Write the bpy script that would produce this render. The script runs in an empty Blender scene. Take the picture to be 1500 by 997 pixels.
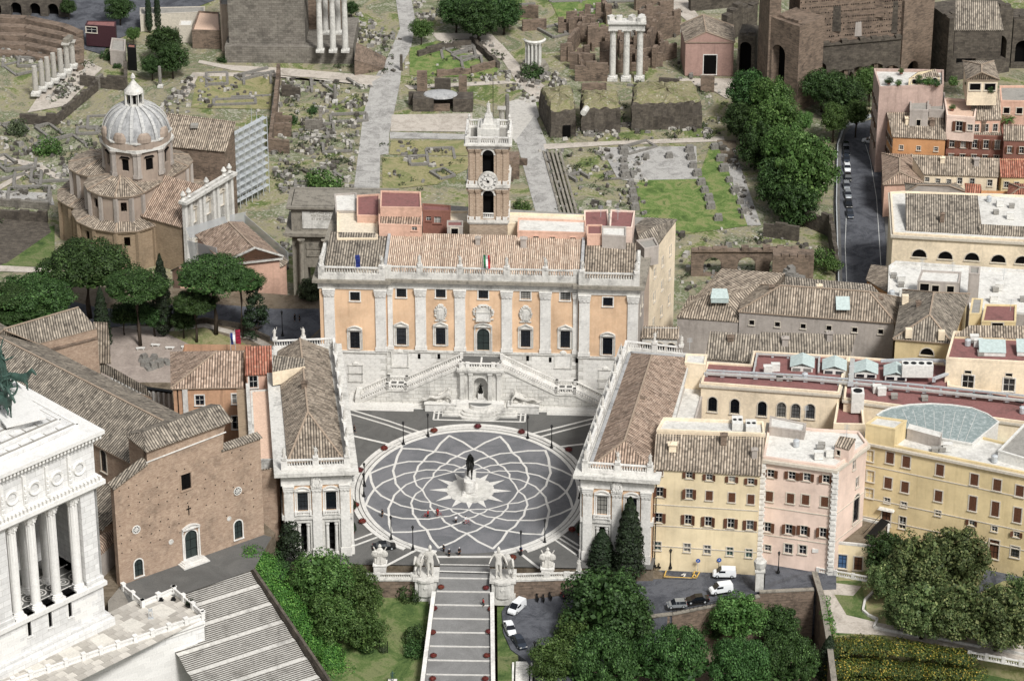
import bpy,bmesh,math,random
from math import sin,cos,pi,radians,sqrt,atan2,hypot
from mathutils import Vector,Matrix
SC=bpy.context.scene
COL=SC.collection
F_=4600.0;TH=math.radians(27.5);PSI=math.radians(1.6);CH=306.0
_s,_c=math.sin(PSI),math.cos(PSI)
Rv=(_c,_s,0.0)
Fw=(-_s*math.cos(TH),_c*math.cos(TH),-math.sin(TH))
Up=(-_s*math.sin(TH),_c*math.sin(TH),math.cos(TH))
def ray(px,py):
 dx=(px-750)/F_;dy=(py-498.5)/F_
 return tuple(Fw[i]+Rv[i]*dx-Up[i]*dy for i in range(3))
_r=ray(692,728);_t=-CH/_r[2]
CAM=(-_r[0]*_t,-_r[1]*_t,CH)
cd=bpy.data.cameras.new('camera');cam=bpy.data.objects.new('camera',cd);COL.objects.link(cam)
cam.matrix_world=Matrix(((Rv[0],Up[0],-Fw[0],CAM[0]),(Rv[1],Up[1],-Fw[1],CAM[1]),(Rv[2],Up[2],-Fw[2],CAM[2]),(0,0,0,1)))
cd.sensor_width=36;cd.lens=36*F_/1500;cd.clip_start=5;cd.clip_end=12000
SC.camera=cam
SUN_EL=radians(50);SUN_AZ=radians(150)
wd=bpy.data.worlds.new('World');SC.world=wd;wd.use_nodes=True
nt=wd.node_tree;nt.nodes.clear()
sk=nt.nodes.new('ShaderNodeTexSky');sk.sky_type='NISHITA';sk.sun_disc=False
sk.sun_elevation=SUN_EL;sk.sun_rotation=SUN_AZ;sk.dust_density=3.0;sk.air_density=1.0;sk.ozone_density=1.0;sk.altitude=100
hs=nt.nodes.new('ShaderNodeHueSaturation');hs.inputs['Saturation'].default_value=0.22
bg=nt.nodes.new('ShaderNodeBackground');bg.inputs['Strength'].default_value=0.085
ow=nt.nodes.new('ShaderNodeOutputWorld')
nt.links.new(sk.outputs[0],hs.inputs['Color']);nt.links.new(hs.outputs[0],bg.inputs[0]);nt.links.new(bg.outputs[0],ow.inputs[0])
sl=bpy.data.lights.new('sun','SUN');sl.energy=2.7;sl.angle=radians(11);sl.color=(1.0,0.985,0.96)
so=bpy.data.objects.new('sun',sl);COL.objects.link(so)
_sd=Vector((sin(SUN_AZ)*cos(SUN_EL),cos(SUN_AZ)*cos(SUN_EL),sin(SUN_EL)))
so.rotation_euler=_sd.to_track_quat('Z','Y').to_euler();so.location=(60,-60,200)
vs=SC.view_settings;vs.view_transform='Standard';vs.look='None';vs.exposure=0.53;vs.gamma=1.0
def W(px,py,z=0.0):
 r=ray(px,py);t=(z-CAM[2])/r[2]
 return(CAM[0]+r[0]*t,CAM[1]+r[1]*t,z)
def W2(px,py,z=0.0):return W(px,py,z)[:2]
def proj(p):
 d=[p[i]-CAM[i]for i in range(3)]
 w=sum(d[i]*Fw[i]for i in range(3));x=sum(d[i]*Rv[i]for i in range(3));y=sum(d[i]*Up[i]for i in range(3))
 return(750+F_*x/w,498.5-F_*y/w,w)
def HZ(px,pb,zb,pt):
 x,y,_=W(px,pb,zb);return ZAT(x,y,pt,zb)
def ZAT(x,y,pt,zb=0):
 lo,hi=zb-50,zb+150
 for _i in range(40):
  m=(lo+hi)/2
  if proj((x,y,m))[1]>pt:lo=m
  else:hi=m
 return lo
def onwall(p0,p1,px,py):
 dx,dy=p1[0]-p0[0],p1[1]-p0[1];L=hypot(dx,dy);nx,ny=dy/L,-dx/L
 r=ray(px,py);t=((p0[0]-CAM[0])*nx+(p0[1]-CAM[1])*ny)/(r[0]*nx+r[1]*ny)
 x,y,z=CAM[0]+r[0]*t,CAM[1]+r[1]*t,CAM[2]+r[2]*t
 return((x-p0[0])*dx/L+(y-p0[1])*dy/L,z)
RND=random.Random(7)
WL={}
def wl(o):return WL.get(o.name,(0,0,0))if o is not None else(0,0,0)
def setp(o,label=None,cat=None,group=None,kind=None):
 if label:o['label']=label
 if cat:o['category']=cat
 if group:o['group']=group
 if kind:o['kind']=kind
 return o
def thing(name,label,cat,loc=(0,0,0),rz=0,group=None,scale=None):
 o=bpy.data.objects.new(name,None);COL.objects.link(o);o.location=loc;o.rotation_euler=(0,0,rz)
 if scale:o.scale=scale if hasattr(scale,'__len__')else(scale,)*3
 o.empty_display_size=0.5
 WL[o.name]=tuple(loc);return setp(o,label,cat,group)
def newob(name,me,parent=None,loc=(0,0,0),rz=0,scale=None,mats=None):
 o=bpy.data.objects.new(name,me);COL.objects.link(o)
 if parent is not None:o.parent=parent
 o.location=loc;o.rotation_euler=(0,0,rz)if not hasattr(rz,'__len__')else rz
 if scale:o.scale=scale if hasattr(scale,'__len__')else(scale,)*3
 if mats:
  for i,m in enumerate(mats):
   if i<len(o.material_slots):
    o.material_slots[i].link='OBJECT';o.material_slots[i].material=m
 return o
def copy_tree(o,loc=None,rz=None,label=None,group=None,scale=None,parent=None,mats=None):
 c=o.copy();COL.objects.link(c);c.parent=parent
 if loc is not None:c.location=loc;WL[c.name]=tuple(loc)
 if rz is not None:c.rotation_euler=(0,0,rz)
 if scale:c.scale=scale if hasattr(scale,'__len__')else(scale,)*3
 if label:c['label']=label
 if group:c['group']=group
 for ch in list(o.children):copy_tree(ch,parent=c)
 return c
class MB:
 def __init__(s):s.v=[];s.f=[];s.m=[];s.uv=[]
 def poly(s,pts,m=0,uv=None):
  b=len(s.v);s.v+=[tuple(p)for p in pts];s.f.append(tuple(range(b,b+len(pts))));s.m.append(m)
  if uv is None:uv=autouv(pts)
  s.uv.append(uv)
 def box(s,c,d,rz=0,m=0,taper=1.0,bottom=True):
  ca,sa=cos(rz),sin(rz);P=[]
  for k,(zz,t)in enumerate(((0,1),(d[2],taper))):
   for sx,sy in((-1,-1),(1,-1),(1,1),(-1,1)):
    x,y=sx*d[0]/2*t,sy*d[1]/2*t
    P.append((c[0]+x*ca-y*sa,c[1]+x*sa+y*ca,c[2]+zz))
  for i in range(4):
   j=(i+1)%4;s.poly([P[i],P[j],P[4+j],P[4+i]],m)
  s.poly(P[4:],m)
  if bottom:s.poly([P[3],P[2],P[1],P[0]],m)
 def bar(s,a,b,w,h,m=0,up=(0,0,1)):
  a=Vector(a);b=Vector(b);d=(b-a)
  if d.length<1e-6:return
  sd=d.cross(Vector(up));
  if sd.length<1e-6:sd=Vector((1,0,0))
  sd.normalize();u=sd.cross(d).normalized()
  sd*=w/2;u*=h
  P=[a-sd,a+sd,a+sd+u,a-sd+u,b-sd,b+sd,b+sd+u,b-sd+u]
  for q in((0,1,2,3),(5,4,7,6),(1,5,6,2),(4,0,3,7),(3,2,6,7),(4,5,1,0)):s.poly([P[i]for i in q],m)
 def prism(s,poly,z0,z1,m=0,mt=None,bottom=False):
  if area(poly)<0:poly=poly[::-1]
  n=len(poly);z0f=(lambda i:z0)if not hasattr(z0,'__len__')else(lambda i:z0[i])
  for i in range(n):
   j=(i+1)%n;a,b=poly[i],poly[j]
   s.poly([(a[0],a[1],z0f(i)),(b[0],b[1],z0f(j)),(b[0],b[1],z1),(a[0],a[1],z1)],m)
  s.poly([(p[0],p[1],z1)for p in poly],m if mt is None else mt)
  if bottom:s.poly([(p[0],p[1],z0f(0))for p in poly[::-1]],m)
 def lathe(s,c,prof,n=12,m=0,a0=0,a1=2*pi,sx=1,sy=1,rz=0):
  full=abs(a1-a0-2*pi)<1e-6;N=n if full else n+1
  ring=[]
  for r,z in prof:
   row=[]
   for i in range(N):
    a=a0+(a1-a0)*i/n;x,y=r*cos(a)*sx,r*sin(a)*sy
    row.append((c[0]+x*cos(rz)-y*sin(rz),c[1]+x*sin(rz)+y*cos(rz),c[2]+z))
   ring.append(row)
  per=2*pi*max(r for r,z in prof)
  for k in range(len(prof)-1):
   for i in range(n):
    j=(i+1)%N if full else i+1
    A,B,C,D=ring[k][i],ring[k][j],ring[k+1][j],ring[k+1][i]
    u0,u1=per*i/n,per*(i+1)/n;v0,v1=prof[k][1],prof[k+1][1]
    if prof[k][0]<1e-5:s.poly([A,C,D],m,[(u0,v0),(u1,v1),(u0,v1)])
    elif prof[k+1][0]<1e-5:s.poly([A,B,C],m,[(u0,v0),(u1,v0),(u1,v1)])
    else:s.poly([A,B,C,D],m,[(u0,v0),(u1,v0),(u1,v1),(u0,v1)])
  if full and prof[-1][0]>1e-5:s.poly(ring[-1],m)
  if full and prof[0][0]>1e-5:s.poly(ring[0][::-1],m)
 def cyl(s,c,r,h,n=10,m=0,r1=None):s.lathe(c,[(r,0),(r if r1 is None else r1,h)],n,m)
 def tube(s,pts,r,n=6,m=0,r1=None):
  pts=[Vector(p)for p in pts];L=len(pts);rows=[]
  for k,p in enumerate(pts):
   d=(pts[min(k+1,L-1)]-pts[max(k-1,0)]).normalized()
   a=d.cross(Vector((0,0,1)));
   if a.length<1e-3:a=Vector((1,0,0))
   a.normalize();b=d.cross(a);rr=r if r1 is None else r+(r1-r)*k/(L-1)
   rows.append([p+a*cos(2*pi*i/n)*rr+b*sin(2*pi*i/n)*rr for i in range(n)])
  for k in range(L-1):
   for i in range(n):
    j=(i+1)%n;s.poly([rows[k][j],rows[k][i],rows[k+1][i],rows[k+1][j]],m)
  s.poly(rows[0],m);s.poly(rows[-1][::-1],m)
 def mesh(s,name,mats,off=(0,0,0),smooth=False,merge=False):
  me=bpy.data.meshes.new(name)
  me.from_pydata([(v[0]-off[0],v[1]-off[1],v[2]-off[2])for v in s.v],[],s.f)
  for mt in mats:me.materials.append(mt)
  me.polygons.foreach_set('material_index',s.m)
  ul=me.uv_layers.new(name='UVMap');flat=[c for f in s.uv for p in f for c in p]
  ul.data.foreach_set('uv',flat)
  if merge:
   bm=bmesh.new();bm.from_mesh(me);bmesh.ops.remove_doubles(bm,verts=bm.verts,dist=1e-4);bm.to_mesh(me);bm.free()
  if smooth:me.polygons.foreach_set('use_smooth',[True]*len(me.polygons))
  me.update();return me
 def build(s,name,mats,parent=None,label=None,cat=None,group=None,kind=None,smooth=False,loc=None,merge=False):
  if not hasattr(mats,'__len__'):mats=[mats]
  if parent is None:
   if loc is None:
    if kind=='structure' or not s.v:loc=(0,0,0)
    else:
     xs=[v[0]for v in s.v];ys=[v[1]for v in s.v];zs=[v[2]for v in s.v]
     loc=((min(xs)+max(xs))/2,(min(ys)+max(ys))/2,min(zs))
   o=newob(name,s.mesh(name,mats,loc,smooth,merge),None,loc);WL[o.name]=loc
  else:
   base=wl(parent)
   o=newob(name,s.mesh(name,mats,base,smooth,merge),parent);WL[o.name]=base
  return setp(o,label,cat,group,kind)
def area(p):return sum(p[i][0]*p[(i+1)%len(p)][1]-p[(i+1)%len(p)][0]*p[i][1]for i in range(len(p)))/2
def normal(pts):
 n=Vector((0,0,0));L=len(pts)
 for i in range(L):
  a,b=pts[i],pts[(i+1)%L];n+=Vector(((a[1]-b[1])*(a[2]+b[2]),(a[2]-b[2])*(a[0]+b[0]),(a[0]-b[0])*(a[1]+b[1])))
 return n.normalized()if n.length>1e-9 else Vector((0,0,1))
def autouv(pts):
 n=normal(pts)
 if abs(n.z)>0.999:return[(p[0],p[1])for p in pts]
 u=Vector((0,0,1)).cross(n).normalized();v=n.cross(u)
 return[(p[0]*u.x+p[1]*u.y,p[0]*v.x+p[1]*v.y+p[2]*v.z)for p in pts]
def offs(poly,d):
 if area(poly)<0:return offs(poly[::-1],d)[::-1]
 n=len(poly);out=[]
 for i in range(n):
  a,b,c=poly[i-1],poly[i],poly[(i+1)%n]
  e1=Vector((b[0]-a[0],b[1]-a[1])).normalized();e2=Vector((c[0]-b[0],c[1]-b[1])).normalized()
  n1=Vector((e1.y,-e1.x));n2=Vector((e2.y,-e2.x));m=n1+n2;k=1+n1.dot(n2)
  m=m*(d/k)if k>0.2 else n1*d
  out.append((b[0]+m.x,b[1]+m.y))
 return out
def lerp(a,b,t):return tuple(a[i]+(b[i]-a[i])*t for i in range(len(a)))
MATS={}
SAT=0.88
def rgb(h,k=1.0):
 if isinstance(h,str):
  c=[int(h[i:i+2],16)/255 for i in(0,2,4)];c=[((x+0.055)/1.055)**2.4 if x>0.04 else x/12.92 for x in c]
  y=c[0]*.25+c[1]*.65+c[2]*.10;c=[y+(x-y)*SAT for x in c]
  return(c[0]*k,c[1]*k,c[2]*k,1)
 return(h[0]*k,h[1]*k,h[2]*k,1)
class NT:
 def __init__(s,name):
  s.mat=bpy.data.materials.new(name);s.mat.use_nodes=True;s.t=s.mat.node_tree;s.t.nodes.clear()
  s.o=s.n('ShaderNodeOutputMaterial');s.b=s.n('ShaderNodeBsdfPrincipled');s.l(s.b.outputs[0],s.o.inputs[0])
  s.b.inputs['Roughness'].default_value=0.85;s.b.inputs['Specular IOR Level'].default_value=0.25
 def n(s,ty,**k):
  x=s.t.nodes.new(ty)
  for a,b in k.items():setattr(x,a,b)
  return x
 def l(s,a,b):s.t.links.new(a,b)
 def coord(s,kind='Object',scale=(1,1,1),rot=(0,0,0)):
  tc=s.n('ShaderNodeTexCoord');mp=s.n('ShaderNodeMapping');s.l(tc.outputs[kind],mp.inputs[0])
  mp.inputs['Scale'].default_value=scale;mp.inputs['Rotation'].default_value=rot;return mp.outputs[0]
 def noise(s,co,scale,detail=4,rough=0.6,dist=0):
  x=s.n('ShaderNodeTexNoise');s.l(co,x.inputs['Vector']);x.inputs['Scale'].default_value=scale
  x.inputs['Detail'].default_value=detail;x.inputs['Roughness'].default_value=rough;x.inputs['Distortion'].default_value=dist
  return x.outputs[0]
 def ramp(s,f,stops):
  r=s.n('ShaderNodeValToRGB');s.l(f,r.inputs[0]);e=r.color_ramp.elements
  while len(e)<len(stops):e.new(0.5)
  for k,(p,c)in enumerate(stops):
   e[k].position=p;e[k].color=c if hasattr(c,'__len__')else(c,c,c,1)
  return r.outputs[0]
 def mix(s,f,a,b,mode='MIX'):
  x=s.n('ShaderNodeMix',data_type='RGBA',blend_type=mode)
  for v,i in((f,0),(a,6),(b,7)):
   if hasattr(v,'is_linked')or hasattr(v,'links'):s.l(v,x.inputs[i])
   else:x.inputs[i].default_value=v
  return x.outputs[2]
 def math(s,op,a,b=None):
  x=s.n('ShaderNodeMath',operation=op)
  for i,v in enumerate((a,b)):
   if v is None:continue
   if hasattr(v,'links'):s.l(v,x.inputs[i])
   else:x.inputs[i].default_value=v
  return x.outputs[0]
 def bump(s,h,strength=0.5,dist=0.1):
  b=s.n('ShaderNodeBump');b.inputs['Strength'].default_value=strength;b.inputs['Distance'].default_value=dist
  s.l(h,b.inputs['Height']);s.l(b.outputs[0],s.b.inputs['Normal'])
 def color(s,c):
  if hasattr(c,'links'):s.l(c,s.b.inputs['Base Color'])
  else:s.b.inputs['Base Color'].default_value=c
def m_plaster(name,c,dirt='3a342c',stain=0.75,patch=0.45,bump=0.15,light=None):
 t=NT(name);co=t.coord();k=1.0
 big=t.noise(co,0.12,5,0.65);fine=t.noise(co,1.6,6,0.7)
 st=t.noise(t.coord(scale=(1.1,1.1,0.10)),0.9,6,0.7)
 base=t.mix(t.ramp(big,[(0.35,0),(0.68,1)]),rgb(c,1.10),rgb(c,0.72))
 base=t.mix(t.math('MULTIPLY',t.ramp(fine,[(0.45,0),(0.75,1)]),patch),base,rgb(light,1)if light else rgb(c,1.45))
 base=t.mix(t.math('MULTIPLY',t.ramp(st,[(0.50,0),(0.80,1)]),stain),base,rgb(dirt))
 t.color(base);t.bump(fine,bump,0.05);return t.mat
def m_stone(name,c,dark='2b2824',amt=0.6,scale=0.5,block=None,bump=0.4,rough=0.8,lo=.78):
 t=NT(name);co=t.coord()
 n1=t.noise(co,scale,7,0.72);n2=t.noise(co,scale*6,5,0.7);st=t.noise(t.coord(scale=(1.3,1.3,0.18)),0.8,6,0.75)
 base=t.mix(t.ramp(n2,[(0.3,0),(0.7,1)]),rgb(c,lo),rgb(c,1.08));oi=t.n('ShaderNodeObjectInfo');base=t.mix(1.0,base,t.ramp(oi.outputs['Random'],[(0,.90),(1,1.0)]),'MULTIPLY')
 base=t.mix(t.math('MULTIPLY',t.ramp(n1,[(0.50,0),(0.72,1)]),amt),base,rgb(dark))
 base=t.mix(t.math('MULTIPLY',t.ramp(st,[(0.52,0),(0.75,1)]),amt*0.8),base,rgb(dark,1.6))
 h=n2
 if block:
  br=t.n('ShaderNodeTexBrick');uv=t.coord('UV');t.l(uv,br.inputs['Vector'])
  br.inputs['Scale'].default_value=1;br.inputs['Brick Width'].default_value=block[0];br.inputs['Row Height'].default_value=block[1]
  br.inputs['Mortar Size'].default_value=block[2]if len(block)>2 else 0.035;br.inputs['Color1'].default_value=(1,1,1,1);br.inputs['Color2'].default_value=(0.84,0.84,0.84,1)
  br.inputs['Mortar'].default_value=(0.45,0.43,0.40,1)
  base=t.mix(1.0,base,br.outputs['Color'],'MULTIPLY');
 t.color(base);t.b.inputs['Roughness'].default_value=rough;t.bump(h,bump,0.08);return t.mat
def m_brick(name,c1,c2,mort='8d8172',dark='2e2925',amt=0.5,bw=0.55,bh=0.16,patch='b59c82',pamt=0.35):
 t=NT(name);uv=t.coord('UV');co=t.coord()
 br=t.n('ShaderNodeTexBrick');t.l(uv,br.inputs['Vector']);br.inputs['Scale'].default_value=1
 br.inputs['Brick Width'].default_value=bw;br.inputs['Row Height'].default_value=bh;br.inputs['Mortar Size'].default_value=0.02
 br.inputs['Color1'].default_value=rgb(c1);br.inputs['Color2'].default_value=rgb(c2);br.inputs['Mortar'].default_value=rgb(mort);br.inputs['Bias'].default_value=0
 n1=t.noise(co,0.25,8,0.75);n2=t.noise(co,0.9,7,0.8)
 b=t.mix(t.math('MULTIPLY',t.ramp(n2,[(0.48,0),(0.66,1)]),pamt),br.outputs['Color'],rgb(patch))
 b=t.mix(t.math('MULTIPLY',t.ramp(n1,[(0.48,0),(0.70,1)]),amt),b,rgb(dark))
 t.color(b);t.bump(n2,0.5,0.12);return t.mat
def m_roof(name,cs,pitch=0.52,row=0.6,dark='2c2621',amt=0.45):
 t=NT(name);uv=t.coord('UV');co=t.coord()
 sp=t.n('ShaderNodeSeparateXYZ');t.l(uv,sp.inputs[0])
 u=t.math('DIVIDE',sp.outputs[0],pitch);v=t.math('DIVIDE',sp.outputs[1],row)
 fu=t.math('FLOOR',u);off=t.math('MULTIPLY',t.math('SINE',t.math('MULTIPLY',fu,12.9)),0.5)
 fv=t.math('FLOOR',t.math('ADD',v,off))
 cb=t.n('ShaderNodeCombineXYZ');t.l(fu,cb.inputs[0]);t.l(fv,cb.inputs[1])
 wn=t.n('ShaderNodeTexWhiteNoise',noise_dimensions='2D');t.l(cb.outputs[0],wn.inputs['Vector'])
 n=len(cs);stops=[((i+0.5)/n,rgb(c))for i,c in enumerate(cs)]
 wc=t.n('ShaderNodeTexWhiteNoise',noise_dimensions='1D');t.l(fu,wc.inputs['W']);tile=t.mix(.3,t.ramp(wn.outputs['Value'],stops),rgb(cs[2]));tile=t.mix(1.0,tile,t.ramp(wc.outputs['Value'],[(0,.72),(.5,.95),(1,1.12)]),'MULTIPLY')
 big=t.noise(co,0.35,7,0.75,0.6);med=t.noise(t.coord('UV',(1.6,0.35,1)),1.0,5,0.7)
 tile=t.mix(t.math('MULTIPLY',t.ramp(med,[(0.45,0),(0.7,1)]),0.5),tile,rgb(cs[-1],1.15))
 tile=t.mix(t.math('MULTIPLY',t.ramp(big,[(0.47,0),(0.68,1)]),amt),tile,rgb(dark))
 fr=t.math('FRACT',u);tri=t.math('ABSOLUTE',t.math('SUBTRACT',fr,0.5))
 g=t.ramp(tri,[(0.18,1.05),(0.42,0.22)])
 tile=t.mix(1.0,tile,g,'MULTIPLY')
 t.color(tile);t.b.inputs['Roughness'].default_value=0.9
 hgt=t.math('SUBTRACT',0.5,tri);t.bump(hgt,0.9,0.25);return t.mat
def m_ground(name,cs,scale=0.2,fine=3.0,speck=None,bump=0.3,sp_scale=1.2,sp_amt=0.5,dist=0.8):
 t=NT(name);co=t.coord()
 n1=t.noise(co,scale,8,0.72,dist);n2=t.noise(co,fine,5,0.7)
 f=t.math('ADD',t.math('MULTIPLY',n1,0.8),t.math('MULTIPLY',n2,0.2))
 n=len(cs);b=t.ramp(f,[(0.34+0.32*i/max(1,n-1),rgb(c))for i,c in enumerate(cs)])
 b=t.mix(t.ramp(n2,[(0.3,0),(0.75,0.55)]),b,(0,0,0,1))if False else t.mix(0.5,b,t.ramp(n2,[(0.25,0.45),(0.75,1.0)]),'MULTIPLY')
 if speck:
  vo=t.n('ShaderNodeTexVoronoi');t.l(co,vo.inputs['Vector']);vo.inputs['Scale'].default_value=sp_scale
  m=t.noise(co,scale*1.7,6,0.7)
  k=t.math('MULTIPLY',t.ramp(vo.outputs['Distance'],[(0.18,1),(0.30,0)]),t.ramp(m,[(0.46,0),(0.56,1)]))
  b=t.mix(t.math('MULTIPLY',k,sp_amt),b,rgb(speck))
 t.color(b);t.b.inputs['Roughness'].default_value=0.95;t.bump(n2,bump,0.1);return t.mat
def m_leaf(name,c1,c2,c3,tip=None):
 t=NT(name);g=t.n('ShaderNodeNewGeometry');co=t.coord()
 cl=t.noise(co,0.35,3,0.6)
 b=t.ramp(g.outputs['Random Per Island'],[(0.0,rgb(c1)),(0.4,rgb(c2)),(0.75,rgb(c3))]+([(.97,rgb(tip))]if tip else[]))
 b=t.mix(t.ramp(cl,[(0.35,0),(0.65,0.75)]),b,rgb(c2,0.75))
 oi=t.n('ShaderNodeObjectInfo');hv=t.n('ShaderNodeHueSaturation');t.l(b,hv.inputs['Color'])
 t.l(t.math('ADD',t.math('MULTIPLY',oi.outputs['Random'],0.03),0.485),hv.inputs['Hue']);t.l(t.math('ADD',t.math('MULTIPLY',oi.outputs['Random'],0.5),0.72),hv.inputs['Value'])
 t.color(hv.outputs[0]);t.b.inputs['Roughness'].default_value=0.6
 tr=t.n('ShaderNodeBsdfTranslucent');t.l(hv.outputs[0],tr.inputs[0]);ms=t.n('ShaderNodeMixShader');ms.inputs[0].default_value=0.12
 t.l(t.b.outputs[0],ms.inputs[1]);t.l(tr.outputs[0],ms.inputs[2]);t.l(ms.outputs[0],t.o.inputs[0]);return t.mat
def m_plain(name,c,rough=0.6,metal=0,var=0.15,spec=0.4,scale=2.0):
 t=NT(name);co=t.coord();n=t.noise(co,scale,4,0.6)
 t.color(t.mix(t.ramp(n,[(0.3,0),(0.7,1)]),rgb(c,1-var),rgb(c,1+var)))
 t.b.inputs['Roughness'].default_value=rough;t.b.inputs['Metallic'].default_value=metal;t.b.inputs['Specular IOR Level'].default_value=spec;return t.mat
def m_glass(name,c='10141a'):
 t=NT(name);oi=t.n('ShaderNodeObjectInfo');t.color(t.ramp(oi.outputs['Random'],[(0,rgb(c)),(.6,rgb(c,1.6)),(.82,rgb('4a4d50')),(1,rgb('8d8a82'))]));t.b.inputs['Roughness'].default_value=0.12;t.b.inputs['Specular IOR Level'].default_value=0.5;return t.mat
trav=m_stone('travertine','d2cfc7',amt=0.6,scale=0.35)
trav_clean=m_stone('pale_travertine','dcd9d2',amt=0.38,scale=0.3)
trav_ash=m_stone('travertine_ashlar','d6d3cb',amt=0.4,scale=0.25,block=(2.2,0.85))
trav_dark=m_stone('grimy_travertine','8f887b',amt=0.75,scale=0.6)
marble=m_stone('white_marble','dddcd9',dark='6d6a64',amt=0.24,scale=0.25,block=(2.6,1.1,0.02),lo=.9,rough=0.55,bump=0.15)
marble_plain=m_stone('white_carved_marble','dfddd8',dark='6b6863',amt=0.20,scale=0.5,lo=.88,rough=0.55,bump=0.2)
statue_m=m_stone('statue_marble','cfcbc2',dark='4b463e',amt=0.55,scale=1.6)
ochre=m_plaster('orange_ochre_stucco','d5b08a',dirt='8a6a48',stain=0.35,patch=0.3,light='e8ccaa')
yellow=m_plaster('yellow_stucco','dfcca4',dirt='9a855c',stain=0.3,patch=0.25,light='e2cf9f')
yellow2=m_plaster('deep_yellow_stucco','d6c08e',dirt='8e7340',stain=0.4,patch=0.3,light='dcc48c')
cream=m_plaster('cream_stucco','e2d0b2',dirt='978a70',stain=0.3)
pinkst=m_plaster('pink_stucco','e0c6b5',dirt='a08370',stain=0.25,light='e8cfbc')
salmon=m_plaster('salmon_stucco','cda48d',dirt='7c5c48',stain=0.35)
orange=m_plaster('strong_orange_stucco','c08a58',dirt='8a5a2e',stain=0.35,light='d69a5c')
terracot=m_plaster('terracotta_stucco','b0603f',dirt='70402c',stain=0.35)
redbrown=m_plaster('red_brown_stucco','85594b',dirt='4f2f25',stain=0.4)
brownst=m_plaster('brown_weathered_stucco','a08f80',dirt='45392e',stain=0.6,patch=0.35,light='a8937c')
greyst=m_plaster('grey_stucco','a69d94',dirt='5d564e',stain=0.5)
brickA=m_brick('church_brick','ab937e','937a65',mort='8f7a66',amt=0.42,pamt=0.55,patch='c0a88f')
brickF=m_brick('forum_church_brick','9c876c','857058',mort='8f7e68',amt=0.4,patch='a08c72')
brickR=m_brick('ruin_brick','84705f','5f5144',mort='70655a',amt=0.8,patch='8f7a68',pamt=0.5,bw=0.9,bh=0.3)
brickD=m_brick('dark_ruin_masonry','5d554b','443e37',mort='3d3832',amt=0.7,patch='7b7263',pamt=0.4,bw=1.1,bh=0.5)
brickT=m_brick('tower_brick','b8a48f','9a8672',mort='8a7762',amt=0.25,pamt=0.3,patch='b29a80')
tuff=m_brick('grey_tuff_blocks','807a70','68625a',mort='3c3833',dark='383530',amt=0.6,bw=1.4,bh=0.6,patch='989184',pamt=0.4)
roofA=m_roof('old_tile_roof',['62584d','87796a','aa9a86','958574','c2b29d'],amt=.38)
roofB=m_roof('warm_tile_roof',['725f50','987f6c','b59a84','a48b77','cbb29c'],amt=0.25)
roofG=m_roof('grey_tile_roof',['585149','7f766a','9f9484','8b8073','b6a996'],amt=0.45)
roofN=m_roof('new_orange_tile_roof',['a98e78','c0a38b','d0b69e','c8ac94','dcc7b0'],pitch=.4,dark='8d6a52',amt=0.2)
roofR=m_roof('red_tile_roof',['7c4534','9c5b45','b26e55','a86350','c08a70'],amt=0.25)
wflat=m_stone('white_roof_coating','d6d3cb',dark='77726a',amt=0.55,scale=0.3,bump=0.1)
gflat=m_stone('grey_roof_felt','98948c',dark='4a4742',amt=0.5,scale=0.4,bump=0.2)
cflat=m_stone('cream_terrace','ddd0b8',dark='978766',amt=0.15,scale=0.3,bump=0.1)
redter=m_stone('red_terrace','8a5c58',dark='54403c',amt=0.75,scale=0.35,bump=0.1)
terrt=m_stone('terracotta_paving','d6b59c',dark='a5836c',amt=0.25,scale=0.4)
glass=m_glass('dark_window_glass');void=m_plain('dark_interior','0b0a0a',0.95,var=0.1,spec=0.1)
glassg=m_glass('green_window_glass','22403c')
wood=m_plain('brown_shutter_wood','5c3822',0.7);woodd=m_plain('dark_green_door_wood','26312f',0.6)
whitep=m_plain('white_window_paint','cfcdc6',0.5);greyp=m_plain('pale_surround','bcb3a3',0.8)
bronze=m_stone('dark_bronze','191a17',dark='0c0c0b',amt=0.5,scale=2.0,rough=0.45);bronze.node_tree.nodes['Principled BSDF'].inputs['Metallic'].default_value=0.4
verdi=m_stone('green_bronze','3c564c',dark='131715',amt=0.8,scale=1.2,rough=0.5)
iron=m_plain('black_iron','141516',0.5,0.3)
steel=m_plain('galvanised_steel','b4b8ba',0.5,0.2);duct=m_plain('pale_duct_metal','b4b3ae',0.5,0.2)
lead=m_stone('lead_dome_sheet','a9a9a8',dark='3e4044',amt=0.65,scale=0.45,rough=0.5)
asph=m_ground('asphalt',['393b41','484a50','606268','4c4e54'],0.22,4.0,bump=0.15)
cobble=m_ground('sanpietrini_paving',['5e5f62','6b6c6f','79797c','6f7073'],0.12,5.0,bump=0.25)
grey_pave=m_ground('grey_setts',['575653','63625f','706e6a'],0.15,5.0,bump=0.25)
basalt=m_ground('roman_road_stones',['7d7a75','9b9893','b3b0aa','a19e99'],0.3,2.5,speck='bdbab4',sp_scale=0.9,sp_amt=0.5)
dirt=m_ground('dusty_path',['9a9084','b0a699','c3b9ac','b4aa9d'],0.25,2.0)
grass=m_ground('grass',['3b5320','50682a','68803a','8b8a56','546f2e'],0.25,2.5,bump=0.6)
forumg=m_ground('forum_turf',['49592c','5c6b35','6d7840','97906d','8c8470','59683a','a49f8c','5c6b36','7d7950'],0.07,1.6,speck='b5b0a6',sp_scale=0.9,sp_amt=0.6,bump=0.8)
drygr=m_ground('dry_grass',['5b6a36','777a44','9c9268','717a44','aa9a78'],0.10,1.6,bump=0.5)
earth=m_ground('brown_earth',['54493a','6a5d4b','7d705e','5b503f'],0.3,2.0,bump=0.6)
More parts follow.
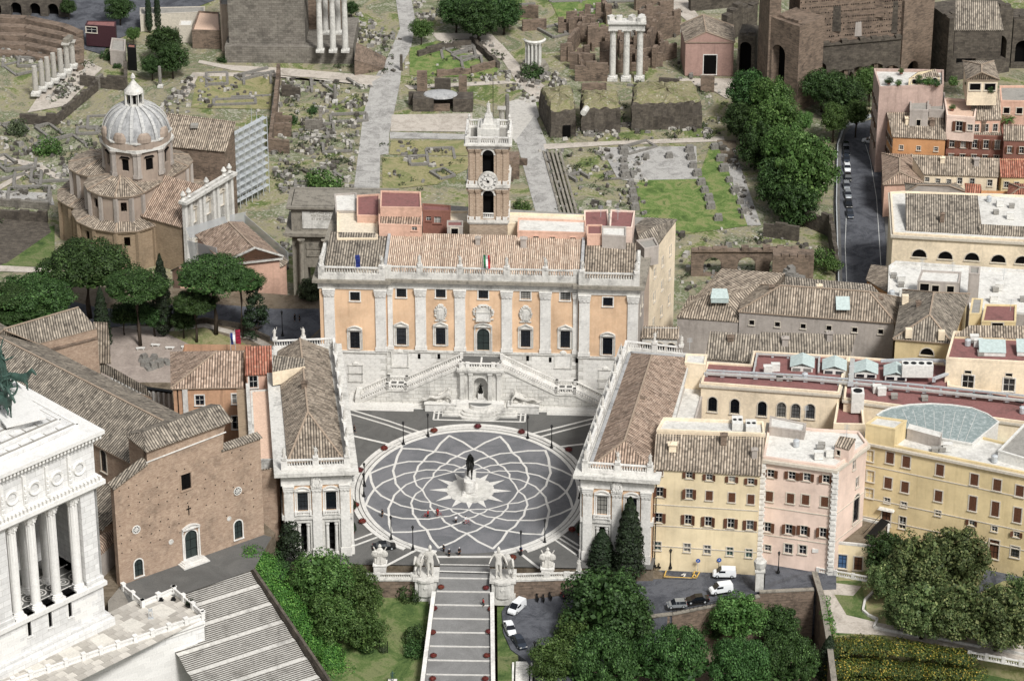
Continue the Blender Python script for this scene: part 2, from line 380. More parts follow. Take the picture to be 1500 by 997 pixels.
lawn=m_ground('lush_lawn',['30461d','415826','566a32','74794c','3b5024'],0.18,3.0,bump=0.5)
leafD=m_leaf('broadleaf_foliage','1b2c10','2b4519','3d5a24','55753a')
leafB=m_leaf('bright_foliage','2c4514','3d5c1f','557631','76944a')
leafP=m_leaf('stone_pine_needles','1d3012','2f4c1c','45662a','5f8340')
leafC=m_leaf('cypress_foliage','101a0e','1f2e17','34482a')
leafO=m_leaf('holm_oak_foliage','2f3b1c','46582a','66793e','93985c')
leafY=m_leaf('yellow_hedge','20320f','3c5219','6a7a24','d0b52c')
leafI=m_leaf('ivy','264a14','3c6b1c','568826','7aa63c')
leafT=m_leaf('olive_foliage','232b1a','3a4629','56623e','6f7a55')
bark=m_stone('bark','4b4035',dark='1d1814',amt=0.6,scale=1.5);
redfl=m_leaf('red_flowers','3c1012','6d1a1d','94282a','2c4018');potm=m_plain('terracotta_pot','7a4a38',0.8)
paint_w=m_plain('white_car_paint','d8dadb',0.25,0.0,0.03,0.6);paint_k=m_plain('black_car_paint','0f1114',0.2,0.1,0.05,0.6)
paint_s=m_plain('silver_car_paint','9ca1a5',0.25,0.5,0.03,0.6);paint_b=m_plain('blue_grey_car_paint','39414d',0.25,0.4,0.03,0.6)
rubber=m_plain('tyre_rubber','0c0c0c',0.9);skin_m=m_plain('skin','b08060',0.6);cloth_k=m_plain('dark_cloth','15161a',0.9)
cloth_r=m_plain('red_cloth','a01f22',0.9);cloth_w=m_plain('white_cloth','c9c9c9',0.9);cloth_b=m_plain('blue_cloth','25395c',0.9)
white_line=m_stone('white_paving_stone','d2cfc8',dark='86827a',amt=0.30,scale=0.4,bump=0.1)
roadpaint=m_plain('road_paint','c2c2bd',0.8,0,0.15);yelpaint=m_plain('yellow_road_paint','c9a23c',0.8)
flag_g=m_plain('green_flag','1b6b3a',0.9);flag_w=m_plain('white_flag','d5d5d5',0.9);flag_r=m_plain('red_flag','a81c26',0.9);flag_b=m_plain('blue_flag','1c2c70',0.9)
net=m_plain('scaffold_netting','a2a6a8',0.8)
mats_ready=True
CACHE={}
def cached(key,fn):
 if key not in CACHE:CACHE[key]=fn()
 return CACHE[key]
def arcpts(w,h,n=8):
 s=h-w/2;return[(-w/2,0)]+[(-w/2*cos(pi*i/n),s+w/2*sin(pi*i/n))for i in range(n+1)]+[(w/2,0)]
def surround_mesh(w,h,kind,fm,wm,ped,arch):
 def f():
  m=MB();t=0.22 if w>1.3 else 0.16;o=0.09
  if arch:
   P=arcpts(w,h);Q=[(x*(1+2*t/w),z if k in(0,len(P)-1)else(h-w/2)+(z-(h-w/2))*(1+2*t/w))for k,(x,z)in enumerate(P)]
   for i in range(len(P)-1):
    a,b,c,d=P[i],P[i+1],Q[i+1],Q[i]
    m.poly([(a[0],-o,a[1]),(b[0],-o,b[1]),(c[0],-o,c[1]),(d[0],-o,d[1])][::-1]if False else[(d[0],-o,d[1]),(c[0],-o,c[1]),(b[0],-o,b[1]),(a[0],-o,a[1])][::-1],0)
    m.poly([(d[0],0,d[1]),(c[0],0,c[1]),(c[0],-o,c[1]),(d[0],-o,d[1])],0)
    m.poly([(a[0],-o,a[1]),(b[0],-o,b[1]),(b[0],0.3,b[1]),(a[0],0.3,a[1])],0)
   for s in(-1,1):
    pp=[(s*w/2,-0.006,h)]+[(x,-0.006,z)for x,z in P[1:-1]if x*s>=-1e-6]
    m.poly(pp,1)
  else:
   m.box((-w/2-t/2,-o/2+0.01,0),(t,o+0.02,h));m.box((w/2+t/2,-o/2+0.01,0),(t,o+0.02,h));m.box((0,-o/2+0.01,h),(w+2*t,o+0.02,t))
  m.box((0,-0.12,-0.14),(w+2*t+0.12,0.26,0.14))
  if ped:
   z=h+t+0.25;W_=w/2+0.55
   m.box((0,-0.10,h+t),(w+2*t,0.2,0.25));m.box((0,-0.25,z),(2*W_,0.5,0.16))
   n=8 if ped=='round' else 2
   top=[(-W_+2*W_*i/n,(0.62*sin(pi*i/n)if ped=='round' else 0.75*(1-abs(2*i/n-1))))for i in range(n+1)]
   for i in range(n):
    (x0,a),(x1,b)=top[i],top[i+1];zz=z+0.14
    m.poly([(x0,-0.5,zz+a),(x1,-0.5,zz+b),(x1,-0.5,zz+b+0.16),(x0,-0.5,zz+a+0.16)]);m.poly([(x0,-0.5,zz+a+0.16),(x1,-0.5,zz+b+0.16),(x1,0,zz+b+0.16),(x0,0,zz+a+0.16)])
    m.poly([(x0,-0.18,zz),(x1,-0.18,zz),(x1,-0.18,zz+b),(x0,-0.18,zz+a)])
   for s in(-1,1):
    m.box((s*(w/2+t+0.22),-0.08,-0.1),(0.3,0.18,h+t+0.3));m.box((s*(w/2+t+0.22),-0.16,h+0.05),(0.3,0.3,0.35))
  return m.mesh('window',[fm,wm])
 return cached(('sur',round(w,2),round(h,2),fm.name,wm.name,ped,arch),f)
def pane_mesh(w,h,gm,bm,bars):
 def f():
  m=MB();m.poly([(-w/2,0.22,0),(w/2,0.22,0),(w/2,0.22,h),(-w/2,0.22,h)],0)
  if bars:
   for x in((0,)if bars<3 else(-w/6,w/6)):m.box((x,0.19,0),(0.07,0.05,h),m=1)
   for k in range(1,bars+1):m.box((0,0.19,h*k/(bars+1)-0.03),(w,0.04,0.06),m=1)
   for s in(-1,1):m.box((s*(w/2-0.04),0.18,0),(0.08,0.06,h),m=1)
  return m.mesh('pane',[gm,bm])
 return cached(('pane',round(w,2),round(h,2),gm.name,bm.name,bars),f)
def shutter_mesh(w,h,sm):
 def f():
  m=MB();m.box((0,0,0),(w,0.05,h))
  for s in(-1,1):m.box((s*(w/2-0.05),-0.035,0),(0.09,0.04,h))
  n=max(4,int(h/0.22))
  for k in range(n):m.box((0,-0.03,h*(k+0.3)/n),(w-0.16,0.03,h/n*0.45))
  return m.mesh('shutter',[sm])
 return cached(('shut',round(w,2),round(h,2),sm.name),f)
def window(par,p,rz,w,h,kind='plain',wm=None,fm=None,name=None,sm=None,gm=None):
 k=kind.split();fm=fm or greyp;wm=wm or fm;sm=sm or wood;gm=gm or glass
 b=wl(par);nm=name or('door' if 'door' in k else 'window')
 me=surround_mesh(w,h,kind,fm,wm,'round' if 'round' in k else('ped' if 'ped' in k else None),'arch' in k)
 o=newob(nm,me,par,(p[0]-b[0],p[1]-b[1],p[2]-b[2]),rz)
 if 'dark' in k:newob('pane',pane_mesh(w,h,void,iron,0),o)
 elif 'door' in k:newob('door_leaf',pane_mesh(w,h,sm,iron,2),o)
 elif 'closed' in k:
  for s in(-1,1):newob('shutter',shutter_mesh(w/2-0.02,h,sm),o,(s*w/4,0.02,0))
 else:newob('pane',pane_mesh(w,h,gm,iron if 'bars' in k else whitep,3 if 'bars' in k else 1),o)
 if 'open' in k:
  for s in(-1,1):q_=RND.choice((.1,.1,.15,.5));newob('shutter',shutter_mesh(w/2,h,sm),o,(s*(w*.5+.05+w*.25*cos(q_)),-.14-w*.25*sin(q_),0),(0,0,-s*q_))
 return o
def wallmesh(m,p0,p1,z0,z1,holes,mi=0,ri=0,rec=0.24):
 dx,dy=p1[0]-p0[0],p1[1]-p0[1];L=hypot(dx,dy);dx/=L;dy/=L;nx,ny=dy,-dx
 P=lambda u,z,d=0:(p0[0]+dx*u-nx*d,p0[1]+dy*u-ny*d,z)
 holes=[(max(0.05,a),min(L-0.05,b),max(z0+0.02,c),min(z1-0.02,d))for a,b,c,d in holes];holes=[h for h in holes if h[1]>h[0]and h[3]>h[2]]
 us=sorted({0,L}|{h[0]for h in holes}|{h[1]for h in holes});zs=sorted({z0,z1}|{h[2]for h in holes}|{h[3]for h in holes})
 us=[u for i,u in enumerate(us)if i==0 or u-us[i-1]>1e-4];zs=[u for i,u in enumerate(zs)if i==0 or u-zs[i-1]>1e-4]
 for j in range(len(zs)-1):
  i=0
  while i<len(us)-1:
   def ins(i):
    uc=(us[i]+us[i+1])/2;zc=(zs[j]+zs[j+1])/2
    return any(h[0]<uc<h[1]and h[2]<zc<h[3]for h in holes)
   if ins(i):i+=1;continue
   k=i
   while k<len(us)-1 and not ins(k):k+=1
   a,b,c,d=us[i],us[k],zs[j],zs[j+1]
   m.poly([P(a,c),P(b,c),P(b,d),P(a,d)],mi,[(a,c),(b,c),(b,d),(a,d)]);i=k
 for a,b,c,d in holes:
  m.poly([P(a,c),P(a,c,rec),P(a,d,rec),P(a,d)],ri);m.poly([P(b,c,rec),P(b,c),P(b,d),P(b,d,rec)],ri)
  m.poly([P(a,c),P(b,c),P(b,c,rec),P(a,c,rec)],ri);m.poly([P(a,d,rec),P(b,d,rec),P(b,d),P(a,d)],ri)
def facade(par,p0,p1,z0,z1,wm,wins=(),name='wall',fm=None,sm=None,gm=None,m=None):
 own=m is None;m=m or MB();dx,dy=p1[0]-p0[0],p1[1]-p0[1];L=hypot(dx,dy);rz=atan2(dy,dx);holes=[];todo=[]
 for q in wins:
  if q[0]=='u':_,u,z,w,h,kind=q[:6];ex=q[6]if len(q)>6 else{}
  else:
   u,zc=onwall(p0,p1,q[0],q[1]);w,h,kind=q[2:5];z=zc-h/2;ex=q[5]if len(q)>5 else{}
  if u<w/2+0.1 or u>L-w/2-0.1 or z<z0 or z+h>z1:print('window off wall',name,par.name,q[:3],round(u,1),round(L,1),round(z,1));continue
  holes.append((u-w/2,u+w/2,z,z+h));todo.append((u,z,w,h,kind,ex))
 wallmesh(m,p0,p1,z0,z1,holes)
 for u,z,w,h,kind,ex in todo:
  a=dict(fm=fm,sm=sm,gm=gm);a.update(ex)
  window(par,(p0[0]+dx/L*u,p0[1]+dy/L*u,z),rz,w,h,kind,wm,**a)
 if own:return m.build(name,[wm],par)
def roof(par,polys,mat,wm=None,name='roof',thick=0.22,ridges=(),caps=None,ridge_m=None):
 m=MB();ed={}
 for P in polys:
  n=normal(P)
  if n.z<0:P=P[::-1]
  m.poly(P,1 if abs(n.z)<0.2 else 0)
  for i in range(len(P)):
   a,b=P[i],P[(i+1)%len(P)];ka=tuple(round(x,2)for x in a);kb=tuple(round(x,2)for x in b)
   if(kb,ka)in ed:ed.pop((kb,ka))
   else:ed[(ka,kb)]=(a,b)
 for a,b in ed.values():
  m.poly([(a[0],a[1],a[2]-thick),(b[0],b[1],b[2]-thick),b,a],2)
 for a,b in ridges:m.bar((a[0],a[1],a[2]-0.02),(b[0],b[1],b[2]-0.02),0.34,0.16,2)
 return m.build(name,[mat,wm or mat,ridge_m or caps or mat],par)
def hip(par,E,ze,r0,r1,mat,axis='x',wm=None,ov=0.0,name='roof'):
 FL,FR,BR,BL=[(p[0],p[1],ze if len(p)<3 else p[2])for p in E]
 if axis=='x':polys=[[FL,FR,r1,r0],[BR,BL,r0,r1],[BL,FL,r0],[FR,BR,r1]];rd=[(r0,r1),(r0,FL),(r1,FR),(r1,BR),(r0,BL)]
 else:polys=[[FL,FR,r0],[FR,BR,r1,r0],[BR,BL,r1],[BL,FL,r0,r1]];rd=[(r0,r1),(r0,FL),(r0,FR),(r1,BR),(r1,BL)]
 rd=[(a,b)for a,b in rd if hypot(a[0]-b[0],a[1]-b[1])>1.2]
 return roof(par,polys,mat,wm,name,ridges=rd,ridge_m=ridge_cap)
ridge_cap=m_stone('ridge_tiles','a5917c',dark='5c4e42',amt=0.5,scale=1.0)
def ring(par,foot,z,h,out,mat,name='cornice',sides=None,inn=0.0):
 m=MB();A=offs(foot,out);B=offs(foot,-0.15-inn);n=len(foot)
 for i in(range(n)if sides is None else sides):
  j=(i+1)%n
  if area(foot)<0:i,j=j,i
  a,b,c,d=A[i],A[j],B[j],B[i]
  m.poly([(a[0],a[1],z),(b[0],b[1],z),(b[0],b[1],z+h),(a[0],a[1],z+h)]);m.poly([(a[0],a[1],z+h),(b[0],b[1],z+h),(c[0],c[1],z+h),(d[0],d[1],z+h)])
  m.poly([(d[0],d[1],z),(c[0],c[1],z),(b[0],b[1],z),(a[0],a[1],z)]);
  m.poly([(c[0],c[1],z),(d[0],d[1],z),(d[0],d[1],z+h),(c[0],c[1],z+h)])
  m.poly([(d[0],d[1],z),(a[0],a[1],z),(a[0],a[1],z+h),(d[0],d[1],z+h)]);m.poly([(b[0],b[1],z),(c[0],c[1],z),(c[0],c[1],z+h),(b[0],b[1],z+h)])
 return m.build(name,[mat],par)
def walls(b,foot,zg,ze,wm,wins=None,fm=None,sm=None,gm=None,cols=None):
 m=MB()
 for i in range(len(foot)):
  facade(b,foot[i],foot[(i+1)%len(foot)],zg,ze,wm,(wins or{}).get(i,()),fm=fm,sm=sm,gm=gm,m=m)
 return m.build('wall',[wm],b)
def flat(b,foot,ze,mat,wm,par_h=0.7,th=0.35,cop=None):
 m=MB();m.poly([(p[0],p[1],ze-0.02)for p in(foot if area(foot)>0 else foot[::-1])]);m.build('roof',[mat],b)
 if par_h:ring(b,foot,ze,par_h,0.05,cop or wm,'parapet',inn=th-0.15)
def chimney(b,px,py,z,w=1.0,h=1.6,m_=None):
 p=W(px,py,z);m=MB();m.box((p[0],p[1],z-1),(w,w*.8,h+1));m.box((p[0],p[1],z+h),(w*1.3,w*1.1,.18));m.box((p[0],p[1],z+h+.18),(w*.6,w*.5,.3),taper=.6);m.build('chimney',[m_ or greyst],b)
def pxfoot(pts,z):return[W2(a,c,z)for a,c in pts]
def bldg(name,label,cat,px,ze,zg,wm,rm,kind='flat',ridge=None,zr=None,axis='x',wins=None,ov=0.45,fm=None,sm=None,gm=None,par_h=0.7,corn=None,cop=None,world=False,group=None,auto=None):
 E=px if world else([W2(a,c,z)for(a,c),z in zip(px,zr)]if kind=='shed' else pxfoot(px,ze));cx=sum(p[0]for p in E)/len(E);cy=sum(p[1]for p in E)/len(E)
 b=thing(name,label,cat,(cx,cy,zg),group=group)
 foot=offs(E,-ov)if kind!='flat' else E
 if auto:
  wins=dict(wins or{})
  for side,n,zs,w,h,kd in auto:
   a,c=foot[side],foot[(side+1)%len(foot)];L=hypot(a[0]-c[0],a[1]-c[1]);wins[side]=list(wins.get(side,()))+[('u',L*(k+.5)/n,z,w,h,kd)for k in range(n)for z in zs]
 walls(b,foot,zg,(min(zr)if kind=='shed' else ze)-(0.05 if kind!='flat' else 0),wm,wins,fm,sm,gm)
 if kind=='flat':flat(b,foot,ze,rm,wm,par_h,cop=cop)
 elif kind=='shed':
  roof(b,[[(p[0],p[1],z)for p,z in zip(E,zr)]],rm,wm);m=MB();n=len(foot)
  for i in range(n):
   j=(i+1)%n;q=[(*foot[i],min(zr)-.1),(*foot[j],min(zr)-.1),(*foot[j],zr[j]-.12),(*foot[i],zr[i]-.12)]
   if zr[i]+zr[j]>2*min(zr)+.1:m.poly(q)
  if m.v:m.build('upper_wall',[wm],b)
 else:
  R=[W(a,c,zr)for a,c in ridge]if not world else ridge
  hip(b,E,ze,R[0],R[1],rm,axis,wm)
 if corn:ring(b,foot,ze-corn[0]-0.06,corn[0],corn[1],corn[2])
 return b,foot
def balmesh(n):
 def f():
  m=MB();m.lathe((0,0,0),[(0.10,0),(0.15,0.25*n),(0.07,0.62*n),(0.12,n)],4);return m
 return cached(('bal',round(n,2)),f)
def balustrade(par,a,b,h=1.1,step=0.42,every=0,mat=None,w=0.34,base=0.22,ends=True,posts=None,pw=0.7,name='balustrade',plinth=0):
 mat=mat or trav;A=Vector(a);B=Vector(b);L=(B-A).length;bb=par if par is not None else None
 up=Vector((0,0,1));m=MB()
 m.bar(A,B,w+0.08,base+plinth,0);m.bar(A+up*(h-0.2+plinth),B+up*(h-0.2+plinth),w+0.08,0.2,0)
 h0=h-0.2-base;pr=[]
 ps=posts if posts is not None else([0,1]if ends else[])+([k/every for k in range(1,every)]if every else[])
 for t in ps:
  p=A+(B-A)*t;ang=atan2((B-A).y,(B-A).x);m.box((p.x,p.y,p.z),(pw,max(0.5,w+0.16),h+plinth+0.12),ang)
 o=m.build(name,[mat],par)
 m=MB();n=max(1,int(L/step));bm=balmesh(h0)
 for k in range(n):
  t=(k+0.5)/n
  if any(abs(t-q)*L<pw/2 for q in ps):continue
  p=A+(B-A)*t;off=len(m.v)
  m.v+=[(v[0]+p.x,v[1]+p.y,v[2]+p.z+base+plinth)for v in bm.v];m.f+=[tuple(i+off for i in f)for f in bm.f];m.m+=bm.m;m.uv+=bm.uv
 if m.v:
  r=m.build('baluster_row',[mat],o);r['kind']='stuff'
 return o
def skin(name,joints,edges,mats,sub=1,root=0):
 me=bpy.data.meshes.new(name);me.from_pydata([j[:3]for j in joints],edges,[])
 o=bpy.data.objects.new(name,me);COL.objects.link(o)
 o.modifiers.new('s','SKIN');o.modifiers['s'].use_smooth_shade=True
 for i,j in enumerate(joints):
  d=me.skin_vertices[0].data[i];r=j[3];d.radius=(r,r)if not hasattr(r,'__len__')else r
  d.use_root=(i==root)
 sb=o.modifiers.new('d','SUBSURF');sb.levels=sub;sb.render_levels=sub
 dg=bpy.context.evaluated_depsgraph_get();dg.update()
 r=bpy.data.meshes.new_from_object(o.evaluated_get(dg));r.name=name
 r.materials.clear()
 for m in mats:r.materials.append(m)
 bpy.data.objects.remove(o);bpy.data.meshes.remove(me);return r
def human(name,mats,la=((-.22,.02,1.15),(-.24,-.06,.88)),ra=((.22,.02,1.15),(.24,-.06,.88)),ll=((-.10,0,.48),(-.11,.02,.06)),rl=((.10,0,.48),(.11,.02,.06)),fat=1.0,sub=1,lean=0,pel=0.93):
 f=fat;dz=pel-0.93
 J=[(0,0,.93+dz,(.15*f,.11*f)),(0,lean*.3,1.12+dz,(.125*f,.095*f)),(0,lean*.7,1.34+dz,(.15*f,.10*f)),(0,lean,1.48+dz,.055),(0,lean-.01,1.56+dz,(.075,.085)),(0,lean-.015,1.67+dz,(.082,.095)),(0,lean,1.745+dz,.05)]
 E=[(0,1),(1,2),(2,3),(3,4),(4,5),(5,6)]
 def add(p,pt,r):J.append((*pt,r));E.append((p,len(J)-1));return len(J)-1
 for s,A in((-1,la),(1,ra)):
  k=add(2,(s*.19,lean*.8,1.40+dz),.06*f);k=add(k,A[0],.045*f);h=add(k,A[1],.034);
  d=Vector(A[1])-Vector(A[0]);d.normalize();sd=d.cross(Vector((0,1,0)));sd=sd.normalized()if sd.length>.1 else Vector((1,0,0))
  hc=Vector(A[1])+d*.07;hk=add(h,tuple(hc),(.035,.02))
  for q in range(4):
   t=hc+d*(.07+.012*(q in(1,2)))+sd*(q-1.5)*.019+Vector((0,-.02,0));add(hk,tuple(t),.009)
  add(h,tuple(Vector(A[1])+d*.05+sd*.05),.010)
 for s,A in((-1,ll),(1,rl)):
  k=add(0,(s*.09*f,0,.86+dz),.095*f);k=add(k,A[0],.06*f);k=add(k,A[1],.042);add(k,(A[1][0],A[1][1]-.14,A[1][2]-.02),.035)
 return skin(name,J,E,mats,sub)
def robe(m,zt,zb,rt,rb,n=14,amp=.12,x=0,y=0,seed=0,sx=1.0,sy=.8):
 R=random.Random(seed);ph=[R.uniform(.7,1.3)for _ in range(n)]
 for k in range(3):
  t0,t1=k/3,(k+1)/3
  for i in range(n):
   j=(i+1)%n;q=[]
   for(ii,t)in((i,t0),(j,t0),(j,t1),(i,t1)):
    r=(rb+(rt-rb)*t)*(1+amp*(1-t)*(1 if ii%2 else-1)*ph[ii]);a=2*pi*ii/n
    q.append((x+r*cos(a)*sx,y+r*sin(a)*sy,zb+(zt-zb)*t))
   m.poly(q)
HUM={}
def statue_parts(kind):
 def f():
  if kind=='robed':
   b=human('stone_figure',[statue_m],ra=((.30,-.05,1.2),(.32,-.2,1.38)),la=((-.26,-.02,1.13),(-.15,-.22,1.05)))
   m=MB();robe(m,1.15,.02,.17,.30,seed=3);robe(m,1.45,.75,.20,.26,seed=5,x=-.03)
  else:
   b=human('stone_figure',[statue_m],ra=((.30,-.02,1.16),(.36,-.1,.92)),la=((-.32,.02,1.5),(-.36,-.05,1.8)),fat=1.1)
   m=MB();robe(m,1.0,.02,.12,.22,seed=8,y=.12,x=.08);robe(m,1.42,.9,.16,.24,seed=9)
  return b,m.mesh('drapery',[statue_m])
 return cached(('stat',kind),f)
def statue(label,p,rz,h=3.0,kind='robed',group=None,base=0.5,cat='statue',bw=0.9):
 t=thing('marble_statue',label,cat,p,rz,group)
 m=MB();m.box((0,0,0),(bw,bw,base*0.8));m.box((0,0,base*0.8),(bw*1.12,bw*1.12,base*0.2));
 o=newob('pedestal',cached(('ped',base,bw),lambda:m.mesh('pedestal',[trav_clean])),t)
 b,d=statue_parts(kind);k=(h-base)/1.78
 o=newob('figure',b,t,(0,0,base),0,k);newob('drapery',d,o)
 return t
def ashlar(par,p0,p1,z0,z1,bw,bh,mat,skip=(),out=.03):
 L=hypot(p1[0]-p0[0],p1[1]-p0[1]);dx,dy=(p1[0]-p0[0])/L,(p1[1]-p0[1])/L;rz=atan2(dy,dx);bb=wl(par)
 def f():m=MB();m.box((0,-out/2+.01,.02),(bw-.05,out+.02,bh-.05));return m.mesh('stone_block',[mat])
 me=cached(('ash',bw,bh,mat.name,out),f);z=z0;r=0
 while z+bh<=z1+.01:
  u=bw*(.5+.5*(r%2))
  while u+bw/2<=L:
   if not any(a<u+bw/2 and u-bw/2<b and c<z+bh and z<d for a,b,c,d in skip):newob('stone_block',me,par,(p0[0]+dx*u-bb[0],p0[1]+dy*u-bb[1],z-bb[2]),rz)
   u+=bw
  z+=bh;r+=1
def leafq(V,F,c,n,s,R):
 a=Vector((R.gauss(0,1),R.gauss(0,1),R.gauss(0,1)));u=n.cross(a)
 if u.length<1e-3:return
 u.normalize();v=n.cross(u);s1=s*R.uniform(.6,1.25);s2=s*R.uniform(.5,1.0);b=len(V)
 V+=[c-u*s1,c-v*s2+n*s*.25,c+u*s1,c+v*s2];F.append((b,b+1,b+2,b+3))
def crown(kind,seed):
 R=random.Random(seed);V=[];F=[]
 def rn():
  while True:
   v=Vector((R.uniform(-1,1),R.uniform(-1,1),R.uniform(-1,1)))
   if .05<v.length<1:return v.normalized()
 def clump(c,r,n,leaf,flat=1.0,low=-.5,spread=.55):
  for _ in range(n):
   d=rn()
   if d.z<low:continue
   p=c+Vector((d.x*r,d.y*r,d.z*r*flat))*R.uniform(.72,1.08)
   leafq(V,F,p,(d+rn()*spread+Vector((0,0,.25))).normalized(),leaf,R)
 if kind=='broad':
  ax=[R.uniform(.85,1.15)for _ in range(3)]
  for k in range(70):
   d=rn();q=R.uniform(.55,.98)**.8
   c=Vector((d.x*5*q*ax[0],d.y*5*q*ax[1],d.z*4.3*q));
   if c.z<-3:continue
   clump(c*0.9,R.uniform(.8,1.5),190,.17,.85,-.5,.4)
  for k in range(1500):leafq(V,F,rn()*R.uniform(1,3.6),rn(),.4,R)
 elif kind=='oak':
  for k in range(80):
   d=rn();q=R.uniform(.72,1.03);c=Vector((d.x*5*q,d.y*5*q,d.z*4.1*q))
   if c.z<-2.8:continue
   clump(c*.9,R.uniform(.75,1.25),130,.17,.9,-.5,.4)
  for k in range(1500):leafq(V,F,rn()*R.uniform(1,3.9),rn(),.4,R)
 elif kind=='pine':
  for k in range(78):
   a=R.uniform(0,2*pi);r=6*sqrt(R.random())*.90*(1+.12*sin(3*a+seed));z=2.3*(1-(r/6.3)**2)+R.uniform(-.35,.45)
   clump(Vector((r*cos(a),r*sin(a),z)),R.uniform(.8,1.3),190,.14,.72,-.35,.35)
  for k in range(1300):
   a=R.uniform(0,2*pi);r=5.3*sqrt(R.random());leafq(V,F,Vector((r*cos(a),r*sin(a),R.uniform(-.6,.7)*(1-(r/7)**2))),Vector((R.uniform(-.3,.3),R.uniform(-.3,.3),1)).normalized(),.45,R)
 elif kind=='cypress':
  for k in range(6500):
   z=13*R.random()**.85;t=z/13;r=1.6*(min(1,t*6+.35))*(1-t**2.2)**.8*(1+.12*sin(5*z)+R.uniform(-.18,.1));a=R.uniform(0,2*pi)
   d=Vector((cos(a),sin(a),.4));leafq(V,F,Vector((r*cos(a),r*sin(a),z)),(d+rn()*.6).normalized(),.17,R)
 elif kind=='conifer':
  for k in range(60):
   z=R.uniform(.5,9.6);rr=2.7*(1-z/10.4)**.7;a=R.uniform(0,2*pi);clump(Vector((rr*cos(a)*.7,rr*sin(a)*.7,z)),R.uniform(.5,.95),110,.15,.6)
 elif kind=='bush':
  for k in range(22):
   d=rn();clump(Vector((d.x*.7,d.y*.7,max(-.2,d.z*.6)+.35)),R.uniform(.3,.45),75,.075,.9,-.7)
 elif kind=='palm':
  for k in range(26):
   a=R.uniform(0,2*pi);el=R.uniform(-.2,1.1);L=R.uniform(2.2,3.0)
   for i in range(9):
    t=i/9;x=L*t;z=L*(sin(el)*t-0.55*t*t);wd=.30*(1-t*.7)
    for s in(-1,1):
     b=len(V);c=Vector((x*cos(a),x*sin(a),z));d=Vector((cos(a),sin(a),-.2));n=Vector((-sin(a)*s,cos(a)*s,-.35))
     V+=[c,c+d*.22,c+d*.26+n*wd*2.2,c+d*.1+n*wd*2];F.append((b,b+1,b+2,b+3))
 me=bpy.data.meshes.new('crown');me.from_pydata([tuple(v)for v in V],[],F);me.materials.append(leafD);me.update();return me
def trunk_mesh(kind,seed):
 R=random.Random(seed);m=MB()
 if kind=='pine':
  bend=[(0,0,0),(.15,.1,3),(-.1,.2,6.5),(.1,0,9)];m.tube(bend,.36,8,r1=.24)
  for k in range(7):
   a=2*pi*k/7+R.uniform(-.3,.3);r=R.uniform(2.5,4.2);m.tube([(.1,0,8.4+R.uniform(-.6,.4)),(r*.45*cos(a),r*.45*sin(a),9.7),(r*cos(a),r*sin(a),11.0)],.17,5,r1=.05)
 elif kind=='palm':m.tube([(0,0,0),(.1,0,5),(0,.1,10)],.22,8,r1=.18)
 elif kind=='cypress':m.tube([(0,0,0),(0,0,1.6)],.22,7,r1=.16)
 else:
  m.tube([(0,0,0),(.1,0,1.5),(0,.1,3.2)],.34,8,r1=.26)
  for k in range(6):
   a=2*pi*k/6+R.uniform(-.3,.3);r=R.uniform(1.6,2.8);m.tube([(0,.1,2.6+.1*k),(r*.4*cos(a),r*.4*sin(a),4.3),(r*cos(a),r*sin(a),6.4)],.17,5,r1=.05)
 return m.mesh('trunk',[bark],smooth=True,merge=True)
TREEN={'broad':3,'oak':2,'pine':3,'cypress':2,'conifer':2,'bush':3,'palm':1}
def tree(kind,label,px,py,rpx,zg,hc,leaf=None,group=None,name=None,flat=1.0,xyz=None,cat=None):
 x,y,z=xyz or W(px,py,zg+hc);w=proj((x,y,z))[2];r=rpx/(F_/w);s=RND.randrange(TREEN[kind])
 me=cached(('crown',kind,s),lambda:crown(kind,s*7+hash(len(kind))%5+1));lf=leaf or{'pine':leafP,'cypress':leafC,'conifer':leafC,'oak':leafO,'bush':leafD}.get(kind,leafD)
 nm=name or{'pine':'stone_pine','cypress':'cypress_tree','oak':'holm_oak','conifer':'conifer_tree','bush':'shrub','palm':'palm_tree'}.get(kind,'broadleaf_tree')
 rz=RND.uniform(0,6.28)
 t=thing(nm,label,cat or('shrub' if kind=='bush' else 'tree'),(x,y,zg),0,group)
 if kind=='bush':
  newob('foliage',me,t,(0,0,0),rz,(r,r,r*flat*1.1),[lf]);return t
 if kind=='pine':k=r/6;tk=cached(('trunk',kind,s),lambda:trunk_mesh(kind,s));zz=(hc-1.0*k)
 elif kind=='cypress':k=1;tk=cached(('trunk',kind,s),lambda:trunk_mesh(kind,s))
 else:k=r/5;tk=cached(('trunk',kind,s),lambda:trunk_mesh(kind,s))
 if kind=='pine':
  newob('crown',me,t,(0,0,hc-1.0*k),rz,(k,k,k*flat),[lf]);newob('trunk',tk,t,(0,0,0),rz,(k,k,(hc)/10.6))
 elif kind=='cypress':
  newob('crown',me,t,(0,0,0.6),rz,(r/1.6,r/1.6,(hc*flat)/13),[lf]);newob('trunk',tk,t,(0,0,0))
 elif kind=='palm':
  newob('crown',me,t,(0,0,hc),rz,r/3,[lf]);newob('trunk',tk,t,(0,0,0),0,(1,1,hc/10))
 elif kind=='conifer':
  newob('crown',me,t,(0,0,0.5),rz,(r/2.7,r/2.7,hc/10),[lf]);newob('trunk',tk,t,(0,0,0),0,(.8,.8,.5))
 else:
  newob('crown',me,t,(0,0,hc),rz,(k,k,k*flat),[lf]);newob('trunk',tk,t,(0,0,0),rz,(k,k,max(.3,hc/6.0)))
 return t
def base_tree(kind,label,px,py,rpx,zg,h,**k):
 return tree(kind,label,px,py,rpx,zg,h,xyz=W(px,py,zg),**k)
GZ={}
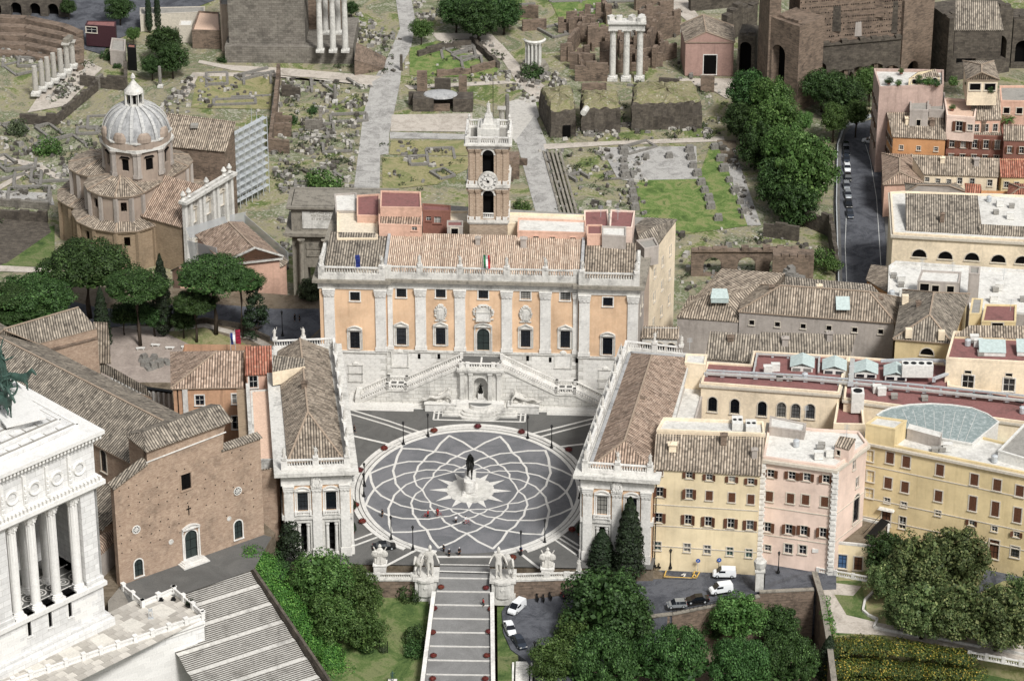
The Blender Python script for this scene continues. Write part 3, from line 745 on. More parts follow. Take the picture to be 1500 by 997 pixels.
def sheet(name,px,z,mat,kind='structure',label=None,world=False,thick=0):
 zs=z if hasattr(z,'__len__')else[z]*len(px)
 P=[(p[0],p[1],zz)if world else W(p[0],p[1],zz)for p,zz in zip(px,zs)]
 if normal(P).z<0:P=P[::-1]
 m=MB();m.poly(P)
 if thick:
  for i in range(len(P)):
   a,b=P[i],P[(i+1)%len(P)];m.poly([(a[0],a[1],a[2]-thick),(b[0],b[1],b[2]-thick),b,a])
 return m.build(name,[mat],kind=kind)
def strip(name,px,z,w,mat,kind='structure',h=0,mb=None):
 zs=z if hasattr(z,'__len__')else[z]*len(px)
 P=[Vector(W(p[0],p[1],zz))for p,zz in zip(px,zs)];m=mb or MB()
 Ls=[];n=len(P)
 for i in range(n):
  d=(P[min(i+1,n-1)]-P[max(i-1,0)]);s=Vector((d.y,-d.x,0)).normalized()*w/2;Ls.append((P[i]-s,P[i]+s))
 for i in range(n-1):
  (a,b),(c,d)=Ls[i],Ls[i+1];hh=Vector((0,0,h))
  m.poly([a+hh,b+hh,d+hh,c+hh])
  if h:m.poly([b,d,d+hh,b+hh]);m.poly([c,a,a+hh,c+hh])
 if h:
  for(a,b)in(Ls[0],Ls[-1][::-1]):m.poly([a,b,b+hh,a+hh])
 if mb is None:return m.build(name,[mat],kind=kind)
FZ=-20.0
m=MB();m.poly([(-6000,-1500,FZ-.3),(6000,-1500,FZ-.3),(6000,9000,FZ-.3),(-6000,9000,FZ-.3)]);m.build('ground',[earth],kind='structure')
m=MB();m.poly([(-400,60,FZ-.1),(400,60,FZ-.1),(600,1200,FZ-.1),(-600,1200,FZ-.1)]);m.build('forum_ground',[forumg],kind='structure')
hill=[(-45,46),(-31.5,80),(36,82),(42,60),(44,20),(34.5,-22),(34.5,-25),(-36,-25),(-41,-10),(-42,20)]
m=MB();m.prism(hill,FZ-.3,-0.35,0);m.build('hill_terrain',[earth],kind='structure')
m=MB();m.prism([(30,70),(50,62),(64,52),(140,52),(170,10),(170,-19),(75,-21),(34,-24.5),(25,-24)],FZ-.3,-2.6);m.build('hill_terrain',[earth],kind='structure')
m=MB();m.poly([(-44,46,0),(-42,-10,0),(-36,-25,0),(34.3,-25.4,0),(42,20,0),(42,46,0),(33,79,0),(-31,79,0)][::-1]);m.build('square_paving',[grey_pave],kind='structure')
OC=(-0.5,2.6);RX,RY=20.6,23.3
def ov(r,th,z=0.012):return(OC[0]+RX*r*sin(th),OC[1]+RY*r*cos(th),z)
m=MB();N=96;m.poly([ov(1,2*pi*i/N,0.006)for i in range(N)][::-1]);m.build('oval_pavement',[cobble],kind='structure')
for k,(ra,rb,zz)in enumerate(((1.0,1.035,.05),(1.045,1.075,.12),(1.085,1.125,.20))):
 m=MB()
 for i in range(N):
  a,b=2*pi*i/N,2*pi*(i+1)/N;mid=abs(((a+b)/2+pi)%(2*pi)-pi)
  if mid>radians(164):continue
  if k==2 and mid>radians(150):continue
  A,B,C,D=ov(ra,a,zz),ov(ra,b,zz),ov(rb,b,zz),ov(rb,a,zz)
  m.poly([A,D,C,B]);m.poly([(A[0],A[1],0),(A[0],A[1],zz),(B[0],B[1],zz),(B[0],B[1],0)]);m.poly([(D[0],D[1],0),(D[0],D[1],zz),(C[0],C[1],zz),(C[0],C[1],0)])
 m.build('oval_step',[white_line],kind='structure')
def band(m,a,b,w,z):
 d=Vector((b[0]-a[0],b[1]-a[1]));d.normalize();s=Vector((d.y,-d.x))*w/2;e=d*w*.3
 m.poly([(a[0]-s.x-e.x,a[1]-s.y-e.y,z),(b[0]-s.x+e.x,b[1]-s.y+e.y,z),(b[0]+s.x+e.x,b[1]+s.y+e.y,z),(a[0]+s.x-e.x,a[1]+s.y-e.y,z)][::-1])
FR_=[.95,.69,.575,.45,.375,.315];SR_=[1.0,.90,.76,.655,.56,.45];ww=[.5,.46,.42,.38,.34]
rj=lambda j,th:FR_[j]+(SR_[j]-FR_[j])*sin(th)**2
m=MB();zz=0.014
for k in range(12):
 for s in(-1,1):
  th=radians(15+30*k)
  for j in range(5):
   for q in range(2):
    f=lambda t:(rj(j,th+s*radians(15*j))*(1-t)+rj(j+1,th+s*radians(15*(j+1)))*t+0.012*sin(pi*t)*(1 if j else 0))
    zz+=0.00008;band(m,ov(f(q/2),th+s*radians(15*(j+q/2))),ov(f(q/2+.5),th+s*radians(15*(j+q/2+.5))),ww[j],zz)
 for u in(0,15):a,b=radians(30*k+u),radians(30*k+u+15);zz+=.0002;band(m,ov(rj(5,a)*(1-.03*(u>0)),a),ov(rj(5,b)*(1-.03*(u==0)),b),.32,zz)
m.build('paving_bands',[white_line],kind='structure')
m=MB();P=[]
for k in range(24):
 P.append(ov((.30+.09*sin(radians(15*k))**2)if k%2==0 else .165,radians(15*k),.03))
c=ov(0,0,.03)
for k in range(24):m.poly([c,P[(k+1)%24],P[k]])
m.build('paving_star',[white_line],kind='structure')
m=MB();c=ov(0,0,.03);n=72;P=[(c[0]+(4.15+.5*abs(sin(6*2*pi*i/n)))*sin(2*pi*i/n),c[1]+(4.4+.5*abs(sin(6*2*pi*i/n)))*cos(2*pi*i/n))for i in range(n)]
m.prism(P,.0,.16);m.build('statue_platform',[trav],kind='structure')
def pline(pts,w,h=.03,mat=white_line,name='paving_line',z=0):
 m=MB();P=[W(a,b,z)for a,b in pts]
 for a,b in zip(P,P[1:]):m.bar(a,b,w,h)
 return m.build(name,[mat],kind='structure')
for q in([(513,600),(570,617),(625,636)],[(512,606),(566,622),(618,640)],[(870,613),(822,625),(776,636)],[(868,620),(824,631),(790,640)],[(519,791),(556,777)],[(519,799),(560,784)],[(848,806),(808,781)],[(845,813),(812,790)],[(848,799),(816,779)]):pline(q,.38,.10)
for q in([(517,638),(590,655)],[(855,650),(812,655)],[(562,830),(608,806)],[(790,832),(762,810)]):pline(q,.55,.03)
pline([(640,815),(720,815)],.7,.03);pline([(640,836),(720,838)],.35,.04)
t=thing('equestrian_statue','dark bronze rider on horseback on a tall white pedestal at the centre of the oval','statue',(OC[0],OC[1]-.3,.16))
m=MB();bx=t.location
m.box((bx[0],bx[1],.16),(2.9,4.6,.4));m.box((bx[0],bx[1],.56),(2.4,4.0,.35));m.box((bx[0],bx[1],.91),(1.8,3.3,2.2));m.box((bx[0],bx[1],3.11),(2.2,3.8,.35))
m.cyl((bx[0],bx[1]-1.3,.91),1.05,2.2,14);m.cyl((bx[0],bx[1]+1.3,.91),1.05,2.2,14)
m.build('pedestal',[trav_clean],t)
def horse_mesh(name,mat,rear=0):
 J=[(0,.75,1.22,(.30,.32)),(0,.35,1.15,(.34,.36)),(0,-.15,1.15,(.33,.36)),(0,-.6,1.25,(.29,.36)),(0,-.95,1.62,(.16,.24)),(0,-1.15,1.98,(.12,.16)),(0,-1.35,2.08,(.13,.16)),(0,-1.62,1.82,(.09,.11)),(0,-1.72,1.68,(.08,.08))]
 E=[(0,1),(1,2),(2,3),(3,4),(4,5),(5,6),(6,7),(7,8)]
 def ad(p,x,y,z,r):J.append((x,y,z,r));E.append((p,len(J)-1));return len(J)-1
 for s in(-1,1):
  k=ad(0,s*.17,.82,.98,.19);k=ad(k,s*.17,.66,.74,.10);k=ad(k,s*.17,.92,.48,.07);k=ad(k,s*.17,.88,.12,.05);ad(k,s*.17,.82,.03,.07)
  lift=s<0
  k=ad(3,s*.17,-.62,.95,.14);k=ad(k,s*.17,-.66-(.25 if lift else 0),.62+(.12 if lift else 0),.08);k=ad(k,s*.17,-.66-(.12 if lift else 0),.14+(.30 if lift else 0),.05);ad(k,s*.17,-.72-(.1 if lift else 0),.03+(.32 if lift else 0),.07)
 k=ad(0,0,1.1,1.25,.07);k=ad(k,0,1.25,.95,.09);ad(k,0,1.27,.55,.04)
 for s in(-1,1):ad(6,s*.07,-1.26,2.25,.035)
 return skin(name,J,E,[mat],2,1)
hm=cached('horse',lambda:horse_mesh('horse',bronze))
newob('horse',hm,t,(0,0,3.30),0,2.15)
rid=human('rider',[bronze],ra=((.34,-.18,1.30),(.42,-.50,1.42)),la=((-.26,-.08,1.12),(-.14,-.30,1.02)),ll=((-.36,-.22,.80),(-.36,-.05,.38)),rl=((.36,-.22,.80),(.36,-.05,.38)),fat=1.1,sub=2)
ro=newob('rider',rid,t,(0,.15,3.30+2.15*1.40-1.95*.80),0,1.95)
m=MB();robe(m,1.42,.78,.20,.40,seed=4,y=.14,sy=1.1);newob('cloak',m.mesh('cloak',[bronze]),ro)
cz=lambda y:(y+24.5)*0.172
y0,y1=-24.8,-72.0
def cx(y,s):
 t=(y0-y)/(y0-y1);return(-0.55-4.55-1.85*t)if s<0 else(-0.55+4.75+1.95*t)
m=MB();n=13
for k in range(n):
 ya=y0+(y1-y0)*k/n;yb=y0+(y1-y0)*(k+1)/n;za=cz(ya)-.07;zb=cz(yb)+.09
 m.poly([(cx(yb,-1),yb,zb),(cx(yb,1),yb,zb),(cx(ya,1),ya,za),(cx(ya,-1),ya,za)]);
 m.poly([(cx(yb,-1),yb,zb-.12),(cx(yb,1),yb,zb-.12),(cx(yb,1),yb,zb),(cx(yb,-1),yb,zb)])
m.build('ramp_paving',[m_ground('ramp_setts',['6c6b69','7a7977','888785'],.15,5.0)],kind='structure')
m=MB()
for k in range(n+1):
 yb=y0+(y1-y0)*k/n;m.box(((cx(yb,-1)+cx(yb,1))/2,yb,cz(yb)-.12),(cx(yb,1)-cx(yb,-1)-.1,.2,.25))
m.build('ramp_step_edges',[white_line],kind='structure')
for s,lab in((-1,'sloping white stone parapet along the left side of the stepped ramp'),(1,'sloping white stone parapet along the right side of the stepped ramp')):
 t=thing('parapet_wall',lab,'parapet',(cx(-38,s),-38,cz(-38)-2));m=MB()
 ys=-33.0
 m.bar((cx(ys,s)+s*.35,ys,cz(ys)-2.5),(cx(y1,s)+s*.35,y1,cz(y1)-2.5),.55,3.1);m.build('wall',[trav],t)
 m=MB();m.bar((cx(ys,s)+s*.35,ys,cz(ys)+.6),(cx(y1,s)+s*.35,y1,cz(y1)+.6),.75,.22);m.build('coping',[trav_clean],t)
def planter(px,py,z,label,s=1.0,group='red flower bowls around the square',xyz=None,dark=False):
 p=xyz or W(px,py,z)
 t=thing('flower_bowl',label,'planter',p,RND.uniform(0,6),group,s*.9)
 newob('bowl',cached('bowl',lambda:(lambda m:(m.lathe((0,0,0),[(.28,0),(.30,.12),(.72,.45),(.78,.55),(.70,.55)],14),m.mesh('bowl',[potm]))[1])(MB())),t)
 def fl():
  V=[];F=[];R=random.Random(5)
  for k in range(420):
   d=Vector((R.gauss(0,1),R.gauss(0,1),abs(R.gauss(0,1)))).normalized();leafq(V,F,Vector((d.x*.85,d.y*.85,.55+d.z*.5))*R.uniform(.85,1.05),d,.085,R)
  me=bpy.data.meshes.new('flowers');me.from_pydata([tuple(v)for v in V],[],F);me.materials.append(redfl);return me
 newob('flowers',cached('flow',fl),t)
for px,py,l in((636,630,'bowl of red flowers beside the tall lamp, back left of the oval'),(700,624,'bowl of red flowers in front of the fountain steps'),(764,632,'bowl of red flowers beside the tall lamp, back right of the oval'),(563,656,'bowl of red flowers beside the lamp near the left palace, back of the oval'),(527,688,'bowl of dull red flowers just off the front corner of the left palace'),(521,739,'bright red flower bowl at the leftmost edge of the oval'),(531,763,'bowl of dull red flowers near the front left curve of the oval'),(833,658,'bright red flower bowl beside the right palace at the back'),(838,775,'bowl of dark red flowers near the front right curve of the oval'),(751,816,'red flower bowl half hidden behind the right horse tamer statue')):
 planter(px,py+3,0,l)
for px,py,z in((646,860,0),(636,891,0),(634,926,0),(635,960,0),(634,994,0),(712,861,0),(719,892,0),(716,925,0),(713,960,0),(711,994,0)):
 y=W(px,py,-3)[1]
 for _ in range(6):y=W(px,py+2,cz(y))[1]
 p=W(px,py+2,cz(y));side='left' if px<680 else 'right';k=[861,892,925,960,994];i=min(range(5),key=lambda q:abs(k[q]-py))
 planter(px,py,0,'%s bowl of red flowers from the top along the %s edge of the stepped ramp'%(['first','second','third','fourth','fifth'][i],side),.85,'red flower bowls down the stepped ramp',(p[0],p[1],cz(p[1])))
def lamp(px,py,z,label,h=5.2,group='black lamp posts around the oval',two=False,xyz=None):
 p=xyz or W(px,py,z);t=thing('lamp_post',label,'street lamp',p,0,group)
 def po():m=MB();m.lathe((0,0,0),[(.34,0),(.34,.25),(.20,.5),(.16,1.0),(.09,1.3),(.075,h-.9),(.14,h-.8),(.10,h-.7)],8);return m.mesh('post',[iron])
 def la():m=MB();m.lathe((0,0,0),[(.12,0),(.25,.5),(.30,.55),(.06,.85),(.02,.95)],6);return m.mesh('lantern',[iron])
 newob('post',cached(('lp',h),po),t);newob('lantern',cached('lant',la),t,(0,0,h-.75));return t
for px,py,l in((627,639,'black lamp post back left of the oval, nearer its middle'),(591,651,'black lamp post back left of the oval beside a flower bowl'),(773,642,'black lamp post back right of the oval, nearer its middle'),(808,656,'black lamp post back right of the oval by the palace'),(534,712,'farther one of the two close lamp posts at the left edge of the oval'),(533,727,'nearer one of the two close lamp posts at the left edge of the oval'),(573,790,'lamp post front left of the oval behind the parked car'),(605,805,'lamp post front left between the trophy statue and the horse tamer'),(849,730,'lamp post against the front corner of the right palace'),(763,812,'lamp post front right with a person standing at its foot'),(798,795,'lamp post behind the right trophy statue')):lamp(px,py,0,l)
lamp(783,970,-6,'lamp post by the road bend at the top of the small stairs',4.5,'lone street lamps')
lamp(1140,838,-2,'wall-side lamp post in front of the pink house',4.5,'lone street lamps')
lamp(982,832,-2,'slim lamp post in front of the yellow house with shutters',4.2,'lone street lamps')
S0=(-32.2,41.6);S1=(31.9,40.0);SL=hypot(S1[0]-S0[0],S1[1]-S0[1]);sd=((S1[0]-S0[0])/SL,(S1[1]-S0[1])/SL);sn=(sd[1],-sd[0])
def SP(u,d,z):return(S0[0]+sd[0]*u+sn[0]*d,S0[1]+sd[1]*u+sn[1]*d,z)
def onS(px,py,d=0):
 a=SP(0,d,0);b=SP(SL,d,0);return onwall(a,b,px,py)
srz=atan2(sd[1],sd[0])
sen=thing('town_hall_palace','large orange and white palace with double staircase at the back of the square','palace',SP(SL/2,-15,0))
ZC=26.6
uL=onS(566,470)[0];uR=onS(848,470)[0];WG=0.9
zS=onS(600,512)[1];zSt=zS
F=[SP(0,WG,0)[:2],SP(uL,WG,0)[:2],SP(uL,0,0)[:2],SP(uR,0,0)[:2],SP(uR,WG,0)[:2],SP(SL,WG,0)[:2]]
win_small=[(520,434),(588,429),(645.6,429.5),(708,431),(770,432),(828,433.5),(890.5,442)]
win_main=[(520,498),(588,492.5),(645.6,492.5),None,(770,496),(828,497),(890,507)]
def seg(i):return{0:0,1:2,2:2,3:2,4:2,5:2,6:4}[i]
segs={0:[],1:[],2:[],3:[],4:[]}
for i,(px,py)in enumerate(win_small):segs[seg(i)].append((px,py,1.95,2.0,'plain bars',dict(fm=trav_clean)))
for i,q in enumerate(win_main):
 if q:segs[seg(i)].append((q[0],q[1],1.95,3.9,'plain bars '+('round' if i in(0,6)else 'ped'),dict(fm=trav)))
ud,zd=onS(708,516);segs[2].append(('u',ud-uL,zSt+.25,2.5,5.0,'arch door round',dict(fm=trav,sm=woodd)))
m=MB()
for k in range(5):facade(sen,F[k],F[k+1],zSt,ZC-1.0,ochre,segs[k],m=m)
m.build('wall',[ochre],sen)
m=MB()
for k in range(5):wallmesh(m,F[k],F[k+1],-.3,zSt,[])
m.build('podium_wall',[trav_ash],sen)
for k,lo,hi in((0,0,99),(2,0,10.5),(2,uR-uL-10.5,99),(4,0,99)):
 q0,q1=F[k],F[k+1];l=hypot(q0[0]-q1[0],q0[1]-q1[1]);a,c=lerp(q0,q1,max(0,lo/l)),lerp(q0,q1,min(1,hi/l));ashlar(sen,a,c,.2,zSt-.5,2.0,.92,trav_clean)
foot=F+[W2(953,372,27),W2(966,356,27),W2(991,322,27),(34,80),(-30.5,80)]
foot=[*F,(33.2,52),(34.2,52.2),W2(990,322,26.5),(-30.2,78)]
m=MB()
SWr=[(F[5],foot[6]),(foot[6],foot[7]),(foot[7],foot[8]),(foot[8],foot[9]),(foot[9],F[0])]
facade(sen,F[5],foot[6],-.3,ZC-.6,greyst,[('u',4,18,1.1,1.8,'plain'),('u',8,18,1.1,1.8,'plain'),('u',5,9,1.1,1.8,'plain')],m=m,name='side');m.build('side_wall',[greyst],sen)
m=MB();facade(sen,foot[6],foot[7],-20,ZC+1.2,brownst,[],m=m);m.build('side_wall',[brownst],sen)
L7=hypot(foot[8][0]-foot[7][0],foot[8][1]-foot[7][1])
m=MB();facade(sen,foot[7],foot[8],-20,ZC-.3,cream,[('u',L7*f,z,1.3,2.2,'plain')for f in(.2,.5,.8)for z in(20,14.5,8.5)],m=m);m.build('side_wall',[cream],sen)
m=MB();wallmesh(m,foot[8],foot[9],-20,ZC-.3,[]);wallmesh(m,foot[9],F[0],-20,ZC-.3,[]);m.build('back_wall',[brownst],sen)
ring(sen,F+[foot[6],foot[9]],zSt-.45,.5,.22,trav,'string_course',sides=[0,1,2,3,4])
ring(sen,F+[foot[6],foot[9]],ZC-2.35,1.4,.25,trav,'frieze',sides=[0,1,2,3,4,5,7])
ring(sen,F+[foot[6],foot[9]],ZC-1.0,.35,.7,trav,'cornice',sides=[0,1,2,3,4,5,7]);ring(sen,F+[foot[6],foot[9]],ZC-.65,.65,1.25,trav_dark,'cornice',sides=[0,1,2,3,4,5,7],inn=1.2)
def pil(par,u,d,w,z0,z1,P,rz,cap=1.7,prj=.30,mat=trav_clean,name='pilaster',base=.9):
 p=P(u,d,z0);bb=wl(par)
 def f():
  m=MB();H=z1-z0;m.box((0,-prj/2,0),(w+.3,prj+.2,base));m.box((0,-prj/2,base),(w,prj,H-cap-base))
  z=H-cap
  for k,(ww,pp)in enumerate(((w+.05,prj+.08),(w+.22,prj+.24),(w+.30,prj+.34))):m.box((0,-pp/2,z+cap*.28*k),(ww,pp,cap*.22))
  for s in(-1,0,1):m.box((s*w*.36,-prj-.10,z+.1),(w*.22,.22,cap*.55))
  for s in(-1,1):m.cyl((s*w*.46,-prj-.06,z+cap*.62),.22,.3,6)
  m.box((0,-(prj+.4)/2,z+cap*.86),(w+.45,prj+.45,cap*.14));return m.mesh(name,[mat])
 return newob(name,cached(('pil',w,round(z1-z0,2),cap,prj,mat.name),f),par,(p[0]-bb[0],p[1]-bb[1],p[2]-bb[2]),rz)
for px,d in((483,WG),(558,WG),(616.5,0),(674,0),(742.5,0),(799,0),(856,WG),(927,WG)):
 pil(sen,onS(px,470,d)[0],d,2.15,zSt+.05,ZC-2.36,SP,srz)
for px in(572,843):pil(sen,onS(px,470,0)[0],0,1.0,zSt+.05,ZC-2.36,SP,srz)
def relief(par,P,u,d,z,w,h,rz,name,seed=1,flat=False,mat=trav):
 R=random.Random(seed);m=MB();p=P(u,d,z);bb=wl(par)
 m.box((0,-.10,.1),(w*.62,.22,h*.8))
 if not flat:
  m.lathe((0,-.12,h*.45),[(w*.30,-h*.32),(w*.36,0),(w*.30,h*.30)],10,sy=.5)
 for k in range(16):
  a=2*pi*k/16;m.box((cos(a)*w*.42,-.18,h*.5+sin(a)*h*.42-.12),(.3+R.random()*.25,.3+R.random()*.2,.3+R.random()*.2),R.random())
 m.box((0,-.15,-.05),(w*.9,.35,.2));m.box((0,-.15,h*.95),(w*.5,.4,.35),taper=.5)
 return newob(name,m.mesh(name,[mat]),par,(p[0]-bb[0],p[1]-bb[1],p[2]-bb[2]),rz)
for px,py in((645.6,478),(770,480)):
 u,z=onS(px,py-9);relief(sen,SP,u,0,z,2.6,3.6,srz,'coat_of_arms',int(px))
u,z=onS(708,467);relief(sen,SP,u,0,z,4.6,3.2,srz,'coat_of_arms',5,True)
def panel(par,P,u,d,z,w,h,rz,name='inscription_panel',m1=trav,m2=trav_clean,ped=False):
 m=MB();bb=wl(par);p=P(u,d,z)
 m.box((0,-.04,0),(w,.1,h),m=1)
 for s in(-1,1):m.box((s*(w/2+.12),-.08,-.1),(.24,.22,h+.2))
 m.box((0,-.10,-.28),(w+.6,.3,.2));m.box((0,-.10,h),(w+.6,.3,.2))
 if ped:m.lathe((0,-.12,h+.2),[(.75,0),(.6,.45),(.15,.7)],8,sy=.4)
 return newob(name,m.mesh(name,[m1,m2]),par,(p[0]-bb[0],p[1]-bb[1],p[2]-bb[2]),rz)
panel(sen,SP,u,.35,z-.1,2.4,1.7,srz)
for px,py,w,h,d in((586,526,3.1,3.0,0),(825,528,3.1,3.0,0),(521,540,2.5,1.6,WG),(521,552,2.5,1.5,WG),(887,548,2.4,1.9,WG),(887,562,2.4,1.4,WG)):
 u,z=onS(px,py,d);panel(sen,SP,u,d,z-h/2,w,h,srz,ped=(py in(540,548,526,528)))
m=MB()
for px,py in((614,522),(643,522),(773,525),(806,527),(845,528)):
 u,z=onS(px,py);p=SP(u,.02,z-.5);m.box(p,(.55,.1,1.1),srz)
m.build('vent_slit',[void],sen)
ZB=ZC+.02;PL=1.15
def bz(u,d):p=SP(u,d,ZB);return p
def sbal(u0,u1,d,posts,nm):return balustrade(sen,bz(u0,d),bz(u1,d),1.55,.52,mat=trav,w=.45,posts=posts,pw=1.3,plinth=PL)
stat_u=[]
u0=.2;ul=uL-.2;sbal(u0,ul,WG+.45,[.03,.97],'')
cs=[onS(px,390,0)[0]for px in(615,674,742.5,799)]
sbal(uL-.2,uR+.2,.5,[0.02]+[(q-uL+.2)/(uR-uL+.4)for q in cs]+[.98],'')
sbal(uR+.2,SL-.2,WG+.45,[.03,.97],'')
for a,b,c,d in((u0,WG+.45,u0,-9),(SL-.2,WG+.45,SL-.2,-9)):
 balustrade(sen,bz(a,b),bz(c,d),1.55,.52,mat=trav,w=.45,posts=[.98],plinth=PL)
for k,(u,d,kd)in enumerate([(.55,WG+.45,'robed'),(ul-.4,WG+.45,'hero')]+[(q,.5,('robed','hero')[i%2])for i,q in enumerate(cs)]+[(uR+.6,WG+.45,'hero'),(SL-.6,WG+.45,'robed')]):
 p=SP(u,d,ZB+1.55+PL+.1);nm=['at the far left corner','at the inner end of the left wing','left of centre','just left of the flag','just right of the flag','right of centre','at the inner end of the right wing','at the far right corner'][k]
 statue('small white statue on the palace roof balustrade '+nm,p,srz+RND.uniform(-.4,.4),2.7,kd,'statues on the palace roof balustrade')
def RP(px,py,z):return W(px,py,z)
ya,yb=39.8,53.2
m=MB()
hs_=lambda x:0
roof(sen,[[SP(uL,-1.5,ZC+.3),SP(uR,-1.5,ZC+.3),SP(uR,-14.0,ZC+3.2),SP(uL,-14.0,ZC+3.2)]],roofN,trav,name='roof')
roof(sen,[[SP(.8,-.5,ZC+.3),SP(uL-.6,-.5,ZC+.3),SP(uL-.6,-14.0,ZC+3.0),SP(.8,-14.0,ZC+3.0)]],roofG,trav,name='roof')
roof(sen,[[SP(uR+.8,-.5,ZC+.3),SP(SL-.9,-.5,ZC+.3),SP(SL-.9,-12.5,ZC+2.8),SP(uR+.8,-12.5,ZC+2.8)]],roofA,trav,name='roof')
for u in(uL-.3,uR+.4):m=MB();m.bar(SP(u,-.3,ZC+.2),SP(u,-14,ZC+3.3),.6,.35);m.build('flashing',[lead],sen)
m=MB();m.poly([SP(0,.9,ZC-.02),SP(uL,.9,ZC-.02),SP(uL,.2,ZC-.02),SP(uR,.2,ZC-.02),SP(uR,.9,ZC-.02),SP(SL,.9,ZC-.02),(*foot[6],ZC-.02),(*foot[8],ZC-.02),(*foot[9],ZC-.02)]);m.build('roof_deck',[gflat],sen)
def pent(name,px,z0,z1,wm,rm,wins=None,par_h=.35,kind='flat',cop=None,fm=None):
 E=pxfoot(px,z1);b=thing(name[0],name[1],'rooftop room' if 'room' in name[0]else 'terrace',(sum(p[0]for p in E)/len(E),sum(p[1]for p in E)/len(E),z0))
 walls(b,E,z0,z1,wm,wins,fm);flat(b,E,z1,rm,wm,par_h,th=.25,cop=cop);return b,E
ZR=ZC
pent(('roof_terrace','flat cream roof terrace on the left end of the palace'),[(494,351),(553,351),(553,312),(494,310)],ZR,ZR+2.6,cream,cflat)
pent(('roof_terrace','small white roof terrace behind the cream one, left end of the palace'),[(492,311),(523,311),(522,284),(490,286)],ZR,ZR+2.8,greyst,wflat)
pent(('rooftop_room','salmon rooftop room with small red terrace and round water tank'),[(523,317),(556,318),(556,286),(523,288)],ZR,ZR+4,salmon,redter)
b,E=pent(('rooftop_room','salmon rooftop room with a row of five windows and a red roof'),[(555,330),(618,332),(618,303),(555,301)],ZR,ZR+5.2,salmon,roofB,{0:[(561+11.5*k,333+.4*k,1.1,.9,'plain')for k in range(5)]},fm=salmon)
pent(('rooftop_room','taller rear part of the salmon rooftop room under a red flat roof'),[(557,305),(617,306),(616,283),(558,281)],ZR+4,ZR+7,salmon,redter)
pent(('rooftop_room','dark red-brown rooftop room between the salmon room and the bell tower'),[(619,310),(660,311),(660,303),(619,300)],ZR,ZR+5.5,redbrown,redter,{0:[(628,320,1,1,'plain'),(641,322,1.4,1.5,'plain')]},fm=redbrown)
pent(('roof_terrace','cream roof terrace left of the bell tower'),[(659,327),(690,327),(690,311),(659,311)],ZR,ZR+3.4,cream,cflat)
pent(('rooftop_room','tiny grey rooftop hut with a doorway left of the bell tower'),[(655,333),(678,333),(678,325),(655,325)],ZR,ZR+4.2,greyst,redter,{0:[(666,341,1.4,2.0,'dark')]})
b,E=pent(('rooftop_room','long salmon rooftop room with white roof right of the bell tower'),[(758,340),(858,343),(858,325),(759,321)],ZR,ZR+4.2,salmon,wflat,{0:[(785,350,1.2,1.3,'plain'),(809,351,1.2,1.3,'plain'),(839,352,1.2,1.3,'plain')]},fm=salmon)
pent(('roof_terrace','cream roof terrace right of the bell tower behind the white roof'),[(743,329),(857,329),(857,317),(743,313)],ZR,ZR+3.2,cream,cflat)
pent(('rooftop_room','small salmon rooftop block with a red top beside the white block'),[(860,345),(882,345),(882,331),(860,331)],ZR,ZR+4.8,salmon,redter)
pent(('rooftop_room','white rooftop block at the right end of the palace'),[(882,346),(917,348),(917,334),(882,333)],ZR,ZR+5.0,greyst,wflat)
pent(('rooftop_room','dark red roofed rooftop room with satellite dishes, right end of the palace'),[(893,335),(926,335),(930,311),(895,309)],ZR,ZR+4.5,pinkst,redter)
pent(('roof_terrace','pink roof terrace with pipes behind the salmon block'),[(856,334),(892,334),(890,309),(856,310)],ZR,ZR+3.0,pinkst,redter)
roof(sen,[[W(938,362,27.3),W(965,356,26.6),W(992,321,26.6),W(962,330,29.5),W(935,345,29)],[W(935,345,29),W(962,330,29.5),W(945,318,27.5),W(930,330,27.5)],[W(962,330,29.5),W(992,321,26.6),W(945,318,27.5)]],roofG,name='roof')
pent(('rooftop_room','small square stone turret with flat top on the right flank of the palace'),[(944,366),(965,362),(958,350),(932,354)],ZR-2,ZR+1.8,greyst,gflat)
def flag(px,py,p0z,d,label,cols,h=5.0,xyz=None,fw=1.0,fh=2.4):
 p=xyz;t=thing('flag',label,'flag',p);m=MB();m.cyl((p[0],p[1],p[2]),.06,h,6);m.build('pole',[steel],t)
 n=len(cols)
 for k,c in enumerate(cols):
  m=MB();w=fw/n
  for j in range(6):
   z0=p[2]+h-fh*j/6;z1=p[2]+h-fh*(j+1)/6;f=lambda z,x:.18*sin(z*2.5+x*3);x0=p[0]+.06+w*k+.1*j/6;x1=x0+w
   m.poly([(x0,p[1]+f(z1,x0),z1),(x1,p[1]+f(z1,x1),z1),(x1,p[1]+f(z0,x1),z0),(x0,p[1]+f(z0,x0),z0)])
  m.build('cloth_stripe',[c],t)
flag(0,0,0,0,'green white and red flag on the palace balustrade left of centre axis',[flag_g,flag_w,flag_r],5.4,SP(onS(708,385,.4)[0],1.2,ZB+.6),1.3,3.0)
flag(0,0,0,0,'dark blue flag on the left wing balustrade of the palace',[flag_b],5.2,SP(onS(521,385,.4)[0],1.4,ZB+.2),.9,3.0)
tx0,ty0=W2(688,352,ZR+1);tx1=W2(743,352,ZR+1)[0];tw=tx1-tx0;tc=((tx0+tx1)/2,ty0+tw/2)
tow=thing('bell_tower','tall brick bell tower with white clock rising behind the palace roof','tower',(tc[0],tc[1],ZR))
def TP(u,d,z):return(tc[0]-tw/2+u,tc[1]-tw/2-d,z)
yf=tc[1]-tw/2
zt=lambda py,d=0:onwall((tx0,yf-d),(tx1,yf-d),716,py)[1]
zA,zB_,zC_,zD=zt(322),zt(270),zt(212),zt(203);zTop=zt(186)
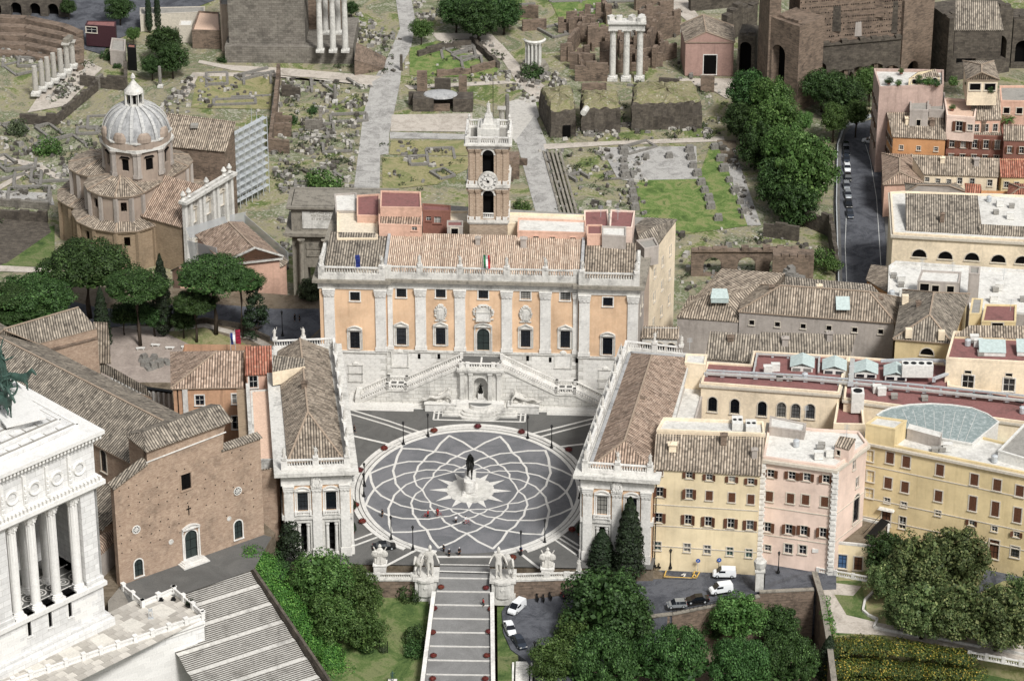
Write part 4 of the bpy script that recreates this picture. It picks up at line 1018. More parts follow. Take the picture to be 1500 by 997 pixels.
fo=[(tc[0]-tw/2,yf),(tc[0]+tw/2,yf),(tc[0]+tw/2,yf+tw),(tc[0]-tw/2,yf+tw)]
m=MB();hw=tw/2
for i in range(4):
 a,b=fo[i],fo[(i+1)%4];wallmesh(m,a,b,ZR-2,zA,[(hw-.75,hw+.75,ZR,ZR+2.1)]);wallmesh(m,a,b,zA,zB_,[(hw-1.1,hw+1.1,zA+.3,zB_-2.2)],rec=.9);wallmesh(m,a,b,zB_,zC_,[(hw-1.15,hw+1.15,zB_+1.9,zC_-1.4)],rec=.9)
m.build('wall',[brickT],tow)
m=MB();m.box((tc[0],tc[1],ZR),(tw-2.4,tw-2.4,zC_-ZR));m.build('bell_chamber',[void],tow)
for z,h,o in((zA-.5,.55,.45),(zA-.9,.4,.2),(zB_-1.1,.5,.25),(zB_-.5,.6,.65),(zC_-.9,.6,.3),(zC_-.3,.35,.6),(zC_+.05,.35,1.0)):ring(tow,fo,z,h,o,trav,'cornice')
m=MB();m.poly([(*p,zC_+.38)for p in offs(fo,.6)]);m.build('top_deck',[gflat],tow)
for z0,z1 in((zA+.05,zB_-1.1),(zB_+.1,zC_-.9)):
 for sd_ in range(4):
  a,b=fo[sd_],fo[(sd_+1)%4];dx,dy=(b[0]-a[0])/tw,(b[1]-a[1])/tw;rz=atan2(dy,dx)
  PP=lambda u,d,z,a=a,dx=dx,dy=dy:(a[0]+dx*u+dy*d,a[1]+dy*u-dx*d,z)
  for u in(.42,1.75,tw-1.75,tw-.42):pil(tow,u,0,.75,z0,z1,PP,rz,cap=.8,prj=.22,mat=brickT,base=.6)
  for u in(.42,1.75,tw-1.75,tw-.42):
   p=PP(u,0,z0);m=cached(('tblk'),lambda:(lambda m:(m.box((0,-.2,0),(.95,.5,.75)),m.box((0,-.22,0),(.01,.01,.01)),m.mesh('pilaster_base',[trav_clean]))[2])(MB()));bb=wl(tow);newob('pilaster_base',m,tow,(p[0]-bb[0],p[1]-bb[1],p[2]-bb[2]),rz)
  p=PP(hw,0,0);zz=z1-1.35;m=MB()
  n=8;ro=1.5;ri=1.15
  for i in range(n):
   a0,a1=pi*i/n,pi*(i+1)/n;c_=[(cos(a0),sin(a0)),(cos(a1),sin(a1))]
   q=[PP(hw+c_[0][0]*ri,.2,zz+c_[0][1]*ri),PP(hw+c_[0][0]*ro,.2,zz+c_[0][1]*ro),PP(hw+c_[1][0]*ro,.2,zz+c_[1][1]*ro),PP(hw+c_[1][0]*ri,.2,zz+c_[1][1]*ri)];m.poly(q)
   m.poly([PP(hw+c_[0][0]*ro,.2,zz+c_[0][1]*ro),PP(hw+c_[0][0]*ro,0,zz+c_[0][1]*ro),PP(hw+c_[1][0]*ro,0,zz+c_[1][1]*ro),PP(hw+c_[1][0]*ro,.2,zz+c_[1][1]*ro)][::-1])
   m.poly([PP(hw,.012,zz-.2),PP(hw+c_[0][0]*ri,.012,zz+c_[0][1]*ri-.0),PP(hw+c_[1][0]*ri,.012,zz+c_[1][1]*ri)],1)
  m.build('arch',[trav,void],tow)
  balustrade(tow,PP(hw-1.1,-.1,z0+.25),PP(hw+1.1,-.1,z0+.25),1.2,.36,mat=trav_clean,w=.2,ends=False)
zc=zt(264);m=MB();yc=yf-.75
def disc(m,r,y,mi=0,n=32,r0=0,z=zc):
 for i in range(n):
  a,b=2*pi*i/n,2*pi*(i+1)/n
  m.poly([(tc[0]+r0*cos(a),y,z+r0*sin(a)),(tc[0]+r*cos(a),y,z+r*sin(a)),(tc[0]+r*cos(b),y,z+r*sin(b)),(tc[0]+r0*cos(b),y,z+r0*sin(b))]if r0 else[(tc[0],y,z),(tc[0]+r*cos(a),y,z+r*sin(a)),(tc[0]+r*cos(b),y,z+r*sin(b))],mi)
ck=MB();disc(ck,1.85,yc);
for i in range(32):
 a,b=2*pi*i/32,2*pi*(i+1)/32
 ck.poly([(tc[0]+2.0*cos(a),yc+.0,zc+2.0*sin(a)),(tc[0]+2.0*cos(a),yf,zc+2.0*sin(a)),(tc[0]+2.0*cos(b),yf,zc+2.0*sin(b)),(tc[0]+2.0*cos(b),yc,zc+2.0*sin(b))],1)
disc(ck,2.0,yc-.06,1,32,1.78);cko=ck.build('clock',[trav_clean,trav],tow)
m=MB();disc(m,.28,yc-.06);disc(m,1.22,yc-.03,0,32,1.16)
m.build('clock_hub',[iron],cko)
num=['XII','I','II','III','IIII','V','VI','VII','VIII','IX','X','XI'];m=MB()
def stroke(x0,z0,x1,z1,w,a,r,y=yc-.04):
 P=[]
 d=Vector((x1-x0,z1-z0));d.normalize();s=Vector((-d.y,d.x))*w/2
 for x,z in((x0-s.x,z0-s.y),(x1-s.x,z1-s.y),(x1+s.x,z1+s.y),(x0+s.x,z0+s.y)):
  X=x*cos(a)+(z+r)*sin(a);Z=-x*sin(a)+(z+r)*cos(a);P.append((tc[0]+X,y,zc+Z))
 if normal(P).y>0:P=P[::-1]
 m.poly(P)
for k,s in enumerate(num):
 a=2*pi*k/12;wd={'I':.09,'V':.2,'X':.2};tot=sum(wd[c]for c in s)+.0;x=-tot/2
 for c in s:
  w=wd[c]
  if c=='I':stroke(x+w/2,-.2,x+w/2,.2,.05,a,1.46)
  elif c=='V':stroke(x+.02,.2,x+w/2,-.2,.06,a,1.46);stroke(x+w-.02,.2,x+w/2,-.2,.035,a,1.46)
  else:stroke(x+.02,.2,x+w-.02,-.2,.06,a,1.46);stroke(x+w-.02,.2,x+.02,-.2,.035,a,1.46)
  x+=w
m.build('numeral',[iron],cko)
m=MB();stroke(0,-.2,0,.85,.13,radians(-25),0,yc-.09);stroke(0,-.3,0,1.3,.09,radians(-80+12),0,yc-.08);m.build('clock_hand',[iron],cko)
ft=offs(fo,.55)
for i in range(4):
 a,b=ft[i],ft[(i+1)%4];balustrade(tow,(*a,zC_+.4),(*b,zC_+.4),1.5,.42,mat=trav_clean,w=.34,posts=[0.02,.3,.7],pw=.75)
m=MB();c=(tc[0],tc[1]);zz=zC_+.4
m.box((c[0],c[1],zz),(4.4,4.4,2.2));m.box((c[0],c[1],zz+2.2),(3.2,3.2,.7));m.box((c[0],c[1],zz+2.9),(2.2,2.2,1.0),taper=.8);m.box((c[0],c[1],zz+3.9),(1.5,1.5,.7));m.build('pedestal',[trav],tow)
st=statue('white marble goddess statue on top of the bell tower beside a tall iron pole',(c[0],c[1],zz+4.6),0,2.9,'robed',base=.3)
m=MB();m.tube([(c[0]+.9,c[1]-.2,zz+3),(c[0]+.9,c[1]-.2,zz+12)],.06,5);m.build('pole',[iron],tow)
for sx,sy in((-1,-1),(1,-1),(1,1),(-1,1)):
 m=MB();m.lathe((ft[0][0]+.3 if sx<0 else ft[1][0]-.3,ft[0][1]+.3 if sy<0 else ft[2][1]-.3,zC_+2.0),[(.3,0),(.22,.5),(.34,.8),(.1,1.3)],8);m.build('finial',[trav],tow)
stc=thing('double_staircase','white stone double staircase with balustrades climbing to the palace door','staircase',SP(SL/2,5,0))
uc=onS(706,520)[0];DF=5.2;DR=.9
zland=onS(706,533,DF+.3)[1]-1.15;umL=onS(594,560,4.6)[0];umL2=onS(567,565,4.6)[0];ulo=onS(526,579,4.6)[0]
zmid=onS(580,563,4.6)[1]-1.1
a1=uc-umL;a2=uc-umL2;a3=uc-ulo;H1=4.05
print('sen z: string',zSt,'landing',zland,'mid',zmid,a1,a2,a3)
zland=min(zland,zSt+.2)
m=MB()
def slab(prof,d0,d1,s,mi=0):
 for(x0,z0),(x1,z1)in zip(prof,prof[1:]):
  A,B=SP(uc+s*x0,d1,z0),SP(uc+s*x1,d1,z1);C,D=SP(uc+s*x1,d0,z1),SP(uc+s*x0,d0,z0)
  q=[A,B,C,D];q=q if normal(q).z>0 else q[::-1];m.poly(q,1)
  q=[SP(uc+s*x0,d1,-.3),SP(uc+s*x1,d1,-.3),B,A];q=q if s>0 else q[::-1];m.poly(q,mi)
 x,z=prof[-1];q=[SP(uc+s*x,d1,-.3),SP(uc+s*x,d0,-.3),SP(uc+s*x,d0,z),SP(uc+s*x,d1,z)];m.poly(q if s>0 else q[::-1],mi)
prof=[(H1,zland)]
for s in(-1,1):slab([(H1,zland),(a1,zmid),(a2,zmid),(a3,.5)],0,4.6,s)
for q in([SP(uc-H1,DF,-.3),SP(uc+H1,DF,-.3),SP(uc+H1,DF,zland),SP(uc-H1,DF,zland)],):pass
m.poly([SP(uc-H1,DF,zland),SP(uc+H1,DF,zland),SP(uc+H1,0,zland),SP(uc-H1,0,zland)],2)
m.build('stair_body',[trav_ash,trav_clean,grey_pave],stc)
m=MB()
for s in(-1,1):
 n=26
 for k in range(n):
  x=H1+(a1-H1)*(k+.5)/n;z=zland+(zmid-zland)*(k+.5)/n;p=SP(uc+s*x,2.4,z-.02);m.box(p,((a1-H1)/n*.5,3.6,.10),srz)
 n=14
 for k in range(n):
  x=a2+(a3-a2)*(k+.5)/n;z=zmid+(.5-zmid)*(k+.5)/n;p=SP(uc+s*x,2.4,z-.02);m.box(p,((a3-a2)/n*.5,3.6,.10),srz)
 p=SP(uc+s*(a1+a2)/2,2.4,zmid);m.box((p[0],p[1],zmid+.004),(a2-a1-1.2,2.6,.02),srz,m=1);m.box((p[0],p[1],zmid+.02),(.4,2.6,.02),srz)
m.box(SP(uc,2.6,zland+.01),(.35,4.4,.03),srz)
m.build('step_row',[trav_clean,grey_pave],stc)['kind']='stuff'
for s in(-1,1):
 for d,hh in((4.45,0),(DR+.15,0)):
  balustrade(stc,SP(uc+s*H1,d,zland),SP(uc+s*a1,d,zmid),1.15,.5,mat=trav_clean,w=.26,pw=.6)
  balustrade(stc,SP(uc+s*a1,d,zmid),SP(uc+s*a2,d,zmid),1.15,.5,mat=trav_clean,w=.26,pw=.6)
  balustrade(stc,SP(uc+s*a2,d,zmid),SP(uc+s*a3,d,.55),1.15,.5,mat=trav_clean,w=.26,pw=.6)
 balustrade(stc,SP(uc+s*H1,4.6,zland),SP(uc+s*H1,DF,zland),1.15,.5,mat=trav_clean,w=.26,pw=.5)
 m=MB();m.bar(SP(uc+s*H1,4.68,zland-.45),SP(uc+s*a1,4.68,zmid-.45),.2,.3);m.bar(SP(uc+s*a1,4.68,zmid-.45),SP(uc+s*a2,4.68,zmid-.45),.2,.3);m.bar(SP(uc+s*a2,4.68,zmid-.45),SP(uc+s*a3,4.68,.15),.2,.3)
 x=(a1+a2)/2;p=SP(uc+s*x,4.65,.9);m.box(p,(2.6,.14,1.7),srz);m.box(SP(uc+s*(a3+.35),2.6,0),(.9,4.8,1.75),srz);m.build('moulding',[trav],stc)
balustrade(stc,SP(uc-H1,DF-.15,zland),SP(uc+H1,DF-.15,zland),1.15,.5,mat=trav_clean,w=.26,posts=[0.03,.18,.82,.97],pw=.8)
m=MB();hb=4.4
A,B=SP(uc-hb,DF,0)[:2],SP(uc+hb,DF,0)[:2];wallmesh(m,A,B,-.3,zland-.05,[(hb-1.35,hb+1.35,1.9,zland-2.2)],rec=1.6)
for s in(-1,1):
 q=[SP(uc+s*hb,DF,-.3),SP(uc+s*hb,4.4,-.3),SP(uc+s*hb,4.4,zland-.05),SP(uc+s*hb,DF,zland-.05)];m.poly(q if s>0 else q[::-1])
m.poly([SP(uc-hb,DF,zland-.06),SP(uc+hb,DF,zland-.06),SP(uc+hb,4.3,zland-.06),SP(uc-hb,4.3,zland-.06)])
m.poly([SP(uc-1.4,DF-1.59,1.8),SP(uc+1.4,DF-1.59,1.8),SP(uc+1.4,DF-1.59,zland-1),SP(uc-1.4,DF-1.59,zland-1)])
for s in(-1,1):
 for x in(1.95,3.7):m.box(SP(uc+s*x,DF+.18,0.6),(.75,.5,zland-1.4),srz);m.box(SP(uc+s*x,DF+.2,.0),(1.0,.7,.9),srz);m.box(SP(uc+s*x,DF+.22,zland-1.3),(.95,.75,.5),srz)
m.box(SP(uc,DF+.2,zland-.8),(9.2,.9,.3),srz);m.box(SP(uc,DF+.25,zland-.5),(9.5,1.1,.45),srz)
n=8;zz=zland-2.5
for i in range(n):
 a0,a1_=pi*i/n,pi*(i+1)/n;P=lambda r,a,d:SP(uc+r*cos(a),DF+d,zz-.9+r*sin(a));m.poly([P(1.35,a0,.12),P(1.7,a0,.12),P(1.7,a1_,.12),P(1.35,a1_,.12)])
for s in(-1,1):
 P=lambda r,a,d:SP(uc+s*r*cos(a),DF+d,zz-.9+r*sin(a));m.poly([SP(uc+s*1.36,DF+.01,zz+.55)]+[P(1.35,pi*i/12,.01)for i in range(7)])
m.build('niche_wall',[trav],stc)
fs=thing('fountain','white marble fountain with stepped curved basins below the palace staircase','fountain',SP(uc,8,0))
m=MB()
def bump_poly(w,d0,d1,bul,z0,z1,mi=0):
 P=[SP(uc-w,d0,0)[:2],SP(uc-w,d1,0)[:2]];
 for k in range(13):
  t=-1+2*k/12;P.append(SP(uc+bul*t,d1+(1.5*(1-t*t)**.5 if abs(t)<1 else 0),0)[:2])
 P+=[SP(uc+w,d1,0)[:2],SP(uc+w,d0,0)[:2]];m.prism(P,z0,z1,mi)
bump_poly(7.6,4.7,9.0,4.2,-.1,.35);bump_poly(7.2,4.7,8.4,3.9,-.1,.75);bump_poly(6.8,4.7,7.8,3.6,-.1,1.15);m.build('basin_steps',[trav],fs)
m=MB();bump_poly(4.8,5.2,6.9,2.2,1.1,2.0);m.build('upper_basin',[trav_clean],fs)
m=MB();P=[SP(uc+2.4*cos(pi+pi*k/12)*.98,6.6-1.4*sin(pi+pi*k/12),0)[:2]for k in range(13)];m.prism(P,2.0,2.02);m.build('water',[glassg],fs)
m=MB();m.bar(SP(uc-9.2,10.4,.0),SP(uc+9.2,10.4,.0),.35,.05);m.bar(SP(uc-9.2,4.8,.0),SP(uc-9.2,10.4,.0),.35,.05);m.bar(SP(uc+9.2,4.8,.0),SP(uc+9.2,10.4,.0),.35,.05);m.bar(SP(uc-9.2,7.6,.0),SP(uc-7.4,7.6,0),.3,.05);m.bar(SP(uc+9.2,7.6,.0),SP(uc+7.4,7.6,0),.3,.05);m.bar(SP(uc-8.3,4.8,.0),SP(uc-8.3,10.4,.0),.3,.045);m.bar(SP(uc+8.3,4.8,.0),SP(uc+8.3,10.4,.0),.3,.045);m.build('paving_lines',[white_line],kind='structure')
t=thing('seated_statue','dark red and white seated goddess statue in the niche above the fountain','statue',SP(uc,DF-.8,1.95))
m=MB();m.box((0,0,0),(1.1,1.1,1.3));newob('pedestal',m.mesh('pedestal',[trav_clean]),t)
g=human('figure',[bronze],ll=((-.14,-.42,.50),(-.14,-.42,.05)),rl=((.14,-.42,.50),(.14,-.42,.05)),ra=((.30,-.1,1.0),(.36,-.35,1.25)),pel=.55+.0)
o=newob('figure',g,t,(0,.1,1.3),srz,1.5);m=MB();robe(m,.9,.02,.16,.34,y=-.2,seed=3);newob('drapery',m.mesh('drapery',[bronze]),o)
def rivergod(px,py,label,s):
 u,z=onS(px,py,6.3);t=thing('reclining_statue',label,'statue',SP(u,6.0,0),srz)
 m=MB();m.box((0,0,0),(6.2,2.0,1.6));m.box((0,0,1.6),(6.5,2.3,.22));newob('pedestal',m.mesh('pedestal',[trav_clean]),t)
 J=[(0,0,.45,.34),(.35*s,0,.75,.30),(.75*s,0,1.15,.34),(.95*s,0,1.45,.14),(1.0*s,0,1.7,.20),(1.02*s,0,1.9,.16)]
 E=[(0,1),(1,2),(2,3),(3,4),(4,5)]
 def ad(p,x,y,z,r):J.append((x*s,y,z,r));E.append((p,len(J)-1));return len(J)-1
 k=ad(0,-.5,-.15,.55,.24);k=ad(k,-1.1,-.3,.80,.17);k=ad(k,-1.7,-.3,.35,.13);ad(k,-2.0,-.35,.30,.10)
 k=ad(0,-.5,.2,.40,.22);k=ad(k,-1.2,.25,.35,.17);k=ad(k,-1.9,.2,.22,.13);ad(k,-2.2,.15,.28,.10)
 k=ad(2,1.0,-.35,1.15,.14);k=ad(k,1.35,-.4,.65,.12);ad(k,1.3,-.75,.35,.10)
 k=ad(2,.7,.35,1.2,.14);k=ad(k,.1,.1,1.0,.12);ad(k,-.35,-.2,.95,.09)
 f=skin('river_god',J,E,[statue_m],1);newob('figure',f,t,(0,0,1.8),0,1.75)
 m=MB();m.lathe((0,0,0),[(.5,0),(.6,.3),(.35,.6),(.1,.75)],9);newob('rock',m.mesh('rock',[statue_m]),t,(1.6*s,.3,1.8));m=MB();robe(m,.75,.0,.5,.85,seed=3);newob('drapery',m.mesh('drapery',[statue_m]),t,(-.3*s,.1,1.8))
rivergod(645,578,'reclining river god statue left of the fountain',1);rivergod(767,580,'reclining river god statue right of the fountain',-1)
m=MB()
for d,z in((5.6,.42),(6.2,.28),(6.8,.14)):
 for s in(-1,1):
  m=MB();P=[SP(uc+s*9.4,0,0)[:2],SP(uc+s*9.4,d-.6,0)[:2],SP(uc+s*13.5,d-.6,0)[:2],SP(uc+s*13.5,d+.5,0)[:2],SP(uc+s*(a3+2+(d-5)*.3),d+.5,0)[:2],SP(uc+s*(a3+2+(d-5)*.3),0,0)[:2]];m.prism(P,-.05,z);m.build('base_step',[white_line],stc)
def endpalace(name,label,A,B,C,D,roofpx,left):
 H=18.6;foot=[A,B,C,D];b=thing('museum_palace',label,'palace',(sum(p[0]for p in foot)/4,sum(p[1]for p in foot)/4,0))
 zi=8.1
 L=hypot(B[0]-A[0],B[1]-A[1])
 def face(P0,P1,nb,name):
  L=hypot(P1[0]-P0[0],P1[1]-P0[1]);dx,dy=(P1[0]-P0[0])/L,(P1[1]-P0[1])/L;rz=atan2(dy,dx);PP=lambda u,d,z:(P0[0]+dx*u+dy*d,P0[1]+dy*u-dx*d,z)
  bw=(L-2.0)/nb;wins=[]
  for k in range(nb):
   u=1.0+bw*(k+.5);wins.append(('u',u,zi+1.7,1.9,3.9,'plain bars round',dict(fm=trav_clean)))
  m=MB();facade(b,P0,P1,zi+.9,H-3.2,ochre if True else trav,wins,m=m);m.build('wall',[ochre],b)
  m=MB();wallmesh(m,P0,P1,-2.5,zi,[(1+bw*(k+.5)-bw*.24,1+bw*(k+.5)+bw*.24,.3,zi-.9)for k in range(nb)],rec=2.0);m.build('portico_wall',[trav],b)
  for k in range(nb):
   u=1+bw*(k+.5);m=MB();hw=bw*.24
   q=[PP(u-hw,-1.9,.0),PP(u+hw,-1.9,0),PP(u+hw,-1.9,zi-.8),PP(u-hw,-1.9,zi-.8)];m.poly(q,1)
   for s in(-1,1):
    p=PP(u+s*(hw-.42),-.5,.3);m.lathe(p,[(.42,0),(.42,.25),(.34,.4),(.30,zi-2.2),(.42,zi-1.9),(.42,zi-1.4)],10)
   m.build('portico_column',[trav_clean,void],b)
   p=PP(u,-1.6,1.0);m=MB();
   for z in(1.6,3.1,4.6):m.box(PP(u,-1.75,z),(2*hw-1.6,.12,.7),rz)
   m.build('gate_bars',[iron],b)
   balustrade(b,PP(u-1.4,.35,zi+.95),PP(u+1.4,.35,zi+.95),.75,.3,mat=trav_clean,w=.22,pw=.4)
  for k in range(nb+1):pil(b,1.0+bw*k if 0<k<nb else(1.05 if k==0 else L-1.05),0,1.75,-.4,H-3.15,PP,rz,cap=1.5,prj=.42,base=2.2)
  return PP,rz
 PF,rf=face(A,B,2,'f')
 if left:PS,rs=face(B,C,7,'s');oth=[(C,D),(D,A)]
 else:PS,rs=face(D,A,7,'s');oth=[(B,C),(C,D)]
 m=MB();[wallmesh(m,p,q,-3,H-3.2,[])for p,q in oth];m.build('back_wall',[ochre],b)
 ring(b,foot,zi,.9,.32,trav,'entablature');ring(b,foot,H-3.2,2.1,.30,trav_clean,'frieze',inn=.3);ring(b,foot,H-1.1,.35,.8,trav,'cornice',inn=.6);ring(b,foot,H-.75,.75,1.5,trav,'cornice',inn=1.5)
 m=MB();e=offs(foot,.35);n=int(L/.55)
 for(p,q)in((A,B),(B,C)if left else(D,A)):
  l=hypot(q[0]-p[0],q[1]-p[1]);k_=int(l/.7)
  for k in range(k_):
   t=(k+.5)/k_;nx,ny=(q[1]-p[1])/l,-(q[0]-p[0])/l;m.box((p[0]+(q[0]-p[0])*t+nx*.65,p[1]+(q[1]-p[1])*t+ny*.65,H-1.5),(.34,.5,.4),atan2(q[1]-p[1],q[0]-p[0]))
 o=m.build('dentil_row',[trav],b);o['kind']='stuff'
 relief(b,PF,L/2,.5,H-3.6,1.7,2.3,rf,'coat_of_arms',3,mat=trav_clean)
 bf=offs(foot,-.1);
 for i,posts in((0,[.03,.5,.97]),(1,[k/7 for k in range(1,7)]+[.99]),(2,[.5]),(3,[k/7 for k in range(1,7)]+[.01])):
  if(i==1 and not left)or(i==3 and left):continue
  p,q=bf[i],bf[(i+1)%4];balustrade(b,(*p,H+.02),(*q,H+.02),1.5,.48,mat=trav_clean,w=.4,posts=posts,pw=1.2,plinth=.55)
 sides=[(0,[.03,.5,.97])]+([(1,[k/7 for k in range(1,7)])]if left else[(3,[k/7 for k in range(1,7)])])+[(2,[.03,.5]if not left else[.5,.97])]
 wh='left' if left else 'right'
 for i,ps in sides:
  for j,t in enumerate(ps):
   p=lerp(bf[i],bf[(i+1)%4],t);p=(*p,H+2.2)
   order=['first','second','third','fourth','fifth','sixth'];kk=j if(i==1)else(len(ps)-1-j)
   lab={0:['left corner of the front','middle of the front','right corner of the front'][j]if i==0 else '',1:order[kk]+' from the front along the square side',3:order[kk]+' from the front along the square side',2:'back edge, '+('middle' if t==.5 else 'outer corner')}[i]
   statue('weathered statue on the %s side palace balustrade, %s'%(wh,lab),p,{0:rf,1:rf+pi/2,2:rf+pi,3:rf-pi/2}[i],2.6,('robed','hero')[(j+i)%2],'statues on the side palace balustrades',base=.45)
 return b,foot,H
nuo,nf,NH=endpalace('n','palace with two-bay white front on the left side of the square',(-34.0,-22.9),(-21.6,-21.6),(-28.2,26.0),(-40.2,24.6),None,True)
con,cf,_=endpalace('c','palace with two-bay white front on the right side of the square',(21.2,-21.9),(34.0,-23.3),(40.6,24.0),(29.4,26.4),None,False)
zr=21.3
A=(-33.2,-20.5,18.9);B=(-22.8,-19.4,18.9);C=(-29.2,24.5,18.9);D=(-39.2,23.4,18.9)
r0=W(451,603,zr+.3);r1=W(447,535,zr+.3)
roof(nuo,[[A,B,r0],[B,C,(*lerp(C[:2],D[:2],.55),zr+.3),r0],[D,A,r0,(*lerp(C[:2],D[:2],.55),zr+.3)]],roofA,roofA,name='roof',ridges=[(r0,A),(r0,B),(r0,(*lerp(C[:2],D[:2],.55),zr+.3))],ridge_m=ridge_cap)
b,E=bldg('roof_gable','pale triangular gable wall standing in the left palace roof','roof gable',[(399,545),(447,536),(446,524),(400,520)],21.9,19,cream,roofG,kind='flat',par_h=0)
E4=[(22.6,-20.6,18.9),(34.6,-21.9,18.9),(41.8,23,18.9),(30.2,24.7,18.9)]
q0=W(915,645,22.4);q1=W(955,520,22.4)
roof(con,[[E4[0],E4[1],q0],[E4[1],E4[2],q1,q0],[E4[2],E4[3],q1],[E4[3],E4[0],q0,q1]],roofB,roofB,name='roof',ridges=[(q0,q1),(q0,E4[0])],ridge_m=ridge_cap)
m=MB();
for p,q in((E4[3],E4[0]),(E4[2],E4[3])):m.bar((p[0],p[1],p[2]+.05),(q[0],q[1],q[2]+.05),.8,.12)
m.build('gutter',[lead],con)
def WS(px,py,zf,z=0):
 for _ in range(12):x,y,_z=W(px,py,z);z=zf(x,y)
 return W(px,py,z)
def wsheet(name,px,zf,mat,dz=0,z0=0,skirt=0):
 P=[WS(a,b,lambda x,y:zf(x,y)+dz,z0)for a,b in px]
 if area([p[:2]for p in P])<0:P=P[::-1]
 m=MB();m.poly(P)
 if skirt:
  for i in range(len(P)):
   a,b=P[i],P[(i+1)%len(P)];m.poly([(a[0],a[1],a[2]-skirt),(b[0],b[1],b[2]-skirt),b,a])
 return m.build(name,[mat],kind='structure')
PV=8.0
m=MB();m.prism([(-64,-50),(-50.5,-46.5),(-38,-38.5),(-35.2,-27),(-40,-20),(-43,-4),(-62,0),(-90,-60)],-21,PV-.35,0);m.build('church_hill_terrain',[earth],kind='structure')
sheet('church_forecourt',[(176,857),(386,783),(398,786),(372,833),(262,872),(190,885)],PV-.02,grey_pave)
ch=thing('brick_church','large brown brick church with flat screen front and long tiled nave roof','church',W(280,830,PV))
C0=W2(176,857,PV);C1=W2(387,782,PV);CL=hypot(C1[0]-C0[0],C1[1]-C0[1]);cd_=((C1[0]-C0[0])/CL,(C1[1]-C0[1])/CL);cn=(cd_[1],-cd_[0]);crz=atan2(cd_[1],cd_[0])
def CP(u,d,z):return(C0[0]+cd_[0]*u+cn[0]*d,C0[1]+cd_[1]*u+cn[1]*d,z)
def onC(px,py):return onwall(C0,C1,px,py)
prof=[onC(*q)for q in((163,715),(182,698),(215.6,676),(214,657),(341,611),(327.7,622),(324,639),(375,642))]
prof[0]=(0,prof[0][1]);prof[-1]=(CL,prof[-1][1]);print('church prof',[(round(a,1),round(b,1))for a,b in prof])
zl,zr_=prof[0][1],prof[-1][1]
doors=[(203,831,1.7,3.6,'arch door'),(280,797,2.5,6.0,'arch door round'),(349,775,1.7,3.9,'arch door')]
zw=min(zl,zr_)-.6
m=MB();facade(ch,C0,C1,PV-3,zw,brickA,[(a,b,w,h,k,dict(fm=trav_clean,sm=woodd))for a,b,w,h,k in doors]+[(272.5,705,2.0,3.3,'dark',dict(fm=brickA))],m=m)
u1,z1=prof[2];u2,z2=prof[4];z1t=prof[3][1];u2=onC(338,700)[0]
top=[(0,zw),(CL,zw),(CL,zr_),(onC(326,640)[0],zr_),(u2-1.0,prof[6][1]+.8),(u2-.4,z2-.6),(u1,z1t-.4),(u1,z1-.4),(0,zl)]
m.poly([CP(u,0,z)for u,z in top]);
for a,b in zip(top[2:],top[3:]):
 q=[CP(a[0],0,a[1]),CP(a[0],-1.2,a[1]),CP(b[0],-1.2,b[1]),CP(b[0],0,b[1])];m.poly(q)
for s,u in((0,0),(1,CL)):
 q=[CP(u,-1.2,PV-12),CP(u,0,PV-12),CP(u,0,zl if not s else zr_),CP(u,-1.2,zl if not s else zr_)];m.poly(q if not s else q[::-1])
m.poly([CP(0,-1.2,PV),CP(CL,-1.2,PV),CP(CL,-1.2,zw),CP(0,-1.2,zw)][::-1])
m.build('front_wall',[brickA],ch)
m=MB();m.bar(CP(u1-.3,.12,z1-.1),CP(u2-.6,.12,prof[6][1]+.6),.2,.16);m.build('string_course',[trav_clean],ch)
roof(ch,[[CP(-.3,.4,zl-.1),CP(u1,.4,z1-.1),CP(u1,-1.6,z1+.3),CP(-.3,-1.6,zl+.3)]],roofG,name='coping')
roof(ch,[[CP(onC(323,640)[0],.3,zr_),CP(CL+.3,.3,zr_),CP(CL+.3,-1.5,zr_+.4),CP(onC(323,640)[0],-1.5,zr_+.4)]],roofG,name='coping')
roof(ch,[[CP(u1-.5,.7,z1t-.1),CP(u2+.6,.7,z2-.2),CP(u2+.4,-3.2,z2+1.4),CP(u1+1.2,-3.2,z1t+1.5)],[CP(u1-.5,.7,z1t-.1),CP(u1+1.2,-3.2,z1t+1.5),CP(u1-.5,-6,z1t-.1)],[CP(u1+1.2,-3.2,z1t+1.5),CP(u2+.4,-3.2,z2+1.4),CP(u2+.6,-7,z2-.2),CP(u1-.5,-7,z1t-.1)]],roofG,name='upper_roof')
m=MB();wallmesh(m,CP(u1,-6.5,0)[:2],CP(u1,0,0)[:2],20,z1t-.2,[]);m.build('side_wall',[brickA],ch)
for px,py,r in((199.5,775,.85),(348,718.5,.85),(250.5,793,.5),(335.5,759,.45)):
 u,z=onC(px,py);m=MB();c=CP(u,.06,z)
 for i in range(16):
  a,b=2*pi*i/16,2*pi*(i+1)/16
  f=lambda r,a,d=.06:CP(u+r*cos(a),d,z+r*sin(a));m.poly([f(r*.78,a,.1),f(r,a,.1),f(r,b,.1),f(r*.78,b,.1)]);m.poly([f(r,a,.1),f(r,a,0),f(r,b,0),f(r,b,.1)])
  m.poly([CP(u,.02,z),f(r*.8,a,.02),f(r*.8,b,.02)],1)
 if r>.6:
  for k in range(8):
   a=2*pi*k/8;m.bar(CP(u,.07,z),CP(u+r*.8*cos(a),.07,z+r*.8*sin(a)),.10,.06,0,up=(cn[0],cn[1],0));
  for i in range(12):
   a,b=2*pi*i/12,2*pi*(i+1)/12;m.poly([f(r*.38,a,.09),f(r*.5,a,.09),f(r*.5,b,.09),f(r*.38,b,.09)])
 m.build('rose_window',[trav_clean,void if r>.6 else trav],ch)
